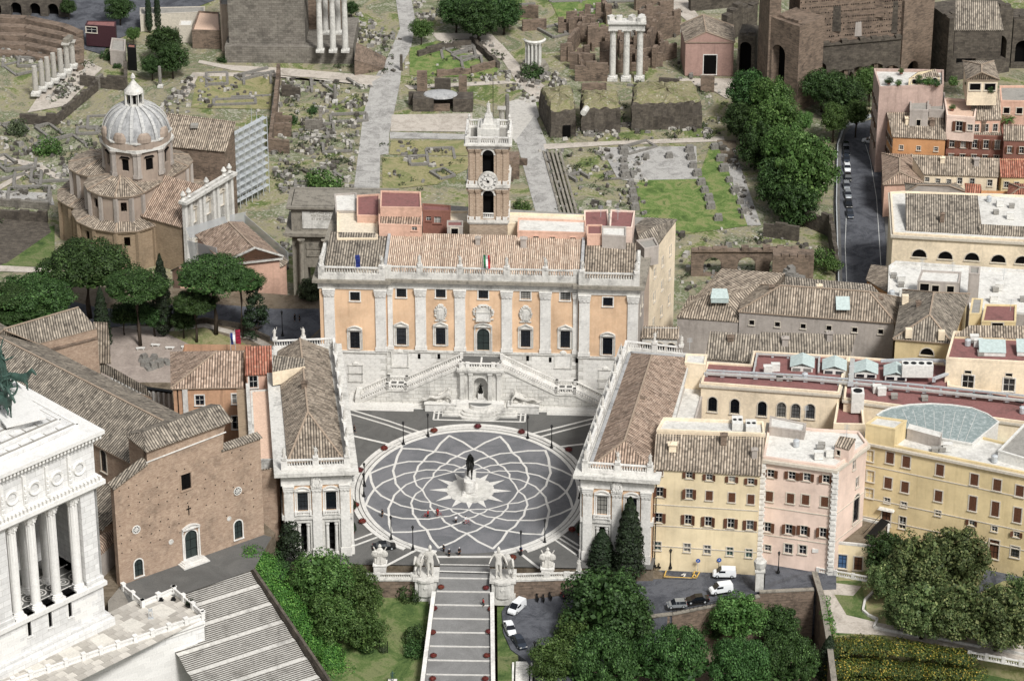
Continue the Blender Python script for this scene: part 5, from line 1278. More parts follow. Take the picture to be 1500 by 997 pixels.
u,z=onC(276,746);m=MB();m.box(CP(u,.15,z-1.0),(.12,.12,1.9),crz);m.box(CP(u,.15,z+.2),(.9,.12,.14),crz);m.build('cross',[iron],ch)
m=MB();R=random.Random(4)
for j in range(9):
 for k in range(15):
  u,z=.9+k*1.95+R.uniform(-.2,.2),PV+6.5+j*1.8+R.uniform(-.1,.1)
  if z<min(zl,zr_)-.8 and R.random()<.6 and not(14<u<19 and z<PV+9):m.box(CP(u,.01,z),(.2,.06,.2),crz)
m.build('putlog_hole_row',[void],ch)['kind']='stuff'
u,z=onC(280,828);m=MB()
for k in range(3):m.box(CP(u,1.0-.25*k,PV-.02+.17*k),(5.4-.7*k,2.6-.5*k,.17),crz)
m.build('door_steps',[trav_clean],ch)
nu=(-.743,.669);nn=(.669,.743)
def NP(s,n,z):return(nu[0]*s+nn[0]*n,nu[1]*s+nn[1]*n,z)
zn,zrd=26.0,31.0;s0,s1=18.8,86;nL,nR,nC=-65.1,-47.6,-56.8
roof(ch,[[NP(s0,nL-.4,zn),NP(s0,nC,zrd),NP(s1,nC,zrd),NP(s1,nL-.4,zn)],[NP(s0,nR+.4,zn),NP(s1,nR+.4,zn),NP(s1,nC,zrd),NP(s0,nC,zrd)],[NP(s0,nL-.4,zn),NP(s0,nR+.4,zn),NP(s0,nC,zrd)]],roofG,brickA,name='nave_roof',ridges=[(NP(s0,nC,zrd),NP(s1,nC,zrd))],ridge_m=ridge_cap)
m=MB();facade(ch,NP(s1,nL,0)[:2],NP(s0,nL,0)[:2],0,zn-.1,brickA,[(152,675,1.5,4.6,'arch bars'),(118,640,1.5,4.6,'arch bars')],m=m);wallmesh(m,NP(s0,nR,0)[:2],NP(s1,nR,0)[:2],0,zn-.1,[]);wallmesh(m,NP(s0,nL,0)[:2],NP(s0,nR,0)[:2],0,zn-.1,[]);m.build('nave_wall',[brickA],ch)
za=18.5
roof(ch,[[NP(22,nL-7.5,za-3.5),NP(22,nL,za),NP(s1,nL,za),NP(s1,nL-7.5,za-3.5)]],roofG,name='aisle_roof')
m=MB();wallmesh(m,NP(s1,nL-7,0)[:2],NP(22,nL-7,0)[:2],0,za-3.4,[]);wallmesh(m,NP(22,nL-7,0)[:2],NP(22,nL,0)[:2],0,za-3,[]);m.build('aisle_wall',[brickA],ch)
a,b_,c_,d_=W(57,503,26.5),W(142,481,26.5),W(115,450,31.0),W(5,482,31.0)
e_=(2*c_[0]-b_[0],2*c_[1]-b_[1],26.5);f_=(2*d_[0]-a[0],2*d_[1]-a[1],26.5)
roof(ch,[[a,b_,c_,d_],[b_,e_,c_],[e_,f_,d_,c_]],roofG,brickA,name='chapel_roof',ridges=[(d_,c_)],ridge_m=ridge_cap)
m=MB();g_=lerp(a,b_,.0);facade(ch,(a[0],a[1]),(b_[0],b_[1]),-5,26.4,brickA,[],m=m);wallmesh(m,b_[:2],e_[:2],-5,26.4,[]);m.build('chapel_wall',[brickA],ch)
ring(ch,[a[:2],b_[:2],e_[:2],f_[:2]],24.4,.45,.3,brickR,'corbel_table',sides=[0,1])
roof(ch,[[W(137,471,20),W(158,472,20),W(163,532,12),W(143,530,12)]],roofA,name='chapel_roof');
P4=[W(143,541,10),W(222,581,7),W(214,566,9),W(147,528,12)];roof(ch,[P4],roofG,name='side_chapel_roof');m=MB();q=[p[:2]for p in P4];m.prism([q[0],q[1],q[2],q[3]],-5,7.0);m.build('side_chapel_wall',[brickA],ch)
b,E=bldg('brick_annex','small brown annex with mullioned window between the church front and the left palace','house',[(378,705),(411,699),(405,684),(374,688)],17.5,0,brickA,roofA,kind='shed',zr=[14.5,14.5,18,18],ov=.15,wins={0:[(389,737,1.3,2.9,'arch bars',dict(fm=trav))]})
b,E=bldg('annex_house','low grey rendered annex with brown tiled roof left of the church front','house',[(137,824),(167,793),(168,768),(137,790)],16,5,greyst,roofB,kind='shed',zr=[12.5,12.5,14.5,14.5],ov=.1)
A0=W(365,833,PV);D0=W(262,865,PV);sdv=(A0[0]-D0[0],A0[1]-D0[1]);l=hypot(*sdv);sdv=(sdv[0]/l,sdv[1]/l);sdn=(sdv[1],-sdv[0])
a_=None
t=thing('great_staircase','long flight of pale stone steps going down in front of the brick church','staircase',((A0[0]+D0[0])/2,(A0[1]+D0[1])/2,PV))
m=MB();land=MB();z=PV;dd=0.0;tread=.36;rise=.172;k=0
run=math.tan(0)
wR=0.0
def SQ(u,d,z):return(A0[0]+sdv[0]*u+sdn[0]*d,A0[1]+sdv[1]*u+sdn[1]*d,z)
lw=lambda d:-(l+6.5)
rw=lambda d:0.02*d
fl=0;parts_=[]
while dd<44:
 for i in range(9):
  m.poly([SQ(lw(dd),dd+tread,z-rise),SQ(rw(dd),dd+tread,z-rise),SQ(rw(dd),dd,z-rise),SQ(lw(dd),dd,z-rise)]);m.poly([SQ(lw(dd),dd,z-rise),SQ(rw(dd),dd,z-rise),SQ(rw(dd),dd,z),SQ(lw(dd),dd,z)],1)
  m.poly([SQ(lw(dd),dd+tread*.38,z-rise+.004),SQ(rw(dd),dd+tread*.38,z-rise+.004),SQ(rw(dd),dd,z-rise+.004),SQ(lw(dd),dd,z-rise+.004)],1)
  z-=rise;dd+=tread
 L_=.95;land=MB();land.poly([SQ(lw(dd),dd+L_,z-.0),SQ(rw(dd),dd+L_,z),SQ(rw(dd),dd,z),SQ(lw(dd),dd,z)]);land.build('landing',[trav],t);dd+=L_
o=m.build('step_flight',[trav,m_stone('dark_riser_stone','6b665f',amt=0.6)],t);o['kind']='stuff'  # darker tone on the risers and the back strip of each tread
m=MB()
for s,wf,lab in((1,rw,'r'),):
 m.bar((*SQ(rw(0)+.35,-1,0)[:2],PV-6),(*SQ(rw(44)+.35,44,0)[:2],PV-44*.335-6),.5,6.9)
x=m.build('stair_side_wall',[brickD],None,'long brown stone wall along the right side of the church staircase','wall')
t=thing('stair_side_wall','dark stone wall along the left side of the church staircase, ivy at its foot','wall',SQ(-12,20,-4));m=MB()
q0=W(300,905,3.2);m.bar((q0[0],q0[1],-4),(*SQ(lw(0)-.2,40,0)[:2],-12),.5,7.2);m.build('wall',[brickD],t)
def inpoly(x,y,P):
 c=False
 for i in range(len(P)):
  (x0,y0),(x1,y1)=P[i],P[i-1]
  if(y0>y)!=(y1>y)and x<(x1-x0)*(y-y0)/(y1-y0)+x0:c=not c
 return c
vt=thing('marble_monument','huge white marble monument corner with columned portico and stepped roof','monument',W(150,900,8))
V1=W2(150.5,850,17);
va=radians(46.6);vd=(cos(va),sin(va));vn=(vd[1],-vd[0])
def VP(u,d,z):return(V1[0]+vd[0]*u+vn[0]*d,V1[1]+vd[1]*u+vn[1]*d,z)
V0=VP(-46,0,0)[:2];vrz=va
def onV(px,py,d=0):u,z=onwall(VP(-60,d,0)[:2],VP(0,d,0)[:2],px,py);return u-60,z
zpt=onV(150,850)[1];ent=onV(145,700)[1];zat=onV(145,625)[1];ccap=onV(108,731)[1]
print('monument z',zpt,ccap,ent,zat,[onV(x,y)[0]for x,y in((16,800),(43,780),(70,760),(98,745),(122,740))])
m=MB()
slots=[(43,919.5),(73.5,906.5),(102.5,891.5)]
facade(vt,V0,VP(0,0,0)[:2],2,zpt-.8,marble,[(a,b,.8,3.2,'dark',dict(fm=marble_plain))for a,b in slots],m=m)
m.build('podium_wall',[marble],vt);ashlar(vt,VP(-26,0,0)[:2],VP(0,0,0)[:2],10.4,zpt-.9,2.6,1.15,marble_plain,[(26+onV(a,c)[0]-.8,26+onV(a,c)[0]+.8,0,99)for a,c in slots])
side=[VP(0,0,0)[:2],VP(0,-30,0)[:2],VP(-46,-30,0)[:2],VP(-46,0,0)[:2]];foot=[V0,VP(0,0,0)[:2],VP(0,-30,0)[:2],VP(-46,-30,0)[:2]]
m=MB();wallmesh(m,foot[1],foot[2],0,zat-1,[]);wallmesh(m,foot[2],foot[3],0,zat-1,[]);m.build('side_wall',[marble],vt)
ring(vt,foot,2,7.5,1.2,marble,'plinth');ring(vt,foot,9.5,.8,.7,marble,'plinth');ring(vt,foot,zpt-.8,.8,.55,marble_plain,'cornice',inn=2);
cw=onV(98,745)[0];us=[onV(x,y,-.9)[0]for x,y in((19.5,815),(47,800),(77,785),(111,800))]
up=onV(122,790)[0];ul_=onV(12,830)[0]
m=MB();m.bar(VP(up,-1.5,zpt),VP(-.5,-1.5,zpt),3.0,ccap+1.6-zpt);m.bar(VP(up,-1.5,zpt),VP(.1,-1.5,zpt),3.5,1.1);m.build('pier',[marble],vt);m=MB();m.bar(VP(-46,-1.5,zpt),VP(ul_,-1.5,zpt),3.0,ccap+1.6-zpt)
m.bar(VP(-46,-1.5,zpt),VP(ul_+.3,-1.5,zpt),3.5,1.1)
m.build('pier',[marble],vt)
m=MB();m.poly([VP(-46,-.0,zpt-.0),VP(-.3,0,zpt),VP(-.3,-14,zpt),VP(-46,-14,zpt)]);m.build('portico_floor',[grey_pave],vt)
m=MB();wallmesh(m,VP(-46,-13,0)[:2],VP(0,-13,0)[:2],zpt,ccap+1,[]);m.build('portico_back_wall',[marble],vt)
m=MB()
for k in range(8):
 u=ul_+1.7+k*2.5;c=VP(u,-4.5,0)
 for r0,r1 in((.9,1.15),(.35,.5)):
  for i in range(16):
   a,b=2*pi*i/16,2*pi*(i+1)/16;m.poly([VP(u+r0*cos(a),-4.5+r0*sin(a),zpt+.01),VP(u+r1*cos(a),-4.5+r1*sin(a),zpt+.01),VP(u+r1*cos(b),-4.5+r1*sin(b),zpt+.01),VP(u+r0*cos(b),-4.5+r0*sin(b),zpt+.01)][::-1])
for d in(-2.6,-6.4,-8.6):m.bar(VP(-30,d,zpt),VP(-1,d,zpt),.25,.012)
m.build('floor_inlay',[trav_clean],vt)
def vcol():
 m=MB();H=ccap-zpt;m.box((0,0,0),(2.3,2.3,.35));m.lathe((0,0,0),[(1.1,.35),(1.1,.7),(.95,.8),(1.0,1.0),(.86,1.15),(.84,H*.35),(.74,H-1.5)],24)
 for k in range(12):a=2*pi*k/12;m.box((.80*cos(a),.80*sin(a),1.2),(.10,.18,H-2.8),a,taper=.9)
 m.lathe((0,0,0),[(.76,H-1.5),(.9,H-1.2),(1.15,H-.2)],10);m.box((0,0,H-.2),(2.1,2.1,.25))
 for k in range(8):a=2*pi*k/8;m.box((.95*cos(a),.95*sin(a),H-1.3),(.25,.35,.45),a);m.box((1.1*cos(a),1.1*sin(a),H-.75),(.3,.4,.4),a)
 return m.mesh('column',[marble_plain])
bb=wl(vt)
for d,uu in((-1.1,us),(-6.5,[(a+b)/2 for a,b in zip(us,us[1:])]+[us[0]-3])):
 for u in uu:p=VP(u,d,zpt);newob('column',cached('vcol',vcol),vt,(p[0]-bb[0],p[1]-bb[1],p[2]-bb[2]),vrz)
for a,b in zip([ul_]+us,us+[up]):
 if b-a<1:continue
 m=MB();m.bar(VP(a+.8,-.9,zpt),VP(b-.8,-.9,zpt),.1,.08);m.bar(VP(a+.8,-.9,zpt+1.0),VP(b-.8,-.9,zpt+1.0),.12,.1)
 n=int((b-a)/.25)
 for k in range(n):m.box(VP(a+.8+(b-a-1.6)*k/max(1,n-1),-.9,zpt),(.06,.06,1.05),vrz)
 m.build('railing',[iron],vt)
ring(vt,foot,ccap+.2,1.4,.1,marble_plain,'architrave',inn=3);ring(vt,foot,ccap+1.6,1.4,.35,marble_plain,'frieze',inn=3);ring(vt,foot,ent-.7,.8,1.2,marble_plain,'cornice',inn=3)
m=MB();wallmesh(m,foot[0],foot[1],ent+.1,zat-2.2,[]);m.build('attic_wall',[marble],vt)
m=MB()
for px in(20,55,88,):pass
ks=[onV(x,y)[0]for x,y in((13,720),(48,700),(80,684),(111,668))]
stp=(ks[-1]-ks[0])/3;ks=[ks[-1]-stp*k for k in range(9)]
for u in ks:
 m.bar(VP(u-stp*.44,.2,ent+.4),VP(u-stp*.30,.2,ent+.4),.5,zat-ent-3.2);m.bar(VP(u-stp*.5,.2,ent+.3),VP(u+stp*.5,.2,ent+.3),.45,.5)
 c=VP(u+.1*stp,.15,(ent+zat)/2-1.2)
 for i in range(14):
  a,b=2*pi*i/14,2*pi*(i+1)/14;f=lambda r,a,d:VP(u+.1*stp+r*cos(a),d,c[2]+r*sin(a));m.poly([f(.8,a,.2),f(1.25,a,.35),f(1.25,b,.35),f(.8,b,.2)]);m.poly([f(1.25,a,.35),f(1.4,a,0),f(1.4,b,0),f(1.25,b,.35)])
 for k in range(5):m.box(VP(u-stp*.37,.5,ent+1+k*.9),(.5,.3,.5),vrz+.3*k)
m.build('attic_relief',[marble_plain],vt)
ring(vt,foot,zat-2.2,.7,.3,marble_plain,'frieze',inn=1);ring(vt,foot,zat-.7,.7,1.5,marble_plain,'cornice',inn=3)
for zz,dd_,st,w_ in((ccap+2.0,.55,.8,.45),(zat-1.5,.75,.75,.4)):
 m=MB();u=-30
 while u<1:m.box(VP(u,dd_,zz),(w_,.9,.75),vrz);u+=st
 o=m.build('bracket_row',[marble_plain],vt);o['kind']='stuff'
def vring(ins,z0,z1):
 P=offs(foot,-ins);m.prism(P,z0,z1)
m=MB();P=offs(foot,1.2);m.poly([(*p,zat-.02)for p in P])
st_=[(1.6,.9),(3.6,.9),(6.0,.7),(8.6,.7),(11,.5)];z=zat
m.build('roof_deck',[marble],vt)
for k,(ins,h)in enumerate(st_):
 m=MB();vring(ins,z,z+h);m.build('roof_step',[marble],vt)
 mm=MB();u=-44
 Pp=offs(foot,-ins)
 nx=st_[k+1][0]-ins if k<4 else 2
 while u<-ins-1:
  mm.bar(VP(u,-ins-.3,z+h),VP(u,-ins-nx+.1,z+h),.2,.05);u+=2.6
 mm.build('roof_joint',[gflat],vt)
 mm=MB();mm.bar(VP(-45,-ins-.9,z+h),VP(-ins,-ins-.9,z+h),.5,.03,1);mm.bar(VP(-45,-ins-.15,z+h),VP(-ins,-ins-.15,z+h),.35,.22);mm.bar(VP(-ins-.15,-ins,z+h),VP(-ins-.15,-30+ins,z+h),.35,.22);mm.build('roof_kerb_and_shade_band',[marble_plain,gflat],vt)  # flat grey band paints the shadowed strip on each step; the raised kerbs are real
 z+=h
ztop=z
Q=W(4,566,ztop+1.5)
t=thing('bronze_chariot','green bronze chariot with spoked wheel, horse and winged figure on the monument roof','statue',(Q[0],Q[1],ztop),radians(120))
hz=horse_mesh('bronze_horse',verdi);m=MB();m.box((0,0,0),(14,7,.35));newob('plinth',m.mesh('plinth',[marble_plain]),t,(-4,0,-.3))
for x,y in((-2.2,2.6),(-4.6,2.2),(-7.0,2.4)):newob('horse',hz,t,(x,y,0),pi/2+pi+.2,2.3)
hzo=newob('horse',hz,t,(.2,-3.0,0.0),-.9,2.1)
def wheel():
 m=MB();n=20;R_,r_=1.75,.14
 for i in range(n):
  a,b=2*pi*i/n,2*pi*(i+1)/n;m.bar((R_*cos(a),0,R_*sin(a)),(R_*cos(b),0,R_*sin(b)),.3,.22,0,up=(cos((a+b)/2),0,sin((a+b)/2)))
 for k in range(8):a=2*pi*k/8;m.bar((.1*cos(a),0,.1*sin(a)),(R_*cos(a),0,R_*sin(a)),.16,.16,0,up=(-sin(a),0,cos(a)))
 m.box((0,0,-.3),(.6,.8,.6));return m.mesh('wheel',[verdi])
wm_=wheel();c=newob('chariot_body',(lambda m:(m.lathe((0,0,0),[(1.3,0),(1.5,1.2),(1.7,2.4),(1.5,2.5)],12,a0=-.5,a1=pi+.5),m.box((0,0,-.1),(2.6,2.6,.25)),m.tube([(0,0,.2),(-1.5,2,.9),(-2.5,4,1.6)],.14,6),m.mesh('chariot_body',[verdi]))[3])(MB()),t,(.5,-.3,1.6))
for s in(-1,1):newob('wheel',wm_,t,(.5+s*1.9,-.3,1.8),pi/2)
vf=human('winged_figure',[verdi],ra=((.36,-.1,1.5),(.5,-.3,1.9)),la=((-.32,-.1,1.3),(-.45,-.35,1.45)),fat=1.15,sub=2);fo_=newob('winged_figure',vf,t,(.5,-.3,2.0),0,3.6)
m=MB();robe(m,1.2,.02,.2,.34,seed=3);robe(m,1.45,.75,.20,.26,seed=5);
for s in(-1,1):
 for k in range(7):
  m.bar((s*.1,.14,1.4-.03*k),(s*(.65+.05*k),.32,2.15-.22*k),.14,.04,0,up=(0,1,0))
newob('wing_and_drapery',m.mesh('wing_and_drapery',[verdi]),fo_)
TZ=8.0
tfl=sheet('terrace_floor',[(-2,989),(159.5,914),(158,880),(178,856),(182,862),(207,886),(252,866),(283,888),(297,905),(40,1035),(-80,1040)],TZ-.05,m_stone('terrace_joint','8d877d',amt=.4))
tsm=[m_stone('terrace_slab_%d'%k,c,dark='7b766d',amt=.35,scale=.3)for k,c in enumerate(('bab4aa','c9c3b8','aaa49a'))];TP_=[W2(*q,TZ)for q in[(-2,989),(159.5,914),(158,880),(178,856),(182,862),(207,886),(252,866),(283,888),(297,905),(40,1035),(-80,1040)]]
for i in range(-26,14):
 for j in range(-2,14):
  p=VP(i*1.9+(j%2)*.9,1.0+j*1.5,TZ)
  if all(inpoly(p[0]+vd[0]*q,p[1]+vd[1]*q,TP_)for q in(-.8,.8))and p[1]>-84:newob('paving_slab',cached(('tsl',(i*7+j*3)%3),lambda:(lambda m:(m.box((0,0,-.04),(1.86,1.46,.04)),m.mesh('paving_slab',[tsm[(i*7+j*3)%3]]))[1])(MB())),tfl,p,vrz)
for px,py in((56,942),(101,917),(149,896),(190,872),(224,854)):
 pass
for q in(((35,940),(63,928),(88,943),(58,957)),((85,915),(111,903),(138,918),(108,931)),((128,891),(155,877),(182,891),(153,906))):pass
psl=m_stone('pale_terrace_slab','d3cec3',amt=.2)
for q in(((35,980),(57,970),(77,981),(53,992)),((84,956),(104,947),(124,959),(101,969)),((131,936),(150,927),(169,937),(147,949)),((174,914),(193,904),(214,914),(192,926)),((214,892),(237,883),(259,894),(240,905))):
 sheet('pale_slab',q,TZ+.008,psl)
def para(name,a,b,mat=marble_plain,h=1.15,ps=None):
 A=W(*a,TZ);B=W(*b,TZ);t=thing('terrace_parapet',name,'parapet',A);L=hypot(B[0]-A[0],B[1]-A[1]);n=max(1,round(L/3.4));rz=atan2(B[1]-A[1],B[0]-A[0])
 m=MB();m.bar(A,B,.3,.3);m.bar((A[0],A[1],TZ+.85),(B[0],B[1],TZ+.85),.34,.25);m.build('rail',[mat],t)
 for k in range(n+1):
  p=lerp(A,B,k/n);m=MB();m.box(p,(.7,.6,1.35),rz);m.box((p[0],p[1],TZ+1.35),(.85,.75,.15),rz);m.build('post',[mat],t)
 for k in range(n):
  p0=lerp(A,B,(k+.15)/n);p1=lerp(A,B,(k+.85)/n);m=MB();m.bar((*p0[:2],TZ+.3),(*p1[:2],TZ+.3),.08,.55)
  for j in range(8):
   q=lerp(p0,p1,(j+.5)/8);m.lathe((q[0],q[1],TZ+.42),[(.13,0),(.13,.3)],6);
  m.build('panel',[mat],t)
 return t
para('long white carved marble parapet along the outer edge of the monument terrace',(-60,1029),(297,906))
para('short white parapet left of the sunken forecourt corner, at the church wall',(181,864),(209,888))
para('short white parapet between the terrace and the dark church forecourt',(209,888),(255,868))
para('short white parapet running down to the terrace corner with a dark plant pot',(255,868),(297,904))
wl_=[W(-60,1029,TZ),W(297,906,TZ)]
t=thing('terrace_wall','tall white marble retaining wall below the monument terrace','wall',wl_[1])
pA=(wl_[0][0]+vn[0]*.3,wl_[0][1]+vn[1]*.3);pB=(wl_[1][0]+vn[0]*.3,wl_[1][1]+vn[1]*.3);m=MB();wallmesh(m,pA,pB,-20,TZ-.1,[]);q=W(290,880,TZ);wallmesh(m,pB,(pB[0]-vn[0]*6,pB[1]-vn[1]*6),-20,TZ-.1,[]);m.build('wall',[marble],t);ashlar(t,lerp(pA,pB,.35),pB,-14,TZ-1.4,2.6,1.15,marble_plain)
m=MB();m.bar((*pA,TZ-.55),(*pB,TZ-.55),1.0,.5);m.bar((*pA,TZ-1.3),(*pB,TZ-1.3),.5,.3);m.build('coping',[marble_plain],t)
m=MB();m.prism([wl_[0][:2],pB,W2(270,868,TZ),W2(176,857,TZ),VP(0,-1,0)[:2],VP(-46,-1,0)[:2]],-20,TZ-.06);m.build('terrace_ground',[earth],kind='structure')
t=thing('plant_pot','dark pot of plants standing at the terrace corner by the stairs','plant pot',W(279,887,TZ));m=MB();m.lathe(W(279,887,TZ),[(.7,0),(.9,.4),(.9,.5)],10);m.build('pot',[iron],t)
newob('leaves',cached(('crown','bush',0),lambda:crown('bush',3)),t,(0,0,.5),0,.8,[leafC])
p=W(221,905,TZ);t=thing('info_pillar','slim metal information stand on the terrace paving','stand',p);m=MB();m.box(p,(1.0,.6,.12));
for s in(-1,1):m.box((p[0]+s*.3,p[1],p[2]+.12),(.10,.10,2.0))
m.box((p[0],p[1],p[2]+1.4),(.6,.05,.6));m.build('frame',[steel],t)
for k,(a,b,l)in enumerate(((236,879,'black floodlight on the terrace beside the dark forecourt corner'),(254,878,'black floodlight on the terrace near the parapet corner'))):
 p=W(a,b,TZ);t=thing('floodlight',l,'lamp',p);m=MB();m.box(p,(.9,.7,.12));m.build('base',[iron],t);m=MB();m.box((p[0],p[1],p[2]+.15),(.7,.3,.45),.3,taper=.8);m.build('lamp_head',[iron],t)
b,_=bldg('metal_kiosk','rusty brown metal box hut at the foot of the white terrace wall','hut',[(261,989),(285,983),(281,975),(262,980)],-6,-10,redbrown,redbrown,par_h=.1)
EH=[W2(250,569,15.5),W2(357,567,15.5),W2(357,513,17.5),W2(249,515,17.5)]
b=thing('ochre_house','ochre house with white framed windows and brown tiled roof behind the brick church','house',(-52,22,0))
f4=offs([W2(250,569,15.5),W2(357,567,15.5),(W2(357,567,15.5)[0],33),(W2(250,569,15.5)[0],33)],-.4)
walls(b,f4,-5,15.4,m_plaster('ochre_brown_stucco','bd9270',stain=.7),{0:[(292.5,586,1.7,2.2,'plain',dict(fm=trav_clean)),(346.3,584,1.7,2.2,'plain',dict(fm=trav_clean)),(347,618.6,1.8,2.9,'plain',dict(fm=trav_clean)),(292,622,1.7,2.2,'plain',dict(fm=trav_clean))]})
a,b2,c2,d2=W(250,569,15.5),W(357,567,15.5),W(357,514,19.5),W(318,514,19.5);e2=W(249,515,15.5)
roof(b,[[a,b2,c2,d2],[a,d2,e2],[e2,d2,c2,(c2[0],c2[1]+8,15.5),(e2[0],e2[1]+.1,15.5)]],roofB,name='roof',ridges=[(a,d2)],ridge_m=ridge_cap)
m=MB();u,z=onwall(f4[0],f4[1],272,590);m.box((f4[0][0]+u,f4[0][1]-.08,-1),(1.0,.2,16.2));m.build('pilaster',[trav_clean],b)
m=MB();m.box((f4[0][0]+.9,f4[0][1]-.1,-1),(.14,.14,16.3));m.build('drain_pipe',[iron],b)
b,E=bldg('roof_house','small salmon house with red tiled roof and white french window behind the left palace','house',[(359,549),(399,547),(398,506),(359,507)],18.5,5,salmon,roofR,kind='shed',zr=[18.5,18.5,21.5,21.5],ov=.3,wins={0:[(371,559,1.6,2.6,'plain',dict(fm=whitep)),(389,559,2.2,2.6,'dark',dict(fm=whitep))]})
b,E=bldg('roof_terrace','long terracotta paved roof terrace beside the left palace','terrace',[(372,675),(404,674),(401,571),(367,573)],16.8,0,trav,terrt,par_h=.25)
t=thing('terrace_wall','mottled white wall along the left side of the terracotta roof terrace','wall',W(362,600,16.8));m=MB();a=W(369,672,16.8);c=W(363,571,16.8)
m.bar(a,c,.7,1.5);m.build('wall',[trav],t);m=MB();m.bar((a[0]-1.3,a[1],12),(c[0]-1.3,c[1],12),1.8,5.0);m.build('lower_wall',[brickF],t)
t=thing('finned_wall','white wall of upright fins under a dark coping behind the brick church','wall',W(200,570,3));A=W(165,552,8);B=W(212,586,8);C=W(251,588,8)
A,B,C=W(163,548,4),W(215,570,4),W(252,575,4)
for p,q in((A,B),(B,C)):
 m=MB();m.bar((p[0],p[1],-5),(q[0],q[1],-5),.4,9);m.build('wall',[greyst],t);L=hypot(q[0]-p[0],q[1]-p[1]);n=int(L/.95);rz=atan2(q[1]-p[1],q[0]-p[0])
 for k in range(n):r=lerp(p,q,(k+.5)/n);m=MB();m.box((r[0]+sin(rz)*.35,r[1]-cos(rz)*.35,-5),(.42,.5,9),rz);m.build('fin',[trav_clean],t)
 m=MB();m.bar((p[0],p[1],4.0),(q[0],q[1],4.0),.9,.4);m.build('coping',[iron],t)
zG=lambda x,y:-3.4+(y+27)*.17
def zRd(x,y):return min(-2.0,-2.0+min(0,(x-36))*.085+min(0,y+26)*.04)
wsheet('lawn',[(375,800),(420,798),(612,846),(612,868),(628,868),(628,1060),(300,1060),(400,990)],zG,lawn,skirt=12)
wsheet('lawn',[(728,862),(730,1060),(750,1060),(750,962),(800,950),(800,862)],lambda x,y:zRd(x,y)-.25,lawn,skirt=10)
wsheet('road',[(753,866),(790,872),(850,850),(885,838),(905,820),(953,822),(1112,824),(1225,824),(1225,862),(1105,868),(1040,888),(960,905),(880,925),(845,975),(840,1010),(790,1010),(778,972),(748,950),(737,925),(735,895)],zRd,asph,skirt=10)
m=MB();m.poly([(-3,-200,-11),(260,-200,-11),(260,-30,-11),(14,-34,-11)]);m.build('lower_ground',[earth],kind='structure')
m=MB();m.poly([(-60,-200,-14),(-10,-200,-14),(-10,-62,-14),(-46,-62,-14)]);m.build('lower_ground',[lawn],kind='structure')
def rline(pts,w=.14,mat=roadpaint,name='road_marking'):
 m=MB();P=[WS(a,b,lambda x,y:zRd(x,y))for a,b in pts]
 for a,b in zip(P,P[1:]):m.bar((a[0],a[1],a[2]+.01),(b[0],b[1],b[2]+.01),w,.015)
 return m.build(name,[mat],kind='structure')
for q in([(976,835),(973,844),(1014,846),(1018,836)],[(1018,836),(1025,837),(1020,846),(1014,845)],[(1015,838),(1021,845)]):rline(q,.22,yelpaint)
rline([(998,842),(1004,839),(1002,844)],.3,white_line)
def pbal(lab,a,b,posts,n=1):
 A=W(*a,.1);B=W(*b,.1);t=thing('terrace_balustrade',lab,'balustrade',A);balustrade(t,A,B,1.0,.4,mat=trav,w=.4,posts=posts,pw=1.1)
 m=MB();m.bar((A[0],A[1],-4.5),(B[0],B[1],-4.5),.6,4.2);m.build('brick_wall',[brickR],t);m=MB();m.bar((A[0],A[1],-.3),(B[0],B[1],-.3),.95,.4);m.build('coping',[trav],t)
pbal('stone balustrade between the left palace and the left horse tamer',(500,846),(606,846),[.0,.5,1])
pbal('stone balustrade between the right horse tamer and the right palace',(752,847),(856,844),[0,.47,.75,1])
def tamer(px0,px1,pyt,side):
 lab='tall white statue of a man in pointed cap with his horse, %s of ramp top'%side
 a=W(px0,pyt+32,-3.4);b=W(px1,pyt+32,-3.4);cx_=(a[0]+b[0])/2;cy=a[1]+2.1
 t=thing('horse_tamer_statue',lab,'statue',(cx_,cy,-4.5));m=MB();w=(b[0]-a[0])
 m.box((cx_,cy,-4.5),(w,4.4,1.6));m.box((cx_,cy,-2.9),(w*.88,4.0,3.1));m.box((cx_,cy,.2),(w*1.05,4.5,.45));m.lathe((cx_,cy-1.9,-2.9),[(1.5,0),(1.5,3.08)],12,sy=.5);m.lathe((cx_,cy-1.9,.19),[(1.7,0),(1.7,.44)],12,sy=.6)
 m.lathe((cx_,cy-2.65,-1.4),[(.35,0),(.5,.4),(.2,.9)],8,sy=.3)
 m.build('pedestal',[trav],t)
 h=cached('dhorse',lambda:horse_mesh('horse',statue_m));s=-1 if side=='left' else 1
 newob('horse',h,t,(s*1.05-.0,.3,5.15),s*.25,2.3)
 man=cached('dman',lambda:(human('man',[statue_m],ra=((.32,0,1.2),(.42,-.15,1.0)),la=((-.34,0,1.22),(-.42,-.18,1.1)),fat=1.12,sub=2)))
 o=newob('man',man,t,(-s*.8,-.8,5.1),0,3.6)
 m=MB();m.lathe((0,-.01,1.68),[(.10,0),(.09,.06),(.04,.16),(.0,.2)],8);robe(m,1.42,.35,.05,.13,x=.02,y=.14,seed=2);o2=newob('cap_and_cloak',m.mesh('cap_and_cloak',[statue_m]),o)
tamer(606,642,843,'left');tamer(718,755,846,'right')
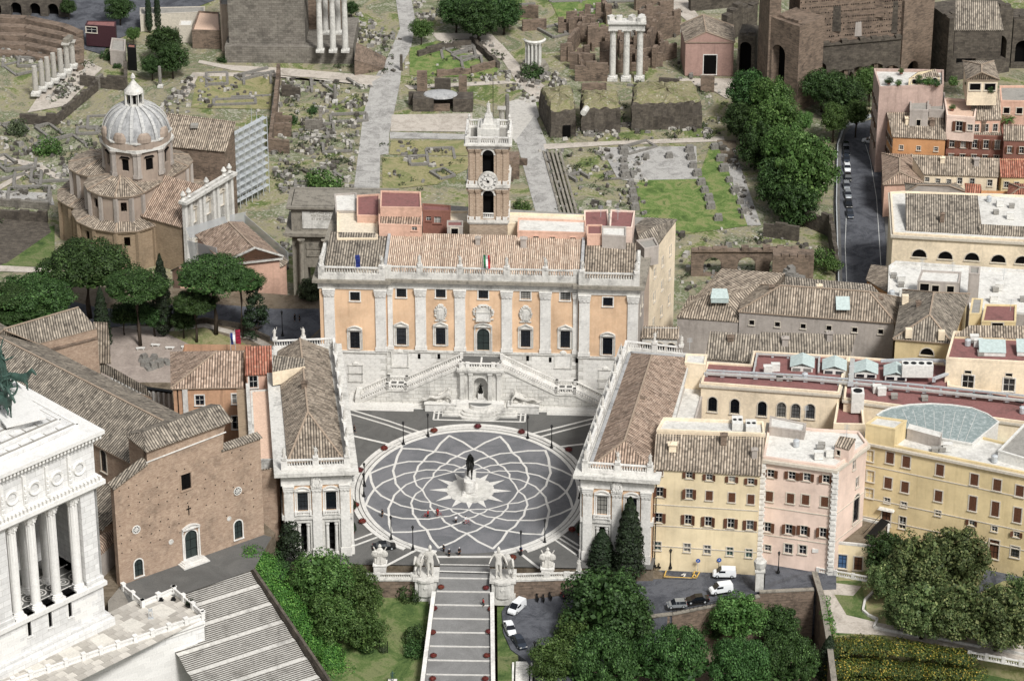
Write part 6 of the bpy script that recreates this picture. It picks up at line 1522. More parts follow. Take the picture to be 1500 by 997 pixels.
def trophy(px,py,lab):
 p=W(px,py,.1);t=thing('trophy_statue',lab,'statue',p);m=MB();m.box((0,0,0),(2.3,1.9,1.3));m.box((0,0,1.3),(2.6,2.2,.25));newob('pedestal',m.mesh('pedestal',[trav_clean]),t)
 m=MB();m.lathe((0,0,0),[(.75,0),(.55,.8),(.85,1.7),(.95,2.4),(.5,3.0),(.25,3.3),(.35,3.6),(.1,4.0)],10,sy=.7);robe(m,2.9,.1,.5,.95,seed=px)
 for s in(-1,1):
  m.lathe((s*.85,-.35,1.3),[(.1,0),(.62,.35),(.7,.8),(.55,1.3),(.1,1.6)],9,sy=.35);m.tube([(s*.2,.2,1.2),(s*1.2,.3,3.2)],.12,5)
  m.box((s*.7,-.1,.1),(.7,.6,.9),.3)
 newob('trophy_of_arms',m.mesh('trophy_of_arms',[statue_m]),t,(0,0,1.55),0,1.0)
trophy(557,834,'marble trophy of arms with a dark car behind it');trophy(802,839,'marble trophy of arms in front of a lamp post, right of the ramp')
statue('small white robed statue standing on the balustrade end by the right palace',W(848,838,1.2),0,3.1,'robed',base=.6)
def loft(m,secs,mi=0):
 for(x0,w0,b0,t0),(x1,w1,b1,t1)in zip(secs,secs[1:]):
  for s in(-1,1):
   q=[(x0,s*w0,b0),(x1,s*w1,b1),(x1,s*w1*.96,(b1+t1)/2+.08),(x0,s*w0*.96,(b0+t0)/2+.08)];m.poly(q if s<0 else q[::-1],mi)
   q=[(x0,s*w0*.96,(b0+t0)/2+.08),(x1,s*w1*.96,(b1+t1)/2+.08),(x1,s*w1*.88,t1),(x0,s*w0*.88,t0)];m.poly(q if s<0 else q[::-1],mi)
  m.poly([(x0,-w0*.88,t0),(x1,-w1*.88,t1),(x1,w1*.88,t1),(x0,w0*.88,t0)],mi)
 for k,(x,w,b,t)in((0,secs[0]),(-1,secs[-1])):
  q=[(x,-w,b),(x,-w*.96,(b+t)/2+.08),(x,-w*.88,t),(x,w*.88,t),(x,w*.96,(b+t)/2+.08),(x,w,b)];m.poly(q if k==0 else q[::-1],mi)
def car(kind,paint,p,rz,label,group=None):
 t=thing('parked_van' if kind=='van' else 'parked_car',label,'van' if kind=='van' else 'car',p,rz,group)
 def body():
  m=MB()
  if kind=='van':loft(m,[(-2.15,.80,.32,1.05),(-2.05,.88,.28,1.72),(.55,.9,.28,1.78),(1.0,.88,.28,1.35),(1.45,.88,.28,1.02),(2.0,.82,.28,.88),(2.2,.70,.32,.60)])
  elif kind=='hatch':loft(m,[(-1.85,.74,.35,.80),(-1.75,.82,.28,.95),(.75,.83,.26,.93),(1.4,.80,.26,.80),(1.75,.70,.30,.58)])
  else:loft(m,[(-2.2,.72,.38,.72),(-2.1,.84,.28,.92),(-1.2,.87,.26,.93),(.9,.87,.26,.92),(1.6,.84,.26,.80),(2.1,.76,.28,.66),(2.2,.66,.32,.52)])
  return m.mesh('body',[paint])
 def top():
  m=MB()
  def cab(x0,x1,x2,x3,z0,z1,w):
   a=[(x0,z0),(x1,z1),(x2,z1),(x3,z0)]
   for s in(-1,1):
    q=[(x0,s*w,z0),(x3,s*w,z0),(x2,s*w*.80,z1),(x1,s*w*.80,z1)];m.poly(q if s<0 else q[::-1],0)
   m.poly([(x3,-w,z0),(x3,w,z0),(x2,w*.8,z1),(x2,-w*.8,z1)],0);m.poly([(x0,w,z0),(x0,-w,z0),(x1,-w*.8,z1),(x1,w*.8,z1)],0)
   m.box(((x1+x2)/2,0,z1-.03),(x2-x1+.12,w*1.62,.06),m=1)
   for x in((x0+x3)/2-.1,(x0+x3)/2+.55):
    for s in(-1,1):m.bar((x,s*w*1.005,z0),(x*.9,s*w*.81,z1),.07,.03,1,up=(0,s,0))
  if kind=='van':
   for s in(-1,1):m.box((.45,s*.845,1.12),(1.2,.05,.42));
   m.poly([(1.48,-.74,1.04),(1.48,.74,1.04),(.98,.74,1.40),(.98,-.74,1.40)]);m.poly([(1.06,-.72,1.38),(1.06,.72,1.38),(.60,.70,1.79),(.60,-.70,1.79)])
   for s in(-1,1):m.box((-2.12,s*.4,1.1),(.05,.5,.4))
  elif kind=='hatch':cab(-1.75,-1.35,.25,1.0,.90,1.42,.78)
  else:cab(-1.6,-.95,.35,1.15,.88,1.38,.80)
  return m.mesh('window_glass',[glass,paint])
 b=cached(('carb',kind,paint.name),body);newob('body',b,t);newob('window_glass',cached(('carg',kind,paint.name),top),t)
 def wh():m=MB();m.lathe((0,0,-.1),[(.30,0),(.32,.02),(.32,.18),(.30,.20)],12);m.lathe((0,0,.1),[(.19,0),(.17,.02)],8,m=1);return m.mesh('wheel',[rubber,steel])
 wb={'van':1.35,'hatch':1.15,'sedan':1.32}[kind];hw={'van':.80,'hatch':.74,'sedan':.78}[kind]
 for sx in(-1,1):
  for s in(-1,1):newob('wheel',cached('wheel',wh),t,(sx*wb,s*hw,.32),(-s*pi/2,0,0))
 def hl():m=MB();m.box((0,0,0),(.06,.34,.15));return m.mesh('headlight',[whitep])
 def tl():m=MB();m.box((0,0,0),(.06,.22,.2));return m.mesh('tail_light',[cloth_r])
 xf={'van':2.14,'hatch':1.70,'sedan':2.14}[kind]
 for s in(-1,1):newob('headlight',cached('hl',hl),t,(xf,s*.55,.52));newob('tail_light',cached('tl',tl),t,(-{'van':2.15,'hatch':1.82,'sedan':2.17}[kind],s*.60,.66))
 return t
def carp(kind,paint,px,py,ang,label,z=None,group=None):
 p=WS(px,py,zRd)if z is None else W(px,py,z);return car(kind,paint,(p[0],p[1],p[2]+.02),radians(ang),label,group)
G='cars parked around the road loop'
carp('van',paint_w,757,893,60+180,'white van facing down the road loop beside the right horse tamer pedestal',group=G)
carp('sedan',paint_w,747,923,285,'white car parked between the white van and the dark estate car',group=G)
carp('sedan',paint_b,761,943,112+180,'dark blue-grey estate car nearest the small stairs',group=G)
carp('sedan',paint_k,839,872,25,'black car half hidden by the big tree on the road loop',group=G)
carp('van',paint_w,1061,843,0+180,'white van parked along the foot of the yellow house',group=G)
carp('hatch',paint_s,991,888,8+180,'silver hatchback beside the roadside wall railing',group=G)
carp('sedan',paint_k,1021,881,10+180,'black car parked next to the silver hatchback by the railing',group=G)
carp('van',paint_w,1056,866,18+180,'second white van, partly behind the tree at the road edge',group=G)
carp('sedan',paint_k,563,803,10,'dark car parked behind the left marble trophy on the square',z=0)
def scooter(px,py,ang,lab,z=None,group='scooters parked by the road loop'):
 p=WS(px,py,zRd)if z is None else W(px,py,z);t=thing('motor_scooter',lab,'scooter',(p[0],p[1],p[2]+.02),radians(ang),group)
 def f():
  m=MB();m.box((-.35,0,.35),(.8,.36,.38),taper=.75);m.box((.05,0,.28),(.5,.34,.12));m.bar((.3,0,.35),(.55,0,1.0),.34,.10,0,up=(1,0,0));m.box((-.35,0,.73),(.7,.30,.12));m.bar((.5,-.35,1.05),(.5,.35,1.05),.05,.05);m.box((.55,0,.95),(.2,.22,.2));m.box((-.85,0,.75),(.3,.35,.3));return m.mesh('body',[iron])
 newob('body',cached('scb',f),t)
 def w():m=MB();m.lathe((0,0,-.06),[(.24,0),(.26,.02),(.26,.1),(.24,.12)],10);return m.mesh('wheel',[rubber])
 for x in(-.6,.68):newob('wheel',cached('scw',w),t,(x,0,.26),(pi/2,0,0))
for px,py,a,l in((787,879,100,'leftmost scooter of the three on the grass edge of the road loop'),(796,880,96,'middle scooter of the three on the grass edge of the road loop'),(806,877,104,'rightmost scooter of the three on the grass edge of the road loop')):scooter(px,py,a,l)
scooter(961,833,10,'lone scooter leaning at the corner of the yellow house',group='scooters parked by the road loop')
t=thing('roadside_wall','low stone capped wall with iron railing along the bend of the road','wall',WS(1010,893,zRd));PP=[WS(a,b,zRd)for a,b in((935,905),(985,899),(1035,889),(1078,882),(1112,873))]
m=MB()
for a,b in zip(PP,PP[1:]):m.bar((a[0],a[1],a[2]-9),(b[0],b[1],b[2]-9),.5,9.1)
m.build('brick_wall',[brickR],t);m=MB()
for a,b in zip(PP,PP[1:]):m.bar(a,b,.9,.25)
m.build('coping',[trav_dark],t);m=MB()
for a,b in zip(PP[1:3],PP[2:4]):
 m.bar((a[0],a[1],a[2]+.9),(b[0],b[1],b[2]+.9),.06,.06);m.bar((a[0],a[1],a[2]+.5),(b[0],b[1],b[2]+.5),.05,.05)
 for k in range(8):q=lerp(a,b,k/8);m.box(q,(.06,.06,.95))
m.build('railing',[iron],t)
t=thing('small_staircase','narrow white steps with side walls going down at the bottom of the picture','staircase',WS(765,975,zRd));a=WS(752,968,zRd);b=WS(779,968,zRd);m=MB()
for k in range(16):m.box(((a[0]+b[0])/2,a[1]-.2-.42*k,a[2]-1.2-.2*k),(b[0]-a[0]-.9,.42,1.2));
m.build('steps',[trav_clean],t);m=MB()
for x in(a[0],b[0]):m.bar((x,a[1],a[2]-1.6),(x,a[1]-7,a[2]-4.9),.35,2.3)
m.build('side_wall',[trav],t)
def personx(px,py,lab,shirt=cloth_k,legs=cloth_k,z=0.02,rz=None,xyz=None,hat=None,bike=None,pose=0):
 p=xyz or W(px,py,z);t=thing('person',lab,'person',p,RND.uniform(0,6.28)if rz is None else rz)
 b=cached(('pers',pose),lambda:human('body',[skin_m],ll=((-.10,-.10*pose,.48),(-.11,.16*pose,.06)),rl=((.10,-.14*pose,.48),(.11,-.30*pose,.06)),la=((-.24,.05,1.15),(-.25,-.12,.92)),ra=((.24,-.02,1.15),(.25,-.14,.93))))
 newob('body',b,t)
 def sh():
  return human('shirt',[cloth_k],la=((-.24,.05,1.15),(-.245,-.03,1.03)),ra=((.24,-.02,1.15),(.245,-.09,1.03)),fat=1.16)
 def top():
  J=[(0,0,.88,(.25,.19)),(0,0,1.12,(.22,.18)),(0,0,1.36,(.25,.18)),(0,0,1.47,.09)];E=[(0,1),(1,2),(2,3)]
  for s in(-1,1):J.append((s*.20,0,1.40,.11));E.append((2,len(J)-1));J.append((s*.245,.02,1.15,.085));E.append((len(J)-2,len(J)-1));J.append((s*.25,-.08,1.0,.065));E.append((len(J)-2,len(J)-1))
  return skin('jacket',J,E,[cloth_k],1)
 def tr():
  J=[(0,0,.93,(.23,.18))];E=[]
  for s,k,f in((-1,(-.10,-.10*pose,.48),(-.11,.14*pose,.12)),(1,(.10,-.14*pose,.48),(.11,-.26*pose,.12))):J.append((s*.09,0,.84,.145));E.append((0,len(J)-1));J.append((*k,.105));E.append((len(J)-2,len(J)-1));J.append((*f,.085));E.append((len(J)-2,len(J)-1))
  return skin('trousers',J,E,[cloth_k],1)
 newob('jacket',cached('jk',top),t,mats=[shirt]);newob('trousers',cached(('trs',pose),tr),t,mats=[legs])
 m=MB();m.lathe((0,.01,1.66),[(.10,0),(.115,.04),(.09,.10),(.02,.13)],8);me=cached(('hair',hat.name if hat else ''),lambda:m.mesh('cap' if hat else 'hair',[hat or iron]));newob('cap' if hat else 'hair',me,t)
 return t
def bicycle(p,rz,lab):
 t=thing('bicycle',lab,'bicycle',p,rz)
 def w():
  m=MB();n=14
  for i in range(n):a,b=2*pi*i/n,2*pi*(i+1)/n;m.bar((.33*cos(a),0,.33*sin(a)),(.33*cos(b),0,.33*sin(b)),.04,.03,0,up=(cos(a),0,sin(a)))
  for k in range(6):a=pi*k/3;m.bar((0,0,0),(.33*cos(a),0,.33*sin(a)),.012,.012,0,up=(0,1,0))
  return m.mesh('wheel',[iron])
 for x in(-.5,.5):newob('wheel',cached('bw',w),t,(x,0,.34))
 m=MB()
 for a,b in(((-.5,0,.34),(-.15,0,.85)),((-.15,0,.85),(.38,0,.82)),((.38,0,.82),(-.05,0,.3)),((-.05,0,.3),(-.15,0,.85)),((.5,0,.34),(.36,0,1.0)),((-.5,0,.34),(-.05,0,.3))):m.tube([a,b],.025,4)
 m.box((-.17,0,.88),(.25,.12,.06));m.bar((.36,-.25,1.0),(.36,.25,1.0),.03,.03);me=cached('bf',lambda:m.mesh('frame',[cloth_r]));newob('frame',me,t)
for px,py,l,kw in((560,757,'person in black standing alone on the left part of the oval',{}),(668,766,'person in white shirt and dark trousers, left one of the pair below the star',dict(shirt=cloth_w)),(682,767,'person in a white shirt with a bicycle, right of the pair below the star',dict(shirt=cloth_w,legs=cloth_w)),(650,808,'officer in black with white cap, leftmost of three near the ramp top',dict(hat=cloth_w)),(658,815,'officer in black with white cap, middle and nearest of three near the ramp top',dict(hat=cloth_w)),(673,813,'officer in black with white cap, rightmost of three near the ramp top',dict(hat=cloth_w)),(763,811,'person in blue top and red trousers at the foot of the front right lamp post',dict(shirt=cloth_b,legs=cloth_r)),(519,633,'person in black walking at the back left corner of the square',dict(pose=1)),(627,758,'person in dark red standing with a red bicycle',dict(shirt=cloth_r)),(641,755,'cyclist in bright red top beside a bicycle',dict(shirt=cloth_r))):personx(px,py,l,**kw)
yy=-33.5
for _ in range(8):q=W(708,888,cz(yy));yy=q[1]
personx(0,0,'person in dark red and black walking down the stepped ramp near its right edge',shirt=cloth_r,xyz=(q[0],q[1],cz(yy)+.05),pose=1)
for px,py,l in((624,758,'red bicycle held by the person in dark red'),(643,757,'red bicycle beside the cyclist in bright red'),(684,768,'bicycle beside the person dressed in white')):p=W(px,py,.02);bicycle(p,RND.uniform(-.5,.5),l)
for px,py,l in((517,748,'tall clipped shrub in a pot against the left palace side, farther one'),(517,781,'tall clipped shrub in a pot against the left palace side, nearer one'),(849,783,'clipped shrub in a pot against the right palace corner')):
 p=W(px,py,0);t=thing('potted_shrub',l,'potted plant',p);m=MB();m.lathe((0,0,0),[(.3,0),(.42,.55),(.45,.6)],8);newob('pot',cached('shpot',lambda:m.mesh('pot',[potm])),t);newob('foliage',cached(('crown','cypress',0),lambda:crown('cypress',1)),t,(0,0,.55),0,(.4,.4,.17),[leafC])
def TG(px,py,hc,zf):
 z=-4
 for _ in range(10):x,y,_z=W(px,py,z+hc);z=zf(x,y)
 return x,y,z
def gtree(kind,l,px,py,r,hc,zf=zG,**k):
 x,y,z=TG(px,py,hc,zf);return tree(kind,l,px,py,r,z,hc,xyz=(x,y,z),**k)
gb='broadleaf trees on the slope left of the ramp'
gtree('broad','big bright green tree below the left palace front',478,850,50,6.5,leaf=leafB,group=gb)
gtree('broad','bright green tree nearest the left lawn edge, right of the big one',520,866,42,5.0,leaf=leafB,group=gb)
gtree('broad','bright green tree at the lower left, beside the ivy strip',484,905,44,5.0,leaf=leafB,group=gb)
gtree('broad','low spreading green tree at the edge of the left lawn',536,925,34,3.4,leaf=leafB,group=gb)
gtree('broad','small bright tree against the ivy, uppermost on the left slope',440,862,28,5,leaf=leafB,group=gb)
x,y,z=TG(427,842,1.5,zG);tree('conifer','dark conifer in front of the left corner of the left palace',0,0,30,z,12.5,xyz=(x,y,z))
for px,py,r,l in((599,874,18,'round dark shrub just below the left horse tamer'),(610,938,20,'round shrub by the ramp parapet, upper of two'),(607,955,17,'round shrub by the ramp parapet, lower of two'),(548,880,14,'low shrub on the left lawn beside the trees'),(536,948,16,'low shrub at the foot of the lower left trees')):
 gtree('bush',l,px,py,r,.3,leaf=leafB if 'lawn' in l else leafD,group='shrubs on the left lawn')
def mass(name,label,cat,pts,leaf,seed=1,s=1.0,h=(0.3,1.0)):
 V=[];F=[];R=random.Random(seed);o=pts[0]
 for(x,y,z,r)in pts:
  for k in range(int(70*r*r)):
   d=Vector((R.gauss(0,1),R.gauss(0,1),abs(R.gauss(0,1))*.8)).normalized();leafq(V,F,Vector((x-o[0],y-o[1],z-o[2]))+Vector((d.x*r,d.y*r,d.z*r*.8))*R.uniform(.85,1.1),(d+Vector((R.gauss(0,.3),R.gauss(0,.3),.2))).normalized(),.16*s,R)
 me=bpy.data.meshes.new(name);me.from_pydata([tuple(v)for v in V],[],F);me.materials.append(leaf)
 return setp(newob(name,me,None,o[:3]),label,cat)
R_=random.Random(4);pts=[]
def alongz(P,zs,n,r,jit,seed=1):
 R=random.Random(seed);out=[]
 P3=[W(a,b,z)for(a,b),z in zip(P,zs)]
 for i in range(n):
  t=i/(n-1)*(len(P3)-1);k=min(int(t),len(P3)-2);q=lerp(P3[k],P3[k+1],t-k);out.append((q[0]+R.uniform(-jit,jit),q[1]+R.uniform(-jit,jit),q[2]+R.uniform(-.5,.4),r*R.uniform(.7,1.25)))
 return out
mass('ivy_hedge','bright green ivy spilling along the right wall of the church stairs','hedge',alongz([(372,812),(388,835),(412,875),(440,915),(475,955),(512,1000)],[7,5.5,2,-2,-6,-9.5],110,1.9,1.3),leafI,2)
mass('ivy_hedge','darker creeper at the top of the left slope by the church forecourt','hedge',alongz([(395,800),(402,830),(430,850)],[4,2,-1],22,1.6,1.2),leafD,3)
mass('shrub_clump','green shrubs at the foot of the white terrace corner','shrub',alongz([(303,925),(312,950),(330,975),(300,990),(310,1010)],[2,-2,-5,-7,-9],34,1.5,1.0),leafB,5)
gtree('broad','small tree growing against the foot of the church stair wall',318,960,22,3,zf=lambda x,y:-9,leaf=leafB)
t=thing('rock_outcrop','rough brown rock outcrop beside the church stairs at the bottom','rock',W(335,985,-8));m=MB();R=random.Random(9)
for k in range(14):p=W(325+R.uniform(0,35),965+R.uniform(0,40),-8);m.box((p[0],p[1],-14),(3,3,7+R.random()*2),R.random()*3,taper=.6)
m.build('rock',[brickD],t)
p=WS(562,955,zG);t=thing('climber_on_stakes','small climbing plant between two dark stakes on the left lawn','plant',p);m=MB()
for s in(-1,1):m.tube([(p[0]+s*.7,p[1],p[2]),(p[0]+s*.7,p[1],p[2]+2.4)],.09,5)
m.build('stake',[iron],t);newob('foliage',cached(('crown','bush',1),lambda:crown('bush',8)),t,(0,0,.2),0,(.8,.6,1.2),[leafT])
p=WS(575,1004,zG);t=thing('bronze_statue','dark green bronze figure on a white plinth at the bottom edge of the lawn','statue',p);m=MB();m.box(p,(1.6,1.6,1.0));m.build('pedestal',[trav_clean],t);newob('figure',statue_parts('robed')[0],t,(0,0,1.0),0,1.3,[verdi])
zL=lambda x,y:-11.0
gr_='trees below the road bend'
gtree('broad','large dark green tree standing in front of the right palace and the road',888,890,70,6.5,zf=lambda x,y:-5,group=gr_)
gtree('broad','dark tree just right of the large one, over the road wall',925,905,42,7,zf=lambda x,y:-7,group=gr_)
gtree('broad','bright green tree at the left of the lower group, by the small stairs',815,968,42,8,zf=zL,leaf=leafB,group=gr_)
gtree('broad','leafy tree behind the small stairs, lower left of the large dark one',840,930,40,8,zf=zL,leaf=leafB,group=gr_)
gp='stone pines at the bottom edge'
for px,py,r,l in((885,972,60,'broad stone pine crown at the bottom, below the large dark tree'),(985,962,58,'broad stone pine crown at the bottom, in the middle of the three'),(1085,975,52,'stone pine crown at the bottom, between the middle pine and the conifer'),(1155,968,48,'lighter stone pine crown at the bottom right, beside the conifer')):
 gtree('pine',l,px,py,r,12,zf=lambda x,y:-15,group=gp,flat=1.9)
gtree('broad','green tree in front of the retaining wall by the road bend',1082,903,42,8,zf=zL,leaf=leafB,group=gr_)
gtree('broad','dark green shrubby tree under the retaining wall',1140,915,36,4,zf=zL,group=gr_)
gtree('broad','low dark tree between the wall and the pines',1045,915,26,4,zf=zL,group=gr_)
for px,py,h,r,l in((921,851,17.5,21,'tall dark cypress in front of the right palace, the taller of two'),(881,843,9.5,19,'short dark cypress in front of the right palace, the lower of two')):
 p=W(px,py,-2.5);tree('cypress',l,0,0,r,p[2],h,xyz=p,group='cypresses before the right palace')
p=W(1212,1000,-10);tree('cypress','dark pointed cypress at the foot of the brick wall corner',0,0,17,p[2],9.5,xyz=p,group='cypresses before the right palace')
def quoin(b,x,y,z0,z1,rz=0):
 m=MB();z=z0;k=0
 while z<z1:m.box((x,y,z),((1.3,.95)[k%2],(.95,1.3)[k%2],.52),rz);z+=.56;k+=1
 m.build('quoin',[trav_clean],b)
def strs(b,foot,zs,mat=greyp,sides=(0,)):
 for z in zs:ring(b,foot,z,.18,.10,mat,'string_course',sides=list(sides))
O='plain open';C_='plain closed';P_='plain';AB='arch bars'
xs=[966.5,1009.5,1039,1072,1100];W1=[]
for i,x in enumerate(xs):
 W1+=[(x,692.5+3*i if i else 691.5,1.15,1.25,O if i else C_),(x,720+2.7*i,1.25,2.0,O if i<2 else C_),(x-1.5,757.8+2.7*i,1.25,2.0,O),(x-3,799+2.7*i,1.2,1.8,P_,dict(gm=glassg))]
b,f=bldg('yellow_house','long yellow house with brown shutters joined to the right palace','house',[(957,686),(1115,696),(1121,640),(961,635)],19.3,-3,yellow,roofA,kind='shed',zr=[19.3,19.3,22.6,22.6],ov=.35,wins={0:W1})
strs(b,f,[2.6,7.0,11.5]);m=MB();m.box((f[0][0]+.3,f[0][1]-.1,-2),(.16,.16,21));m.build('drain_pipe',[iron],b)
b,f=bldg('roof_terrace','white roof strip with cooling units above the yellow house','terrace',[(962,632),(1120,638),(1118,620),(972,614)],22.6,15,cream,wflat,par_h=.5)
def acunit(px,py,z,w,d,h,lab,fans=2):
 p=W(px,py,z);t=thing('cooling_unit',lab,'cooling unit',p);m=MB();m.box(p,(w,d,h));m.build('casing',[whitep],t)
 for k in range(fans):m=MB();m.cyl((p[0]-w/2+w*(k+.5)/fans,p[1],p[2]+h),min(w/fans,d)*.38,.06,10);m.build('fan',[iron],t)
acunit(1080,624,22.7,2.0,3.2,1.4,'white cooling unit on the strip above the yellow house, left one');acunit(1100,629,22.7,2.0,3.0,1.4,'white cooling unit on the strip above the yellow house, right one');acunit(1343,549,18,6,2.2,2.6,'large white cooling unit with dark grille among the roof ducts',4)
Wp=[]
for i,(x,y)in enumerate(((1129,693),(1160,696),(1182,698),(1210,701))):Wp+=[(x,y,1.3,1.6,O),(x-2,y+33.5,1.35,2.1,C_),(x-4.5,y+78.5,1.25,2.0,O)]
Wp+=[(1124.7,802,1.2,1.3,P_),(1154.8,803,1.5,2.0,P_),(1175.8,804.5,1.4,1.9,P_)]
b,f=bldg('pink_house','pale pink house with white quoined corners and flat white roof','house',[(1118,671),(1224,686),(1270,651),(1258,634),(1190,630),(1127,621)],20.4,-3,pinkst,wflat,wins={0:Wp,1:[(1251,680,.9,2.2,P_),(1255.5,706,1.0,2.2,P_),(1254,744,2.0,6.0,AB)]},par_h=.45,corn=(.6,.6,greyp))
quoin(b,f[1][0],f[1][1],-3,19.6);quoin(b,f[0][0],f[0][1],-3,19.6);strs(b,f,[4.2,10.2],sides=(0,1))
m=MB();u,z=onwall(f[0],f[1],1195,806);m.box((f[0][0]+u*(f[1][0]-f[0][0])/hypot(f[1][0]-f[0][0],f[1][1]-f[0][1]),f[0][1]+u*(f[1][1]-f[0][1])/hypot(f[1][0]-f[0][0],f[1][1]-f[0][1]),z-.4),(1.3,.2,.8),-.05);m.build('plaque',[trav_clean],b)
bldg('roof_room','low white raised block at the back of the pink house roof','rooftop room',[(1127,626),(1178,633),(1181,621),(1128,610)],22.0,20,greyst,wflat,par_h=.2)
bldg('roof_room','small pink roof hut with tiled lean-to at the pink house edge','rooftop room',[(1222,652),(1244,658),(1254,642),(1230,638)],23.6,20,pinkst,roofA,kind='shed',zr=[23.2,23.2,24,24],ov=.1,wins={0:[(1228,663,.7,1.1,'dark')]})
Wd=[]
for i,(x,y)in enumerate(((1303.9,670),(1327.7,676),(1377,688),(1427.4,702),(1460.8,710),(1493.8,719))):
 t_=[(1301,707),(1325.7,713),(1374.8,726),(1425,737),(1458,745),(1490.6,754)][i];c_=[(1299.5,732.5),(1324,738.5),(1374,751),(1423.6,765),(1456.7,774),(1489,782)][i]
 Wd+=[(x,y,1.45,2.4,C_),(*t_,1.4,2.3 if i<3 else 3.1,C_),(*c_,1.1,1.1,P_ if i not in(3,5)else O)]
Wd+=[(1322,765,1.3,2.6,P_),(1487,808,1.6,2.4,'plain bars'),(1298,759,1.7,3.0,'plain door'),(1456,804,1.8,4.0,'plain door'),(1274,667,1.4,2.3,'plain',dict(gm=yellow2)),(1275,697,1.4,2.3,'plain',dict(gm=yellow2)),(1273,722,1.6,2.0,'plain',dict(gm=yellow2))]
b,f=bldg('deep_yellow_house','long deep yellow building with closed brown shutters behind the holm oaks','house',[(1268,646),(1560,706),(1560,672),(1320,612),(1272,620)],19.6,-3,yellow2,wflat,wins={0:Wd},par_h=.4,corn=(.5,.5,greyp))
strs(b,f,[3.5,7.6,14.6]);m=MB()
u,z=onwall(f[0],f[1],1298,744.5);L=hypot(f[1][0]-f[0][0],f[1][1]-f[0][1]);q=lerp(f[0],f[1],u/L);m.box((q[0],q[1]-.3,z-.1),(3.2,1.2,.3),atan2(f[1][1]-f[0][1],f[1][0]-f[0][0]),taper=.85);m.build('door_hood',[trav],b)
bldg('roof_room','yellow rooftop room with small door at the left end of the deep yellow building','rooftop room',[(1268,622),(1311,630),(1328,617),(1284,611)],23.2,19,yellow2,wflat,wins={0:[(1306,641,1.3,2.3,'dark')]},par_h=.3)
gl=thing('glass_hall','curved glass roof with white rim behind the deep yellow building','glass roof',W(1370,630,20.5));G_=[W2(*q,20.5)for q in((1284,608),(1293,602),(1306,597),(1332,592.5),(1364,591),(1395,593),(1423,597),(1446,606),(1463,618),(1424,650),(1375,641),(1325,628))]
m=MB();m.prism(G_,8,20.3);m.build('drum_wall',[whitep],gl)
t_=NT('roof_glass');cc=t_.coord('UV');n_=t_.noise(t_.coord(),1.2,6,.8);t_.color(t_.mix(t_.ramp(n_,[(.48,0),(.7,1)]),rgb('7d8a88'),rgb('b9c0bd')));t_.b.inputs['Roughness'].default_value=.5;gm_=t_.mat
m=MB();m.poly([(*p,20.45)for p in(G_ if area(G_)>0 else G_[::-1])]);m.build('glass_panel',[gm_],gl);ring(gl,G_,20.3,.35,.1,whitep,'rim');m=MB()
for k in range(1,9):a=lerp(G_[2],G_[7],k/9);c=lerp(G_[11],G_[9],k/9);m.bar((*a,20.46),(*c,20.46),.06,.04)
m.build('glazing_bar',[whitep],gl)
sheet('courtyard_water',[(1420,655),(1466,665),(1500,630),(1463,625)],12,m_plain('pool_green','7d9c9a',.3))
bldg('plaster_wall_block','peeling white wall with arched window before the glass roof','house',[(1329,627),(1377,640),(1380,633),(1332,620)],22.0,19,greyst,wflat,wins={0:[(1353,634,1.6,1.6,'arch bars')]},par_h=0)
bldg('roof_block','white duct and skylight block at the far right edge, above the deep yellow building','rooftop room',[(1462,661),(1560,690),(1560,640),(1500,622)],21.5,18,whitep,gflat,par_h=.3)
b,f=bldg('low_annex','low yellow annex with blue and dark doors beside the pink house','house',[(1222,796),(1272,801),(1300,806),(1303,770),(1262,760)],3.0,-3,yellow,earth,wins={0:[(1234,822,1.6,3.0,'plain door',dict(sm=m_plain('blue_door','3d5f86'))),(1257,825,1.5,2.9,'plain door')]},par_h=.5,cop=trav)
p=W(1290,782,3.1);t=thing('access_ramp','black metal ramp in the raised court of the low annex','ramp',p);m=MB();m.bar((p[0]-2.5,p[1]-2,3.1),(p[0]+1,p[1]+2.5,4.6),1.8,.15);m.build('deck',[iron],t);m=MB();m.bar((p[0]-3.4,p[1]-1.6,4.1),(p[0]+.1,p[1]+2.9,5.6),.07,.07);m.build('rail',[iron],t)
AW=[(1043.9,592,1.7,3.3,AB),(1076.5,595,1.7,3.3,AB),(1116.5,598.5,1.7,3.3,AB),(1144.7,600,1.7,3.3,AB),(1165.6,602,1.7,3.3,AB),(1187,602.5,1.7,3.3,AB)]
b,f=bldg('cream_hall','cream building with six dark arched windows and red roof terrace','house',[(1027,562),(1229,577),(1238,540),(1243,524),(1104,516),(1100,536),(1036,532)],17,0,cream,redter,wins={0:AW},par_h=.4,corn=(.5,.35,greyp))
b,f=bldg('gallery_wing','long cream wing with red roof and pipes, right of the arched hall','house',[(1236,585),(1560,628),(1560,590),(1390,566),(1390,535),(1243,524)],16.6,0,cream,redter,wins={0:[(1437,603,2.0,4.2,'arch bars'),(1304,597,2.2,3.2,'arch bars')]},par_h=.4,corn=(.5,.3,greyp))
bldg('court_roof','sunken red roof between the arched hall and the glass roof','terrace',[(1221,628),(1266,629),(1262,590),(1228,586)],14,2,cream,redter,par_h=1.2)
acunit(1255,600,14.5,2.4,2.6,4.2,'tall white tank-like unit on the sunken red roof',1)
skl=m_plain('pale_skylight_glass','aab8b4',.5)
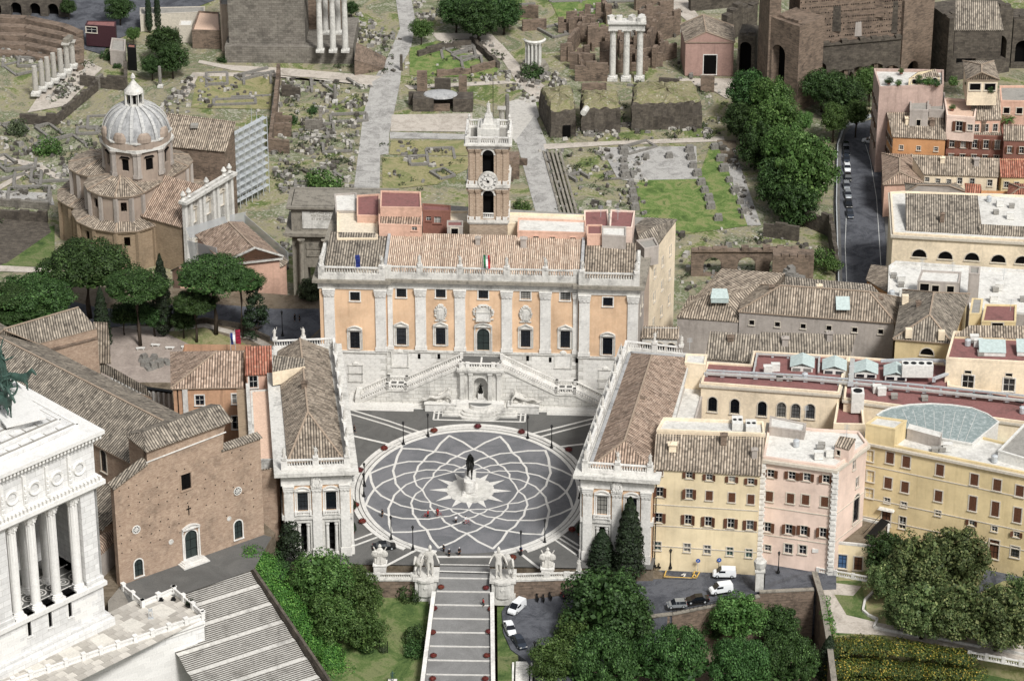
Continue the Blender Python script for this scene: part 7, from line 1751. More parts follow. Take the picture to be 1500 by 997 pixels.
for k,(x,y,lab)in enumerate(((1175,538,'first from the left'),(1222,542,'second from the left'),(1268,547,'third from the left'),(1312,551,'fourth, beside the cooling unit'))):
 p=W(x,y,17);t=thing('roof_skylight','white gabled skylight on the red terrace, '+lab,'skylight',p,-.08,'gabled skylights on the red terrace');m=MB();m.box((0,0,0),(4.2,3.6,1.0));newob('base',cached('skb',lambda:m.mesh('base',[whitep])),t)
 m=MB();q=[(-2.4,-2.0,1),(2.4,-2.0,1),(2.4,2.0,1.9),(-2.4,2.0,1.9)];m.poly([(-2.4,-2,1.0),(0,-2,1.9),(0,2.2,2.2),(-2.4,2.2,1.2)]);m.poly([(0,-2,1.9),(2.4,-2,1.0),(2.4,2.2,1.2),(0,2.2,2.2)])
 newob('glass_roof',cached('skg',lambda:m.mesh('glass_roof',[skl])),t)
 m=MB();[m.box((s*1.05,-1.84,.15),(1.5,.08,.6))for s in(-1,1)];newob('window',cached('skw',lambda:m.mesh('window',[glass])),t)
def pipe(lab,pts,z,w=.5,h=.4,mat=duct):
 P=[W(a,c,z)for a,c in pts];t=thing('roof_duct',lab,'duct',P[0]);m=MB()
 for a,c in zip(P,P[1:]):m.bar(a,c,w,h)
 m.build('duct',[mat],t);m=MB()
 for a,c in zip(P,P[1:]):
  n=int(hypot(a[0]-c[0],a[1]-c[1])/3)
  for k in range(n):q=lerp(a,c,k/n);m.box((q[0],q[1],q[2]-.5),(w*1.3,.15,h+.55))
 m.build('bracket_row',[steel],t)['kind']='stuff'
pipe('long pale duct along the front of the red terrace, nearest the edge',[(1034,548),(1180,556),(1330,570),(1500,588)],17.6,.6,.4)
pipe('long thin grey pipe behind the front duct on the red terrace',[(1036,543),(1180,551),(1330,563),(1500,580)],17.8,.3,.3,steel)
pipe('pale duct running back between the skylights on the red terrace',[(1246,562),(1249,527)],17.8,.9,.4)
pipe('pale duct frame left of the first skylight',[(1104,546),(1109,519),(1200,524),(1199,546)],17.6,.35,.3)
pipe('tangle of grey pipes beside the large cooling unit',[(1368,556),(1390,548),(1385,530),(1340,528),(1290,530)],18.2,.5,.5,steel)
pipe('dark grey pipes along the edge of the long wing',[(1390,576),(1450,580),(1500,590)],17.4,.9,.3,iron)
for a,c in(((1031,545),(1032,536)),((1132,556),(1133,540)),((1240,567),(1242,550))):
 pass
bldg('roof_hut','small cream rooftop hut with dark doorway beside the right palace roof','rooftop room',[(1003,532),(1033,535),(1036,520),(1005,519)],19.5,10,cream,wflat,wins={0:[(1012,538,1.2,2.2,'dark')]},par_h=.2)
bldg('low_white_roof','low mottled white roof between the right palace and the arched hall','terrace',[(987,617),(1018,620),(1033,566),(1002,564)],14,2,greyst,wflat,par_h=.3)
bldg('tiled_house','dark old tiled roof above the red terrace, lean-to shape','house',[(1032,524),(1110,531),(1113,490),(1040,485)],17,2,greyst,roofG,kind='shed',zr=[15,15,19,19],ov=.2)
bldg('tiled_house','dark old tiled roof behind the skylights, longer right part','house',[(1111,531),(1244,527),(1254,490),(1114,486)],17,2,greyst,roofG,kind='shed',zr=[15.2,15.2,19.2,19.2],ov=.2)
b,f=bldg('weathered_house','weathered grey plaster house with big hipped old roof and a skylight','house',[(1083,456),(1310,472),(1318,458),(1276,416),(1120,402)],15.5,0,greyst,roofG,kind='flat',par_h=0,auto=[(0,6,[12.6],1.0,1.1,'dark')])
A=[W(1081,456,15.6),W(1312,473,15.6),W(1320,436,15.6),W(1092,416,15.6)];r0,r1=W(1144,418,20),W(1273,427,20);hip(b,A,15.6,r0,r1,roofA)
p=W(1234.5,447,17.9);m=MB();m.poly([(p[0]-1.4,p[1]-1.5,p[2]-.3),(p[0]+1.4,p[1]-1.5,p[2]-.3),(p[0]+1.4,p[1]+1.5,p[2]+1.3),(p[0]-1.4,p[1]+1.5,p[2]+1.3)]);m.build('skylight',[skl],b)
b,f=bldg('weathered_house','grey rendered house with hipped brown roof and glass lantern by the palace flank','house',[(992,464),(1081,471),(1100,440),(1010,432)],13.0,-5,greyst,roofA,kind='flat',par_h=0)
A=[W(990,464,13.1),W(1083,471,13.1),W(1150,420,13.1),W(1035,410,13.1)];roof(b,[[A[0],A[1],W(1062,437,16.2),W(1040,427,16.2)],[A[1],A[2],W(1150,400,18.5),W(1062,437,16.2)],[A[0],W(1040,427,16.2),W(1062,437,16.2),W(1150,400,18.5),W(1057,393,17.5)]],roofA,name='roof')
p=W(1054,434,16.8);m=MB();m.box((p[0],p[1]-.5,p[2]-.6),(3.6,2.6,1.0));m.poly([(p[0]-1.9,p[1]-1.9,p[2]+.45),(p[0]+1.9,p[1]-1.9,p[2]+.45),(p[0]+1.5,p[1]+.8,p[2]+1.4),(p[0]-1.5,p[1]+.8,p[2]+1.4)]);m.build('lantern',[skl],b)
b,f=bldg('stair_hut','arcaded white loggia with dark openings behind the right palace','loggia',[(938,494),(994,496),(995,478),(942,477)],13,0,trav,roofA,kind='shed',zr=[12.2,12.2,14,14],ov=.3,auto=[(0,3,[8.2],1.9,2.8,'arch dark')])
b,f=bldg('yellow_block','yellow block with pyramid tiled roof and round dark window behind the red terrace','house',[(1308,496),(1395,503),(1421,430),(1322,424)],18.5,2,yellow2,roofG,kind='hip',ridge=[(1362,461),(1368,428)],zr=22.5,axis='y',wins={0:[(1358,515,2.6,1.6,'arch dark')]})
for x,y in((1331,487),(1379,490),(1326,438)):
 p=W(x,y,20);m=MB();m.box((p[0],p[1],p[2]-1),(1.3,1.1,1.9));m.build('dormer',[cream],b)
b,f=bldg('cream_house','cream house with two white framed windows and red terrace, right edge','house',[(1386,527),(1560,536),(1560,490),(1397,488)],21.5,2,cream,redter,wins={0:[(1418,559,2.2,2.8,'plain',dict(fm=trav_clean)),(1478,563.5,2.2,2.8,'plain',dict(fm=trav_clean)),(1418,545,1.2,.7,'dark'),(1478,549,1.2,.7,'dark')]},par_h=.5)
for x,l in((1453,'left'),(1508,'right')):
 p=W(x,516,21.6);t=thing('roof_skylight','pale green glass skylight on the upper red terrace, %s one'%l,'skylight',p,-.05);m=MB();m.box(p,(5,.1+3.2,.8));m.build('base',[whitep],t);m=MB();m.poly([(p[0]-2.6,p[1]-1.8,p[2]+.9),(p[0]+2.6,p[1]-1.8,p[2]+.9),(p[0]+2.6,p[1]+1.8,p[2]+2.0),(p[0]-2.6,p[1]+1.8,p[2]+2.0)]);m.build('glass_roof',[skl],t)
bldg('tiled_strip','narrow tiled roof along the back of the upper red terrace','house',[(1398,492),(1560,498),(1560,478),(1420,476)],22,10,yellow,roofA,kind='shed',zr=[22,22,23.5,23.5],ov=.1)
bldg('red_topped_house','yellow house with red flat roof and dark window below the white roofs','house',[(1438,472),(1488,473),(1489,448),(1443,447)],20,5,yellow2,redter,wins={0:[(1461,478,2.2,1.6,'dark')]},par_h=.3)
bldg('metal_shed','small shed with ribbed dark roof beside the red topped house','house',[(1420,460),(1437,460),(1440,438),(1424,437)],20,5,yellow2,gflat,par_h=.1)
b,f=bldg('white_roofed_house','big building with bright white flat roofs around a grey light well','house',[(1300,446),(1344,450),(1344,428),(1419,432),(1420,452),(1560,468),(1560,400),(1500,398),(1312,385),(1302,392)],12,-15,greyst,wflat,par_h=.5,cop=trav_clean)
bldg('light_well_block','grey inner block with square windows inside the white roofs','house',[(1344,413),(1405,416),(1408,400),(1350,397)],17,4,greyst,wflat,wins={0:[(1354,423,1.8,2.4,'dark'),(1370,425,1.4,2.2,'dark'),(1392,426,1.4,2.2,'dark')]},par_h=.3)
bldg('stair_tower','square grey stair tower rising from the white roofs','tower',[(1419,402),(1435,403),(1436,392),(1420,391)],19,6,greyst,gflat,par_h=.3,auto=[(0,1,[10],1.1,2,'dark')])
bldg('orange_gabled_house','small orange sided house with old tiled roof at the end of the street','house',[(1268,409),(1299,427),(1300,390),(1276,387)],4,-20,orange,roofA,kind='shed',zr=[2,4,4,2.2],ov=.3)
LU=[(1346.8,371,3.2,2.0,'arch dark'),(1385,374,3.2,2.0,'arch dark'),(1424,376,3.2,2.0,'arch dark'),(1462.7,379,3.2,2.0,'arch dark'),(1498,381,3.2,2.0,'arch dark')]
b,f=bldg('lunette_hall','beige hall with a row of half round windows beside the street','house',[(1308,343),(1560,357),(1560,290),(1322,282),(1304,283)],0,-20,cream,wflat,wins={0:LU},par_h=.4,corn=(.6,.5,greyp))
roof(b,[[W(1327,337,.2),W(1440,343,.2),W(1432,286,4),W(1326,283,4)]],roofG,name='roof');roof(b,[[W(1436,343,.2),W(1560,349,.2),W(1560,335,2),W(1434,328,2)]],roofG,name='roof')
B=bldg
B('orange_house','strong orange house with old tiled roof beside the street','house',[(1307,200),(1387,204),(1381,166),(1299,164)],-7,-20,orange,roofA,kind='shed',zr=[-7,-7,-3.5,-3.5],ov=.3,auto=[(0,3,[-10.5],.9,1.1,'plain'),(3,4,[-10,-14],1,1.6,O)])
B('red_brown_house','red-brown house with white shuttered windows right of the orange one','house',[(1387,199),(1470,202),(1468,176),(1387,174)],-7,-20,redbrown,roofA,auto=[(0,5,[-10,-14],1.2,2.2,'plain open',)],par_h=.4)
B('roof_house','pale upper storey with roof terrace above the red-brown house','house',[(1387,172),(1428,175),(1432,150),(1383,146)],-2,-8,pinkst,terrt,wins={0:[(1405,185,1.6,2.6,O),(1421,187,1.2,1.6,P_)]},par_h=.6)
B('tiled_roof_house','steep old tiled roof with small skylights right of the roof terrace','house',[(1424,176),(1467,175),(1464,130),(1421,129)],-2,-10,salmon,roofA,kind='shed',zr=[-3.5,-3.5,2,2],ov=.2,auto=[(0,3,[-6.8],1.1,2,'plain')])
B('corner_palace','grey-pink corner house with white roof terrace and garden at the bend','house',[(1288,131),(1382,128),(1382,106),(1280,104)],2.5,-20,m_plaster('faded_grey_pink','b3998c',stain=.6),wflat,auto=[(3,3,[-4,-9,-14],1,1.7,O)],par_h=.7)
B('corner_wing','pink front of the corner house with recessed terrace','house',[(1291,164),(1332,165),(1332,132),(1289,131)],-5,-20,redbrown,pinkst,par_h=.8)
B('corner_wing','grey plaster block in the middle of the corner house','house',[(1333,163),(1360,164),(1361,134),(1333,133)],-1.5,-20,greyst,gflat,par_h=.5,auto=[(0,1,[-5.5],1,1.8,'dark')])
B('corner_wing','grey plaster block with tall windows at the right of the corner house','house',[(1361,163),(1383,164),(1384,138),(1361,136)],-2.5,-20,greyst,gflat,par_h=.5,auto=[(0,2,[-6.5],1,2,'dark')])
B('roof_pavilion','hipped tile pavilion with open dark loggia above the corner house','house',[(1416,117),(1465,117),(1456,89),(1410,89)],7,0,cream,roofA,kind='hip',ridge=[(1438,106),(1438,95)],zr=9.5,axis='y',auto=[(0,2,[4],2.6,1.8,'dark')])
B('roof_pavilion','small yellow garden room with brown roof on the white terrace','house',[(1331,115),(1378,112),(1370,101),(1345,105)],5,2.5,yellow,roofA,kind='shed',zr=[4.6,4.6,6,6],ov=.1,auto=[(0,3,[3],1.4,1.3,'arch bars')])
B('cream_long_house','long cream house with green windows under a tiled roof by the street','house',[(1353,255),(1463,259),(1464,232),(1334,226)],-9,-20,cream,roofA,kind='shed',zr=[-9,-9,-6,-6],ov=.3,wins={0:[(1358,263,1,1.2,P_),(1374,265,1,1.2,P_),(1390,266,1,1.2,P_),(1406,265,1.1,1.7,P_),(1424,266,1.1,1.7,P_),(1450,268,1.1,1.7,P_)]})
B('salmon_roof_house','low house with worn salmon and brown roof at the street edge','house',[(1293,270),(1353,268),(1336,226),(1291,224)],-11,-20,salmon,roofB,kind='hip',ridge=[(1318,252),(1318,232)],zr=-8.5,axis='y')
B('red_roof_house','yellow house with bright red roof at the right edge','house',[(1466,259),(1560,261),(1560,232),(1464,232)],-9,-20,yellow2,roofR,kind='shed',zr=[-9,-9,-6,-6],ov=.3,auto=[(0,6,[-12],1.1,1.6,P_)])
B('lower_roof_house','low old tiled roof in front of the long cream house','house',[(1327,282),(1420,283),(1400,268),(1325,268)],-8,-20,greyst,roofG,kind='hip',ridge=[(1345,271),(1390,272)],zr=-6)
B('orange_annex','narrow orange house with red roof between white terraces','house',[(1415,290),(1440,292),(1437,270),(1413,268)],-5,-20,orange,roofR,kind='shed',zr=[-6,-6,-3.5,-3.5],ov=.2,auto=[(0,1,[-8],1,1.2,P_)])
B('orange_wing','orange wing with small window below a white terrace near the right edge','house',[(1434,300),(1560,306),(1560,285),(1438,282)],-5,-20,orange,wflat,par_h=.5,auto=[(0,4,[-8.5],1,1.2,P_)])
B('far_red_house','house with red hipped roof at the right edge above the lunette hall','house',[(1474,290),(1560,294),(1560,272),(1478,268)],-3,-20,salmon,roofR,kind='hip',ridge=[(1495,275),(1540,277)],zr=-.5)
B('dark_red_house','dark red house behind the palms at the right edge','house',[(1470,205),(1560,208),(1560,185),(1470,182)],-6,-20,redbrown,roofA,kind='shed',zr=[-6,-6,-3,-3],ov=.2,auto=[(0,5,[-9.5],1,1.7,O)])
B('back_house','grey house with awning behind the palms','house',[(1466,150),(1560,152),(1560,128),(1464,128)],-1,-20,salmon,gflat,par_h=.5,auto=[(0,5,[-4],1.4,1.6,'dark')])
for px,py,h,l in((1476,175,15,'tall thin palm in front of the red-brown house'),(1494,148,17,'tall thin palm at the right edge, farther back')):
 p=W(px,py,-20+h);tree('palm',l,0,0,14,-20,h,xyz=p,leaf=leafB)
sheet('street',[(1235,440),(1230,300),(1232,225),(1238,196),(1250,182),(1285,172),(1288,215),(1295,300),(1302,440)],FZ+.05,asph)
sheet('street_pavement',[(1226,440),(1221,300),(1224,215),(1231,185),(1246,176),(1250,182),(1238,196),(1232,225),(1230,300),(1235,440)],FZ+.14,grey_pave)
sheet('street_pavement',[(1295,300),(1288,215),(1285,172),(1290,172),(1293,215),(1300,300),(1307,440),(1302,440)],FZ+.14,grey_pave)
strip('street_line',[(1241,430),(1238,360),(1240,310)],FZ+.06,.12,roadpaint);strip('street_line',[(1293,430),(1288,350),(1284,290),(1275,235),(1268,212)],FZ+.06,.12,roadpaint)
strip('street_kerb_wall',[(1229,440),(1225,300),(1227,215),(1236,188),(1280,170)],FZ+.14,.25,steel,h=.9)
for k,(x,y,kd,pt,l)in enumerate(((1239,216,'sedan',paint_k,'black car, farthest of the parked row'),(1240,226,'hatch',paint_k,'small black car, second from the far end of the parked row'),(1240,236,'hatch',paint_b,'dark blue car, third from the far end of the parked row'),(1241,248,'sedan',paint_w,'white car, fourth from the far end of the parked row'),(1242,262,'sedan',paint_k,'black car in the middle of the parked row'),(1240,275,'hatch',paint_s,'silver car just past the middle of the parked row'),(1242,287,'sedan',paint_s,'silver car with dark roof, third from the near end'),(1243,301,'sedan',paint_k,'black car, second from the near end of the parked row'),(1245,316,'sedan',paint_b,'dark grey-blue car at the near end of the parked row'))):
 p=W(x,y,FZ+.06);car(kd,pt,p,radians(-92+k*.5),l,'cars parked along the left side of the street')
p=W(1275,209,FZ+.06);car('sedan',paint_w,p,radians(165),'white car turning at the bend of the street');p=W(1280,226,FZ+.06);car('sedan',paint_b,p,radians(100),'dark blue car driving beside the corner house')
def wallx(name,lab,pts,zt,zb,w=.6,mat=brickR,cop=trav_dark):
 zt=zt if hasattr(zt,'__len__')else[zt]*len(pts);P=[W(a,c,z)for(a,c),z in zip(pts,zt)];t=thing(name,lab,'wall',P[0]);m=MB()
 for a,c in zip(P,P[1:]):m.bar((a[0],a[1],zb),(c[0],c[1],zb),w,min(a[2],c[2])-zb-.02);m.bar((a[0],a[1],min(a[2],c[2])-.3),(c[0],c[1],min(a[2],c[2])-.3),w*.98,.28)
 m.build('wall',[mat],t);m=MB()
 for a,c in zip(P,P[1:]):m.bar(a,c,w+.25,.25)
 m.build('coping',[cop],t);return t
wallx('retaining_wall','brown brick retaining wall below the road in front of the pink house',[(1112,867),(1192,863)],-1.6,-14)
wallx('retaining_wall','tall slanting brick wall running down beside the terrace garden',[(1193,838),(1204,875),(1214,935),(1222,1000)],[-1,-1.5,-2,-2.5],-14,.8)
t=thing('gate_pier','stone gate pier with urn top and iron gate at the end of the road wall','gate pier',W(1112,862,-2));p=W(1112,862,-2);m=MB();m.box((p[0],p[1],-4),(1.5,1.5,6));m.box((p[0],p[1],2),(1.9,1.9,.4));m.lathe((p[0],p[1],2.4),[(.9,0),(1.1,.6),(1.2,1.6),(.8,2.0)],8);m.build('pier',[trav],t);m=MB()
for k in range(10):m.box((p[0]+1.0,p[1]+.3+k*.35,-2),(.07,.07,4.2))
m.build('gate',[iron],t)
gz=-2.2
m=MB();Pg=[W2(*q,gz)for q in((1193,840),(1222,838),(1270,836),(1500,828),(1560,830),(1560,985),(1500,972),(1420,955),(1222,938),(1206,880))];m.prism(Pg,-14,gz);m.build('terrace_garden_ground',[drygr],kind='structure')
sheet('garden_lawn',[(1206,850),(1262,850),(1270,895),(1290,925),(1225,930),(1210,890)],gz+.02,lawn);sheet('gravel_path',[(1205,860),(1222,853),(1262,858),(1250,872),(1222,870),(1240,900),(1290,912),(1500,945),(1500,968),(1420,952),(1300,930),(1222,926)],gz+.035,dirt)
sheet('garden_road',[(1200,838),(1560,826),(1560,850),(1470,850),(1430,870),(1445,830)],gz+.03,asph)
def bw(name,lab,pts,z,h,w,mat=trav):
 P=[W(a,c,z)for a,c in pts];t=thing(name,lab,'kerb',P[0]);m=MB()
 for a,c in zip(P,P[1:]):m.bar(a,c,w,h)
 m.build('kerb',[mat],t)
bw('garden_kerb','curved pale stone kerb around the lawn below the oaks',[(1279,868),(1267,880),(1264,895),(1272,902),(1285,908),(1280,920),(1350,934)],gz,.5,.4);bw('garden_kerb','straight pale kerb of the planting bed, middle right',[(1365,934),(1435,948),(1442,938)],gz,.5,.4);bw('garden_kerb','straight pale kerb of the planting bed, far right',[(1452,950),(1500,960)],gz,.5,.4)
t=thing('terrace_balustrade','white balustrade along the road edge at the low annex','balustrade',W(1198,838,gz));
balustrade(t,W(1198,838,gz),W(1275,852,gz),1.1,.42,mat=trav_clean,w=.3,every=3,pw=.6)
t=thing('terrace_balustrade','stone balustrade at the lower right edge of the garden','balustrade',W(1420,960,gz));balustrade(t,W(1420,962,gz),W(1520,980,gz),1.2,.45,mat=trav_clean,w=.35,every=4,pw=.7)
pts=[];Rr=random.Random(11)
mass('yellow_hedge','tall green hedge with yellow blossom along the lower right terrace','hedge',[(*W(x,y,z)[:2],z,1.9)for x,y,z in[(1228+Rr.uniform(0,190),0,0)for _ in range(0)]]+alongz([(1228,945),(1290,950),(1360,955),(1420,965)],[-2.6]*4,46,1.9,.8,3)+alongz([(1228,975),(1300,980),(1420,985)],[-6]*3,46,2.2,1.0,4)+alongz([(1228,1000),(1300,1005),(1430,1010)],[-9]*3,46,2.4,1.0,4),leafY,4,1.1)
mass('ivy_hedge','strip of bright ivy on top of the slanting brick wall','hedge',alongz([(1208,880),(1213,905),(1222,930)],[-2]*3,14,.9,.3,5),leafI,6)
go='holm oaks in the terrace garden'
for px,py,r,l in((1345,828,56,'left holm oak crown in front of the deep yellow building'),(1402,818,56,'right holm oak crown in front of the deep yellow building'),(1302,812,40,'small round holm oak at the left of the garden group'),(1300,850,34,'thin young holm oak with visible trunk at the left of the group'),(1352,893,50,'left of two holm oak crowns nearest the gravel path'),(1405,895,54,'right of two holm oak crowns nearest the gravel path'),(1462,905,58,'greyish holm oak crown at the right of the path'),(1510,880,50,'grey-green crown cut by the right edge'),(1318,895,30,'low crown under the broad holm oak')):
 x,y,z=W(px,py,gz+6.0*(r/60)+1);hc=z-gz;tree('oak',l,0,0,r,gz,hc,xyz=(x,y,z),group=go,leaf=leafO if px!=1302 else leafD)
m=MB();m.prism([W2(1418,965,-6),W2(1500,985,-6),W2(1500,1060,-6),W2(1418,1040,-6)],-14,-6);m.build('lower_garden_ground',[lawn],kind='structure')
Hs={o['label']:o for o in bpy.data.objects if 'label' in o}
def hf(s):return[o for l,o in Hs.items()if l.startswith(s)][0]
for s,px,py,z in(('long yellow house',985,662,20.6),('long yellow house',1060,650,21.8),('long yellow house',1105,672,20.4),('weathered grey plaster house',1130,432,17.5),('weathered grey plaster house',1200,430,18.5),('weathered grey plaster house',1288,445,17),('dark old tiled roof above',1070,500,17.5),('dark old tiled roof behind',1150,505,17.5),('dark old tiled roof behind',1215,500,18),('yellow block',1345,450,20.5),('long cream house',1380,240,-7.5),('long cream house',1430,243,-7.5),('strong orange house',1330,180,-5),('strong orange house',1365,185,-5.5),('red-brown house',1440,188,-6),('beige hall',1380,320,2),('large orange and white',700,358,29),('large orange and white',767,361,29),('palace with two-bay white front on the left',446,570,21),('palace with two-bay white front on the right',940,590,21)):
 chimney(hf(s),px,py,z,.9+.5*RND.random(),1.0+RND.random(),RND.choice((greyst,cream,brickR)))
for k,(px,py,z)in enumerate(((905,322,32),(880,318,31),(1010,512,20.5),(1395,400,13),(1470,410,13),(1480,455,23),(1350,395,13),(1180,612,22.6),(1240,640,25))):
 p=W(px,py,z);t=thing('roof_aerial',['thin','tall','bent','short','slender','grey','small','steel','double'][k]+' television aerial standing on a roof, '+['behind the palace white block','on the palace roof terrace','on the cream rooftop hut','on the white roofs, left','on the white roofs, right','above the red topped house','by the light well','at the back of the pink house','on the pink roof hut'][k],'aerial',p);m=MB();m.tube([p,(p[0],p[1],z+2.6)],.05,4)
 for j in range(4):m.bar((p[0]-.5,p[1],z+1.7+j*.25),(p[0]+.5,p[1],z+1.7+j*.25),.05,.05)
 m.build('mast',[steel],t)
R=random.Random(12);kinds=(('vent_box','small grey vent box on the %s',(1.2,1.0,.8),gflat),('roof_cabinet','pale metal cabinet on the %s',(1.6,1.0,1.5),whitep),('water_tank','round grey water tank on the %s',None,steel))
for rn,z,P in(('red terrace before the tiled roofs',17.1,[(1060,552),(1225,566),(1232,548),(1060,538)]),('long red roof beyond the arched hall',16.7,[(1280,580),(1500,606),(1500,592),(1280,572)]),('white flat roofs near the right edge',12.1,[(1430,455),(1500,460),(1500,405),(1430,402)]),('white flat roofs above the orange gable',12.1,[(1305,440),(1340,442),(1335,395),(1308,395)]),('white roof of the deep yellow building',19.7,[(1340,655),(1480,690),(1480,672),(1380,650)]),('white roof of the pink house',20.5,[(1135,665),(1215,675),(1225,645),(1140,640)]),('upper red terrace at the right edge',21.6,[(1405,520),(1440,522),(1440,500),(1405,498)]),('flat roof of the lunette hall',.1,[(1440,320),(1500,322),(1500,295),(1440,292)])):
 for k in range(5):
  for _ in range(50):
   x,y=R.uniform(min(p[0]for p in P),max(p[0]for p in P)),R.uniform(min(p[1]for p in P),max(p[1]for p in P))
   if inpoly(x,y,P):break
  p=W(x,y,z);nm,lb,d,mt=kinds[k%3];m=MB()
  if d:m.box(p,d,R.uniform(-.2,.2));m.box((p[0],p[1],p[2]+d[2]),(d[0]*1.1,d[1]*1.1,.1),0)
  else:m.lathe(p,[(.6,0),(.6,1.2),(.3,1.4)],10)
  m.build(nm,[mt],None,lb%rn,'roof equipment','roof equipment on the '+rn)
def textm(s,size,mat,align='CENTER'):
 c=bpy.data.curves.new('t','FONT');c.body=s;c.size=size;c.align_x=align;c.extrude=.02;o=bpy.data.objects.new('t',c);COL.objects.link(o);dg=bpy.context.evaluated_depsgraph_get();dg.update();me=bpy.data.meshes.new_from_object(o.evaluated_get(dg));bpy.data.objects.remove(o);me.materials.clear();me.materials.append(mat);return me
bs=m_plain('blue_sign','1d4f9e',.4);tp=textm('P',.55,whitep)
for px,py,l in((1022,838,'blue round parking sign on a pole, left one before the yellow house'),(1053,837,'blue round parking sign on a pole, right one before the yellow house')):
 p=WS(px,py,zRd);t=thing('road_sign',l,'road sign',p);m=MB();m.cyl((0,0,0),.05,2.6,6);newob('pole',m.mesh('pole',[steel]),t);m=MB();m.lathe((0,0,-.03),[(.42,0),(.42,.06)],16);d=newob('sign_face',m.mesh('sign_face',[bs]),t,(0,-.06,2.6),(pi/2,0,0));newob('lettering',tp,t,(0,-.11,2.4),(pi/2,0,0))
S=sheet;e=0
def fs_(name,px,mat,k=0):
 global e;e+=.004;return S(name,px,FZ+.0+e,mat)
fs_('sacred_way',[(517,285),(532,169),(545,119),(566,88),(586,42),(577,-20),(599,-20),(609,32),(602,70),(589,95),(586,122),(578,160),(570,196),(569,225),(557,227),(556,285)],basalt)
fs_('stone_path',[(380,112),(545,119),(546,126),(500,122),(380,107)],dirt);fs_('stone_path',[(330,95),(420,100),(560,112),(545,120),(430,112),(340,103),(290,92),(292,88)],dirt)
fs_('stone_path',[(571,193),(690,197),(690,204),(571,203)],basalt);fs_('gravel_ground',[(574,168),(692,166),(692,193),(572,192)],dirt)
fs_('gravel_path',[(592,125),(745,118),(757,121),(735,86),(690,78),(640,58),(632,48),(720,50),(740,70),(762,96),(800,128),(790,150),(756,122),(600,131)],dirt)
fs_('paved_area',[(740,150),(782,140),(790,170),(756,210),(742,190)],m_stone('broken_white_paving','c4bfb6',amt=.5,scale=1.2));fs_('basalt_road',[(756,205),(784,168),(800,208),(822,330),(790,330)],basalt)
fs_('gravel_path',[(796,211),(1060,200),(1062,207),(900,212),(798,219)],dirt);fs_('stone_slabs',[(880,216),(1020,214),(1022,262),(930,266),(905,262)],basalt)
fs_('green_lawn',[(930,264),(1022,262),(1040,214),(1060,212),(1100,330),(985,345),(945,345)],grass)
fs_('stone_slabs',[(1054,212),(1075,216),(1115,330),(1095,330)],basalt);fs_('dirt_patch',[(1050,205),(1078,205),(1082,240),(1060,240)],earth)
fs_('lawn_strip',[(573,206),(690,206),(690,228),(570,226)],drygr);fs_('lawn_strip',[(560,230),(690,230),(690,245),(640,270),(560,278)],drygr)
fs_('green_lawn',[(800,-10),(880,-10),(895,50),(830,50)],grass);fs_('green_lawn',[(600,70),(640,60),(730,100),(725,115),(640,112),(600,110)],grass);fs_('green_lawn',[(690,-10),(760,-10),(790,30),(700,30)],grass)
fs_('green_lawn',[(288,112),(400,112),(396,160),(280,158)],drygr);fs_('stone_path',[(266,140),(282,106),(400,107),(400,112),(290,112),(275,142)],dirt);fs_('stone_path',[(395,180),(404,112),(411,112),(408,185)],dirt)
fs_('lawn',[(0,390),(60,335),(80,330),(80,390)],lawn);fs_('dark_pit',[(-10,320),(70,326),(75,340),(10,385),(-10,390)],brickD);fs_('pit_path',[(-10,388),(85,393),(85,400),(-10,397)],dirt)
fs_('cat_road',[(-20,52),(90,62),(150,80),(160,62),(330,-6),(120,-6),(-20,28)],asph)
fs_('dark_pavement',[(95,155),(150,100),(120,85),(60,135),(40,165)],dirt);fs_('stone_path',[(-10,225),(60,240),(95,262),(90,266),(50,246),(-10,232)],dirt);fs_('stone_path',[(48,243),(56,245),(0,278),(-10,276)],dirt);fs_('broken_paving',[(-10,278),(75,283),(80,300),(-10,300)],basalt)
fs_('gravel_path',[(960,-10),(1000,-10),(1028,30),(1012,36)],dirt);fs_('gravel_ground',[(980,115),(1085,115),(1065,145),(1040,130)],dirt)
def stone(seed):
 R=random.Random(seed);m=MB();m.box((0,0,-.1),(1.0,.7,.62),0,taper=.86);
 me=m.mesh('stone_block',[m_st[seed%3]]);
 for v in me.vertices:v.co+=Vector((R.uniform(-.1,.1),R.uniform(-.1,.1),R.uniform(-.08,.08)))
 return me
m_st=[m_stone('pale_loose_stone','b5b0a6',amt=.5,scale=2),m_stone('grey_loose_stone','85817a',amt=.6,scale=2),m_stone('dark_loose_stone','5b564e',amt=.5,scale=2)]
sm_=[stone(k)for k in range(6)]
RB=random.Random(21)
def scat(P,n,clump=.5):
 xs=[p[0]for p in P];ys=[p[1]for p in P];out=[];g=0
 cc=[(RB.uniform(min(xs),max(xs)),RB.uniform(min(ys),max(ys)))for _ in range(max(3,n//9))]
 while len(out)<n and g<n*30:
  g+=1
  if RB.random()<clump:c=RB.choice(cc);x,y=c[0]+RB.gauss(0,8),c[1]+RB.gauss(0,3)
  else:x,y=RB.uniform(min(xs),max(xs)),RB.uniform(min(ys),max(ys))
  if inpoly(x,y,P):out.append((x,y))
 return out
big=[]
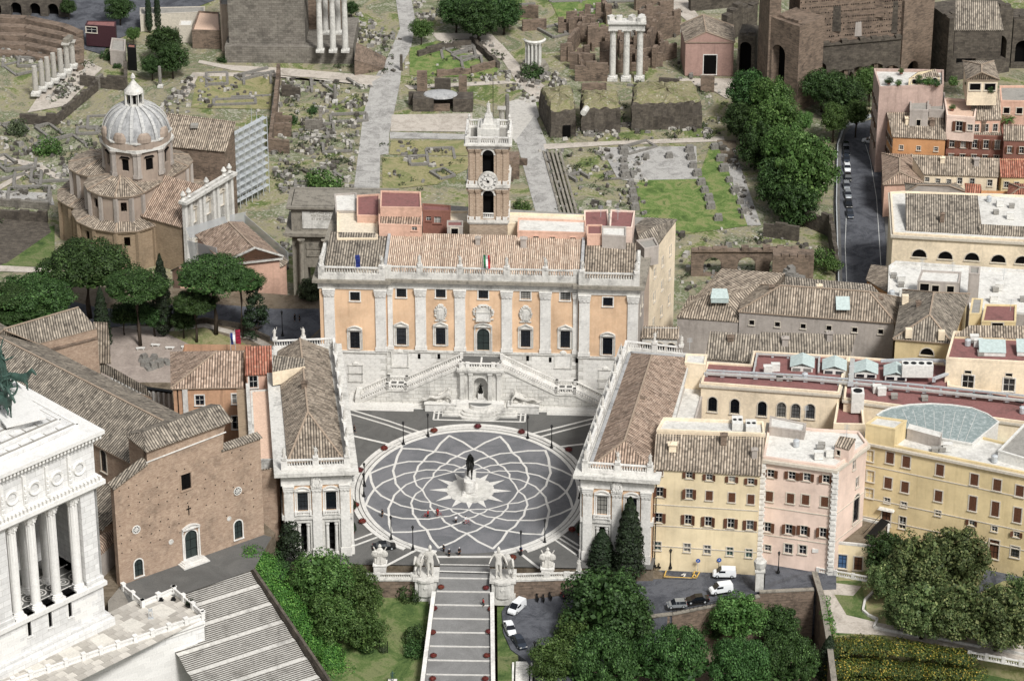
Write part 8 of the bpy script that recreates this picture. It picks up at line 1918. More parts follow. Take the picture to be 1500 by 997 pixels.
REG=[([(410,115),(545,125),(530,165),(515,285),(410,290),(395,230)],420,.6),([(0,175),(150,180),(140,260),(0,330)],200,.55),([(100,85),(140,95),(95,150),(60,150)],60,.4),([(80,118),(120,128),(85,148)],60,.3),([(788,190),(1060,175),(1062,200),(800,212)],110,.7),([(600,60),(730,60),(750,125),(590,125)],70,.6),([(790,220),(945,215),(950,330),(830,330)],150,.5),([(1050,120),(1000,90),(930,100),(900,180),(1040,200),(1065,160)],120,.6),([(460,30),(530,20),(590,60),(575,110),(500,108)],170,.7),([(560,210),(690,206),(690,280),(560,280)],45,.8),([(740,100),(830,110),(830,150),(745,150)],120,.6),([(250,130),(285,110),(275,165),(230,170)],70,.5),([(285,110),(400,110),(398,165),(285,165)],60,.6),([(830,0),(1000,0),(1000,60),(830,60)],140,.6),([(960,340),(1060,330),(1190,360),(1180,430),(1000,460)],130,.5),([(1050,205),(1075,215),(1115,330),(1085,320)],60,.5),([(0,60),(60,75),(50,95),(0,90)],60,.3),([(410,320),(440,300),(430,400),(400,380)],40,.5),([(605,0),(700,10),(690,45),(610,30)],60,.6)]
for P,n,c in REG:big+=scat(P,n,c)
RB.shuffle(big);big.sort(key=lambda q:-q[1]*0-(1 if False else 0));
m=[MB(),MB(),MB()]
for k,(x,y)in enumerate(big):
 p=W(x,y,FZ+.02);s=RB.uniform(.55,1.0)*(1.7 if k<300 else 1.0)
 if k<300:
  o=newob('stone_block',sm_[k%6],None,p,RB.uniform(0,3.1),(s*RB.uniform(.7,1.5),s,s*RB.uniform(.6,1.3)));w_=('pale','grey','dark')[k%6%3];setp(o,w_+' weathered stone block lying loose among the forum ruins','stone block',w_+' loose stone blocks of the forum')
 else:m[k%3].box(p,(s*RB.uniform(.7,1.6),s*.8,s*RB.uniform(.4,.9)),RB.uniform(0,3),taper=.8,bottom=False)
for k in range(3):setp(m[k].build('stone_rubble',[m_st[k]]),('pale','grey','dark')[k]+' smaller stones scattered over the forum ground','rubble',kind='stuff')
V=[];F=[];R=random.Random(31)
for P,n,_c in REG[:10]+REG[14:15]:
 for x,y in scat(P,n//3,.3):
  p=Vector(W(x,y,FZ+.1))
  for q in range(14):leafq(V,F,p+Vector((R.gauss(0,.6),R.gauss(0,.6),R.random()*.5)),Vector((R.gauss(0,.5),R.gauss(0,.5),1)).normalized(),.28,R)
me=bpy.data.meshes.new('weeds');me.from_pydata([tuple(v)for v in V],[],F);me.materials.append(leafT);setp(newob('weeds',me),'low weeds growing between the stones of the forum','weeds',kind='stuff')
def rw(lab,px,h,mat=brickR,w=.9,z=FZ,name='ruined_wall',jag=.35,cat='ruin'):
 P=[W(a,c,z)for a,c in px];t=thing(name,lab,cat,P[0]);m=MB();R=random.Random(int(px[0][0]*7+px[0][1]))
 for a,c in zip(P,P[1:]):
  L=hypot(a[0]-c[0],a[1]-c[1]);n=max(1,int(L/2.2));hh=h
  for k in range(n):
   q0=lerp(a,c,k/n);q1=lerp(a,c,(k+1)/n);hh=h*(1-jag*R.random());m.bar((q0[0],q0[1],z-.2),(q1[0],q1[1],z-.2),w*R.uniform(.9,1.1),hh+.2)
 m.build('wall',[mat],t);return t
walls_=[('low brick wall left of the sacred way beside the green court',[(396,222),(404,170),(409,112)],5,brickR),('stepped brown brick wall, upper step below the court',[(400,183),(428,184)],4,brickR),('stepped brown brick wall, middle step',[(397,198),(427,199)],4,brickR),('stepped brown brick wall, lowest step',[(394,222),(424,224)],4.5,brickR),('dark block of wall in the rubble field by the court',[(413,140),(440,142)],4,brickD),('square ruined base with small tree, in the rubble field',[(447,190),(470,190),(470,178)],4,tuff),('brick walls of the small enclosure by the path, front run',[(640,112),(690,108),(725,98)],2.2,brickR),('low wall around the green enclosure, left run',[(612,83),(650,72),(690,68)],2,brickD),('low wall along the enclosure, right run',[(690,62),(730,100)],2.2,brickD),('tall thin brick pillar beside the sacred way',[(586,103),(590,103)],6,brickD),('twin brick stumps above the low arched ruin, left one',[(611,133),(626,133)],6,brickR),('twin brick stumps above the low arched ruin, middle one',[(637,134),(660,135)],5,brickD),('twin brick stumps above the low arched ruin, right one',[(672,134),(684,134)],6,brickR),('broken brick walls left of the three columns, near the lawn',[(833,85),(850,60),(862,58)],6,brickR),('broken brick walls left of the three columns, lower run',[(835,100),(868,104)],5,brickR),('brick wall with two round arches left of the three columns',[(842,118),(890,118)],6,brickR),('brick wall behind the three columns, left',[(860,70),(892,66)],7,brickR),('long high brick wall behind the three columns',[(940,95),(965,60),(995,50)],9,brickR),('brick wall behind the three columns, upper run',[(935,40),(985,28)],7,brickR),('brick wall at the top edge behind the columns',[(930,15),(975,2)],6,brickR),('curved brick wall with white marble niche left of the pink church',[(957,100),(965,90),(990,84)],6,brickR),('low wall in front of the pink church',[(965,122),(995,124)],2,brickD),('brick stump in front of the pink church door',[(1026,134),(1046,134)],5,brickR),('brick wall stubs at top centre by the lawn, left',[(760,25),(788,28)],5,brickR),('brick wall stubs at top centre by the lawn, right',[(765,45),(800,42)],4,brickR),('low brick parapet in front of the three columns',[(852,136),(888,134)],3,brickR),('tall dark brick walls at the edge of the tree row',[(1118,345),(1170,352)],5,brickD),('dark wall below the street trees, beside the gate arches',[(1180,330),(1215,345),(1225,400)],6,brickD),('short brick wall by the broken white paving',[(735,238),(772,242)],2.5,brickR),('dark masonry wall at the foot of the left lawn pit',[(-10,318),(70,325)],3,brickD),('dark masonry wall under the white church at the left edge',[(-10,300),(72,306)],2.5,tuff),('stone retaining wall beside the raised column terrace',[(30,180),(82,183),(142,132)],3.2,brickD),('dark block wall below the kiosk terrace',[(118,125),(185,132),(184,105)],4,brickD),('tuff wall under the small trees left',[(143,130),(150,125)],5,tuff)]
for l,p,h,mt in walls_:rw(l,p,h,mt)
t=thing('seating_terraces','curved brown terraces stepping down below the road, top left','terrace',W(50,60,FZ));
for k in range(5):
 m=MB();P=[W(a,c+9*k-2,FZ)for a,c in((-30,45),(40,48),(95,60),(118,70))]
 for a,c in zip(P,P[1:]):m.bar((a[0],a[1],FZ),(c[0],c[1],FZ),2.6,4.2-.8*k)
 m.build('terrace_step',[brickR],t)
def column(p,h,r,lab,mat=trav_dark,group=None,base=1.0,cap=True):
 t=thing('ancient_column',lab,'column',p,0,group);m=MB();m.box((0,0,0),(r*3.2,r*3.2,base*.6));m.lathe((0,0,base*.6),[(r*1.4,0),(r*1.4,base*.2),(r*1.1,base*.4)],10);newob('base',m.mesh('base',[trav]),t)
 m=MB();m.lathe((0,0,base),[(r,0),(r*.98,h*.4),(r*.84,h-base)],12);
 for k in range(10):a=2*pi*k/10;m.box((r*.9*cos(a),r*.9*sin(a),base+.2),(.08,.16,h-base-.8),a,taper=.9)
 newob('shaft',m.mesh('shaft',[mat]),t)
 if cap:m=MB();m.lathe((0,0,h-1.3),[(r*.85,0),(r*1.1,.6),(r*1.5,1.2)],8);m.box((0,0,h-.1),(r*2.9,r*2.9,.25));newob('capital',m.mesh('capital',[mat]),t)
 return t
for k,(x,yb,yt,l)in enumerate(((53,139,97,'nearest and leftmost broken column of the raised row'),(62.5,132,90,'second column from the left in the raised row'),(71,126,84,'third column from the left in the raised row'),(80,120,78,'fourth column from the left in the raised row'),(90,113,72,'fifth column from the left in the raised row'),(99,106,64,'sixth column, standing under the stone beam'),(107,99,61,'last and farthest column, under the stone beam'))):
 z=FZ+1.0;p=W(x,yb,z);column(p,ZAT(p[0],p[1],yt,z)-z,.75,l,m_st[0],'raised row of seven columns',1.3,k>4)
a=W(99,66,FZ+1);p1=W(99,106,FZ+1);p2=W(107,99,FZ+1);h=ZAT(p1[0],p1[1],64,FZ);t=thing('stone_beam','short stone beam joining the two farthest columns of the row','stone beam',(p1[0],p1[1],h));m=MB();m.bar((p1[0],p1[1],h+.1),(p2[0],p2[1],h+.1),1.5,1.1);m.build('beam',[trav_dark],t)
hc=0
cp=[W(x,117,FZ)for x in(897,917,936.5)];hc=ZAT(cp[0][0],cp[0][1],43,FZ)-FZ
for p,l in zip(cp,('left one of the three tall white columns carrying a broken beam','middle one of the three tall white columns carrying a broken beam','right one of the three tall white columns carrying a broken beam')):column(p,hc,.85,l,trav,'three tall white columns',1.4)
t=thing('entablature','broken white stone beam on top of the three tall columns','stone beam',(cp[1][0],cp[1][1],FZ+hc+.15));m=MB();m.bar((cp[0][0]-1.2,cp[0][1],FZ+hc+.15),(cp[2][0]+1.2,cp[2][1],FZ+hc+.15),1.9,1.8);m.bar((cp[0][0]-1.5,cp[0][1],FZ+hc+1.95),(cp[2][0]+1.5,cp[2][1],FZ+hc+1.95),3.2,.6)
for k in range(9):m.box((cp[0][0]+RB.uniform(-1,8),cp[0][1]+RB.uniform(-.6,1.2),FZ+hc+2.5),(1.6,1.2,RB.uniform(.4,1.8)),RB.random())
m.build('beam',[trav],t)
p=W(728,250,FZ);rw('brick pedestal of the lone column right of the bell tower',[(722,262),(752,262),(752,245)],6,brickR,3);column((p[0]+1.2,p[1],FZ+4),13,.72,'lone tall column standing just behind the bell tower',m_st[0]);column(W(743,196,FZ),11,.55,'slim dark broken column behind the bell tower top',m_st[1],cap=False);column(W(491,150,FZ),5,.45,'small column stump in the rubble field by the sacred way',m_st[1],cap=False)
column(W(235,128,FZ),6,.45,'lone grey column near the dark trees behind the dome',m_st[1],cap=False)
p=W(783,100,FZ);t=thing('round_temple','white fragment of a round columned temple on a ring base','temple ruin',p);m=MB();m.lathe((0,0,0),[(4,0),(3.8,.8),(3.2,1.0),(3.2,1.8)],16);newob('base',m.mesh('base',[trav_dark]),t)
for k in range(5):a=pi*1.15+k*.42;m=MB();m.lathe((2.5*cos(a),2.5*sin(a),1.8),[(.35,0),(.30,5.6),(.5,6.2)],8);newob('column',m.mesh('column',[trav]),t)
m=MB();m.lathe((0,0,8),[(2.9,0),(3.1,.5),(2.7,.9)],16,a0=pi*1.05,a1=pi*2.0);m.lathe((0,0,1.8),[(1.9,0),(1.9,6.2)],12,a0=pi*1.1,a1=pi*1.95);newob('entablature',m.mesh('entablature',[trav]),t)
p0,p1=W(597,164,FZ),W(692,168,FZ);t=thing('arched_ruin','long low dark ruin with a curved lead roofed niche in the middle','ruin',p0);m=MB();x0,x1=p0[0],p1[0];y=p0[1];
m.box(((x0*.7+x1*.3)-1,y+2.6,FZ),((x1-x0)*.32,4.5,3.6));m.box((x1*.85+x0*.15,y+2.6,FZ),((x1-x0)*.3,4.5,3.6));m.box(((x0+x1)/2,y+5,FZ),((x1-x0),1,3.5));m.build('wall',[brickD],t);m=MB();m.lathe(((x0+x1)/2,y+3.4,FZ+3.4),[(4.6,0),(4.3,.5),(2,.95),(0,1.0)],18,sy=.65);m.build('lead_roof',[lead],t);m=MB();m.box(((x0+x1)/2,y+1.4,FZ),(5,1.4,1.6));m.build('altar',[brickR],t)
turfm=m_ground('mound_turf',['5d6a38','7a7a4c','8e8468','6a6f40','9a917c'],.3,2,speck='b5b0a6',sp_scale=1,sp_amt=.5,bump=.8)
def mound(lab,px,h,door=False):
 P=pxfoot(px,FZ);t=thing('brick_mound',lab,'ruin',(P[0][0],P[0][1],FZ));R=random.Random(len(lab));P=P if area(P)>0 else P[::-1];D=[]
 for i in range(len(P)):
  n=max(3,int(hypot(P[i][0]-P[(i+1)%len(P)][0],P[i][1]-P[(i+1)%len(P)][1])/1.1));D+=[lerp(P[i],P[(i+1)%len(P)],k/n)for k in range(n)]
 c=(sum(p[0]for p in D)/len(D),sum(p[1]for p in D)/len(D));rows=[]
 for k,(sc_,zz)in enumerate(((1,-.1/h),(.99,.4),(.97,.76),(.95,.82),(.85,.93),(.65,.97),(.35,1.0),(.02,1.0))):rows.append([(c[0]+(p[0]-c[0])*sc_+R.uniform(-.3,.3)*(k>0),c[1]+(p[1]-c[1])*sc_+R.uniform(-.3,.3)*(k>0),FZ+zz*h+(R.uniform(-.45,.35)if k>1 else 0))for p in D])
 n=len(D)
 for nm,rg,mt in(('masonry_wall',(0,1,2),brickD),('turf_top',(3,4,5,6),turfm)):
  m=MB()
  for k in rg:
   for i in range(n):j=(i+1)%n;m.poly([rows[k][i],rows[k][j],rows[k+1][j],rows[k+1][i]])
  m.build(nm,[mt],t,merge=True)
 if door:m=MB();a,c=P[0],P[1];q=lerp(a,c,.65);m.box((q[0],q[1]-.1,FZ),(2.0,.6,3.2));m.build('doorway',[void],t)
mound('grassy brick mound with a dark doorway, leftmost of three',[(806,202),(843,200),(838,166),(790,168)],9,True);mound('grassy brick mound in the middle with a pale cylinder on top',[(852,194),(909,192),(905,168),(850,168)],8);mound('long square brick mound with turf top, right of three',[(924,191),(1028,188),(1018,160),(926,162)],9)
p=W(858,167,FZ+7.8);t=thing('stone_cylinder','pale stone cylinder lying on top of the middle mound','stone',p);m=MB();m.tube([(p[0]-.6,p[1]-1.5,p[2]+.9),(p[0]+.2,p[1]+1.5,p[2]+.9)],.8,10);m.build('drum',[trav],t)
b,f=bldg('pink_chapel','pink plastered church with tiled gable roof and tall dark white framed door','church',[(1003,62),(1077,62),(1075,38),(996,36)],-10.2,FZ,m_plaster('dusty_pink_plaster','a58478',dirt='6a544c',stain=.5),roofA,kind='hip',ridge=[(1034.5,47),(1030,22)],zr=-7.2,axis='y',ov=.3,wins={0:[(1040,95,3.4,5.6,'plain dark',dict(fm=trav_clean))]})
b['label']='pink plastered church with tiled gable roof and tall dark white framed door'
bldg('ruin_shed','small tiled hut between the brick walls left of the three columns','hut',[(882,75),(905,70),(903,58),(878,62)],-15,FZ,brickR,roofG,kind='shed',zr=[-15,-15,-12.5,-12.5],ov=.2)
def arches(name,lab,a,c,z0,z1,mat,arcs,cat='ruin',depth=6,thru=0):
 A,B=W2(*a,z0),W2(*c,z0);t=thing(name,lab,cat,(*A,z0));m=MB();L=hypot(A[0]-B[0],A[1]-B[1]);dx,dy=(B[0]-A[0])/L,(B[1]-A[1])/L
 wallmesh(m,A,B,z0-.2,z1,[(L*u-w/2,L*u+w/2,z0+zb,z0+zb+h)for u,zb,w,h in arcs],rec=2.2)
 nx,ny=-dy*depth,dx*depth;m.poly([(*A,z1),(*B,z1),(B[0]+nx,B[1]+ny,z1),(A[0]+nx,A[1]+ny,z1)])
 m.poly([(A[0]+nx,A[1]+ny,z0),(*A,z0),(*A,z1),(A[0]+nx,A[1]+ny,z1)]);m.poly([(*B,z0),(B[0]+nx,B[1]+ny,z0),(B[0]+nx,B[1]+ny,z1),(*B,z1)])
 for u,zb,w,h in arcs:
  for s in(-1,1):
   P=[(u*L+s*w/2,z0+zb+h)]+[(u*L+s*w/2*cos(pi*i/10),z0+zb+h-w/2+w/2*sin(pi*i/10))for i in range(6)]
   q=[(A[0]+dx*x+dy*.01,A[1]+dy*x-dx*.01,z)for x,z in P];q=q if normal(q).dot(Vector((dy,-dx,0)))>0 else q[::-1];m.poly(q)
  if not thru:m.poly([(A[0]+dx*x-dy*2.1,A[1]+dy*x+dx*2.1,z)for x,z in((u*L-w/2,z0+zb),(u*L+w/2,z0+zb),(u*L+w/2,z0+zb+h),(u*L-w/2,z0+zb+h))],1)
 m.build('wall',[mat,void],t)
 m=MB();R=random.Random(3);n=int(L/1.6)
 for k in range(n):q=lerp(A,B,(k+.5)/n);m.box((q[0]+nx*.2,q[1]+ny*.2,z1-.1),(1.7,1.6,R.uniform(.2,1.3)),atan2(dy,dx))
 m.build('broken_top',[mat],t);return t
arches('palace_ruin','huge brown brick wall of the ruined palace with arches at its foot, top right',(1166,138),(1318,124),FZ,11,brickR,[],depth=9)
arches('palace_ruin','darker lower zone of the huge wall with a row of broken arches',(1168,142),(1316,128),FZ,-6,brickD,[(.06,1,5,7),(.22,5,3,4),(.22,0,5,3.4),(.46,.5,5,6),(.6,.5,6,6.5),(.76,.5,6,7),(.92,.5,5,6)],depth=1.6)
t=thing('wall_detail','putlog holes and patched strips in the upper part of the huge brick wall','ruin',W(1240,130,-3));A,B=W2(1166,138,FZ),W2(1318,124,FZ);R=random.Random(5);m=MB()
for j in range(9):
 for k in range(46):
  if R.random()<.75:q=lerp(A,B,(k+.5+R.uniform(-.1,.1))/46);m.box((q[0],q[1]-.05,-4.5+j*1.7),(.26,.2,.26))
m.build('putlog_hole_row',[void],t)['kind']='stuff'
for k,(u,z,w,h)in enumerate(((.1,-5,3.5,5),(.33,-3,4,7),(.55,-5,3,4),(.72,0,5,5),(.9,-5,2.5,9))):q=lerp(A,B,u);m=MB();m.box((q[0],q[1]+.1,z),(w,.5,h),-.1,taper=.8);m.build('buttress_patch',[(brickR,brickD,greyst)[k%3]],t)
for k in range(7):q=lerp(A,B,(k+.3)/7);m=MB();m.box((q[0],q[1]-.6,FZ),(1.2,1.8,12+3*R.random()),-.1,taper=.75);m.build('pier',[brickR],t)
arches('palace_ruin','tall brick pier block with deep arched recess left of the huge wall',(1125,150),(1166,165),FZ,4,brickR,[(.3,2,4.5,15)],depth=10);arches('palace_ruin','narrow soaring brick wall edge right of the pink church',(1108,120),(1122,150),FZ,13,brickR,[],depth=3)
arches('palace_ruin','dark brick wall with tall black arch beside the pink church',(1079,118),(1104,120),FZ,-7,brickD,[(.45,.2,3.2,11)],depth=8)
arches('palace_ruin','slanting brick wall turning back at the right end of the huge wall',(1318,126),(1362,112),FZ,4,brickR,[(.4,0,4,6)],depth=10);arches('palace_ruin','dark brick mass with tiled roof behind the corner house',(1385,120),(1478,105),FZ,-2,brickD,[(.3,4,6,8),(.8,4,5,7)],depth=12)
arches('palace_ruin','brick wall with green recess at the top right corner',(1480,100),(1560,100),FZ,-6,brickD,[(.2,1,4,7),(.5,1,4,7)],depth=8)
bldg('ruin_roof','brown tiled roof on the dark brick mass, top right','roof',[(1398,44),(1470,44),(1462,2),(1400,0)],6,-5,brickD,roofG,kind='shed',zr=[3,3,9,9],ov=.2)
rw('rough high brick wall behind the left pier at the top right',[(1060,60),(1105,40)],10,brickD,2);rw('dark wall at the top edge left of the huge brick wall',[(1010,15),(1110,5)],8,brickD,2)
arches('brick_arcade','brick arcade ruin with three round arches at the foot of the hill',(1012,404),(1168,404),FZ,-13.5,brickR,[(.2,0,4.2,4.8),(.52,0,4.2,4.8),(.82,0,4.2,4.8)],depth=1.6,thru=1)
arches('brick_arcade','taller broken brick block beside the arcade under the trees',(1130,428),(1190,430),FZ,-11,brickR,[(.55,0,2.5,4)],depth=5)
t=thing('ruin_lump','leaning lump of rough masonry on the broken brick block','ruin',W(1162,420,-12));m=MB();R=random.Random(2)
for k in range(16):p=W(1150+k*1.5+R.uniform(-3,3),415,-12+R.random()*2);m.box((p[0],p[1],-12+(16-k)*.28*R.random()),(2.2,2,3.2*R.uniform(.5,1)),R.random()*3,taper=.7)
m.build('masonry',[m_st[1]],t)
for k,(x,y)in enumerate([(914,225),(913,237),(914,249),(915,259),(924,271),(926,283),(928,294),(930,306),(1010,222),(1012,233),(1015,245),(1021,257),(1027,270),(1032,281),(1038,293),(1041,305),(946,232),(980,231),(1046,218),(1055,235),(1060,250),(1068,266),(1076,282),(1084,298),(1052,322),(1090,312)]):
 p=W(x,y,FZ);o=MB();o.box((0,0,-.1),(2.0,1.6,1.1));o.box((.1,0,1.0),(1.6,1.3,.5));q=newob('pillar_stump',cached('stump',lambda:o.mesh('pillar_stump',[m_st[1]])),None,p,RB.random()*.3,RB.uniform(.8,1.2));setp(q,'square grey pillar stump of the ruined basilica rows on the lawn','pillar stump','pillar stumps of the basilica')
for k in range(5):
 strip('long_step',[(796+6*k,222),(826+6*k,330)],FZ+.05+.25*k,.55,trav_dark,h=.25)
b=thing('ancient_temple','large grey stone temple with tall front columns on a stepped base, top left','temple',W(430,95,FZ))
P=[W2(330,92,FZ),W2(517,95,FZ)];L=hypot(P[0][0]-P[1][0],P[0][1]-P[1][1]);m=MB();xL,xR,y=P[0][0],P[1][0],P[0][1]+.3
m.prism([(xL,y),(xR,y),(xR,y+22),(xL,y+22)],FZ-.2,FZ+4.6);m.build('podium',[tuff],b);xw=W2(446,72,FZ+4.6)[0]
m=MB();wallmesh(m,(xL+1,y+2),(xw,y+2),FZ+4.6,FZ+24,[]);wallmesh(m,(xw,y+2),(xw,y+20),FZ+4.6,FZ+24,[]);m.poly([(xL,y+2,FZ+24),(xw,y+2,FZ+24),(xw,y+20,FZ+24),(xL,y+20,FZ+24)]);m.build('cella_wall',[tuff],b)
m=MB();m.box(((xw+xR)/2-2,y+14,FZ+4.6),((xR-xw)*.7,2,17));m.build('inner_wall',[brickR],b)
bb=wl(b);cm=cached('tcol',lambda:(lambda m:(m.box((0,0,0),(2.2,2.2,.6)),m.lathe((0,0,.6),[(1.0,0),(.85,.5),(.8,6),(.7,13.5),(1.1,15)],14),m.mesh('column',[trav]))[2])(MB()))
for x in(469,488,506):
 q=W(x,76,FZ+4.6);newob('column',cm,b,(q[0]-bb[0],q[1]-bb[1]+.2,4.6))
for x in(478,496):q=W(x,45,FZ+4.6);newob('column',cm,b,(q[0]-bb[0],q[1]-bb[1]-2,4.6))
m=MB();m.box(((xw+xR)/2+.3,y+1.9,FZ+20.2),(xR-xw+1.5,2.2,2.2));m.box(((xL+xw)/2,y+1.9,FZ+24),(xw-xL+1,3,1));m.build('entablature',[trav_dark],b)
bldg('temple_stair_ramp','brown brick ramp falling away to the right of the temple base','ramp',[(519,88),(562,100),(566,84),(522,62)],-17,FZ,brickR,brickR,kind='shed',zr=[-15.5,-19.5,-19.5,-14.5],ov=0)
bldg('stone_tower','grey plaster tower block at the left end of the temple','tower',[(322,8),(342,8),(342,-8),(322,-8)],-6.5,FZ,brownst,gflat,wins={0:[(336,13,1.0,1.6,'dark'),(337,36,1.0,1.6,'dark')]},par_h=.2)
bldg('terrace_house','brick house with tiled and paved roof terrace left of the temple','house',[(281,46),(323,47),(321,20),(291,18)],-15,FZ,brickR,terrt,par_h=.4)
bldg('ticket_kiosk','small dark red kiosk with glass front by the road, top left','kiosk',[(125,37),(169,40),(170,32),(128,31)],-13.5,FZ+.5,m_plain('dark_red_panel','3d2026'),redter,wins={0:[(134,44,3.0,1.6,'plain')]},par_h=.1)
bldg('service_building','low grey flat roofed building with stairs below the kiosk','house',[(161,75),(183,78),(184,60),(164,58)],-16,FZ,greyst,gflat,par_h=.5);bldg('lift_tower','dark glazed lift tower behind the dome','tower',[(186,70),(199,71),(199,66),(187,65)],-13.5,FZ,iron,redbrown,par_h=.1)
bldg('white_pavilion','flat white roofed pavilion beside the dark trees','pavilion',[(262,38),(281,38),(283,30),(264,30)],-15,FZ,greyp,wflat,par_h=.1);bldg('long_canopy','long pale canopy roof at the top behind the cypresses','canopy',[(205,22),(300,18),(300,10),(205,12)],-15,FZ,greyp,gflat,par_h=.1)
arches('brick_arcade','row of dark arches below the road at the top left corner',(-20,22),(100,26),FZ,-14,brickD,[(.12,0,3,4),(.37,0,3,4),(.6,0,3,4),(.82,0,3,4)],depth=4)
zt_=None;a0=W2(431,440,FZ);yA=a0[1];xA=a0[0];hA=ZAT(xA,yA,301,FZ)-FZ;t=thing('triumphal_arch','grey weathered triumphal arch half hidden behind the left end of the palace','arch',(xA,yA,FZ));Wd_=23;dp=9
ent=FZ+hA*.70;m=MB();foot_=[(xA,yA),(xA+Wd_,yA),(xA+Wd_,yA+dp),(xA,yA+dp)]
wallmesh(m,foot_[0],foot_[1],FZ-.2,FZ+hA,[(3.4,6.6,FZ+1,FZ+8.6),(8.5,14.8,FZ+.5,FZ+12.5),(16.6,19.8,FZ+1,FZ+8.6)],rec=6);wallmesh(m,foot_[3],foot_[0],FZ-.2,FZ+hA,[]);wallmesh(m,foot_[1],foot_[2],FZ-.2,FZ+hA,[]);m.poly([(*p,FZ+hA)for p in foot_]);m.build('wall',[trav_dark],t)
for z,h,o in((ent-.6,.7,.5),(ent+.1,.8,1.5),(FZ+hA-1,.5,.5),(FZ+hA-.5,.5,1.0)):ring(t,foot_,z,h,o,trav_dark,'cornice')
for x in(2.2,7.6,15.4,20.8):
 m=MB();m.box((xA+x,yA-1.4,FZ),(2,2,3.8));m.lathe((xA+x,yA-1.4,FZ+3.8),[(.7,0),(.62,4),(.55,ent-FZ-5.4),(.9,ent-FZ-4.4)],10);m.build('column',[trav_dark],t)
m=MB();m.box((xA+12,yA-.08,ent+1.6),(19,.2,hA+FZ-ent-3));pn=m.build('inscription_panel',[trav],t);newob('inscription',textm('IMP CAES LVCIO SEPTIMIO M FIL SEVERO PIO\nPERTINACI AVG PATRI PATRIAE PARTHICO\nET IMP CAES M AVRELIO ANTONINO AVG\nS P Q R',.78,trav_dark),pn,(12,-.2,hA-1.9),(pi/2,0,0))
for s in range(2):
 for x in(5,18.2):m=MB();m.box((xA+x,yA-.1,ent-4.5+1.9*s-1),(3.6,.25,1.5));m.build('relief',[trav_dark],t)
cx0,cy0,_=W(209,352,FZ);zA_=lambda py,dy=0:ZAT(cx0,cy0+dy,py,0)
dc=thing('domed_church','grey-domed brown brick church with lantern and tiled roofs in two tiers','church',(cx0,cy0,FZ));Rd=8.0
zr0=zA_(262,-Rd);zr1=zA_(221,-Rd);zdt=zA_(152);zlt=zA_(108)
print('dome',zr0,zr1,zdt,zlt)
oct_=lambda r,off=22.5:[(cx0+r*cos(radians(off+45*k)),cy0+r*sin(radians(off+45*k)))for k in range(8)]
O8=oct_(Rd*1.0,30+22.5);m=MB()
for k in range(8):
 a,c=O8[k],O8[(k+1)%8];L=hypot(a[0]-c[0],a[1]-c[1]);wallmesh(m,a,c,zr0-5,zr1,[(L/2-.9,L/2+.9,zr0+1.5,zr0+4.6)],rec=.6)
 rz=atan2(c[1]-a[1],c[0]-a[0]);PP=lambda u,d,z,a=a,rz=rz:(a[0]+cos(rz)*u+sin(rz)*d,a[1]+sin(rz)*u-cos(rz)*d,z)
 pil(dc,.4,0,.9,zr0,zr1-.6,PP,rz,cap=.8,prj=.35,mat=greyst);pil(dc,L-.4,0,.9,zr0,zr1-.6,PP,rz,cap=.8,prj=.35,mat=greyst)
 mm=MB();mm.poly([PP(L/2-.9,-.5,zr0+1.5),PP(L/2+.9,-.5,zr0+1.5),PP(L/2+.9,-.5,zr0+4.6),PP(L/2-.9,-.5,zr0+4.6)]);mm.box(PP(L/2,.1,zr0+4.9),(2.6,.4,.4),rz,taper=.7);mm.build('window',[void],dc)
m.build('drum',[brownst],dc);ring(dc,O8,zr1-.6,.7,.7,trav,'cornice');
m=MB();m.lathe((cx0,cy0,zr1),[(Rd*1.02,0),(Rd*1.0,1.6),(Rd*.93,1.6)],32);m.build('attic',[brownst],dc);ring(dc,O8,zr1+1.5,.35,.45,trav,'cornice')
H=zdt-zr1-1.6;dp_=[(Rd*.97*cos(t_)**.82,H*sin(t_)**1.08)for t_ in[i*1.38/10 for i in range(11)]];m=MB();m.lathe((cx0,cy0,zr1+1.6),dp_,32);m.build('dome',[lead],dc,smooth=False)
ribm=m_stone('pale_lead_rib','bdbcb8',dark='55575a',amt=.6,scale=.8)
for k in range(16):
 a=2*pi*k/16;m=MB();pts_=[(cx0+(r+.1)*cos(a),cy0+(r+.1)*sin(a),zr1+1.65+z)for r,z in dp_]
 for p,q in zip(pts_,pts_[1:]):m.bar(p,q,.75,.24,0,up=(cos(a),sin(a),.3))
 m.build('rib',[ribm],dc)
for k in range(8):a=2*pi*(k+.5)/8;m=MB();m.lathe((cx0+Rd*.93*cos(a),cy0+Rd*.93*sin(a),zr1+1.7),[(1.7,0),(1.7,1.0),(1.2,2.0),(.1,2.5)],12,sx=.5,rz=a);m.build('scallop',[brownst],dc)
r0=1.9;hl=zlt-zdt;m=MB();m.lathe((cx0,cy0,zdt-.6),[(r0+.4,0),(r0+.4,.7),(r0*.8,.8),(r0*.8,hl*.45),(r0*1.2,hl*.48),(r0*1.1,hl*.55),(r0*.6,hl*.70),(.35,hl*.85),(.3,hl*.9),(.6,hl*.95),(.45,hl*1.02),(.05,hl*1.1)],16);m.build('lantern',[trav],dc)
for k in range(8):a=2*pi*k/8+.2;m=MB();m.box((cx0+r0*.82*cos(a),cy0+r0*.82*sin(a),zdt+.6),(.12,.7,hl*.26),a);m.build('lantern_window',[void],dc);m=MB();m.box((cx0+r0*1.15*cos(a+.39),cy0+r0*1.15*sin(a+.39),zdt+.1),(.5,.3,hl*.42),a+.39,taper=.6);m.build('buttress',[trav],dc)
ax=[radians(240),radians(150),radians(60),radians(-30)]
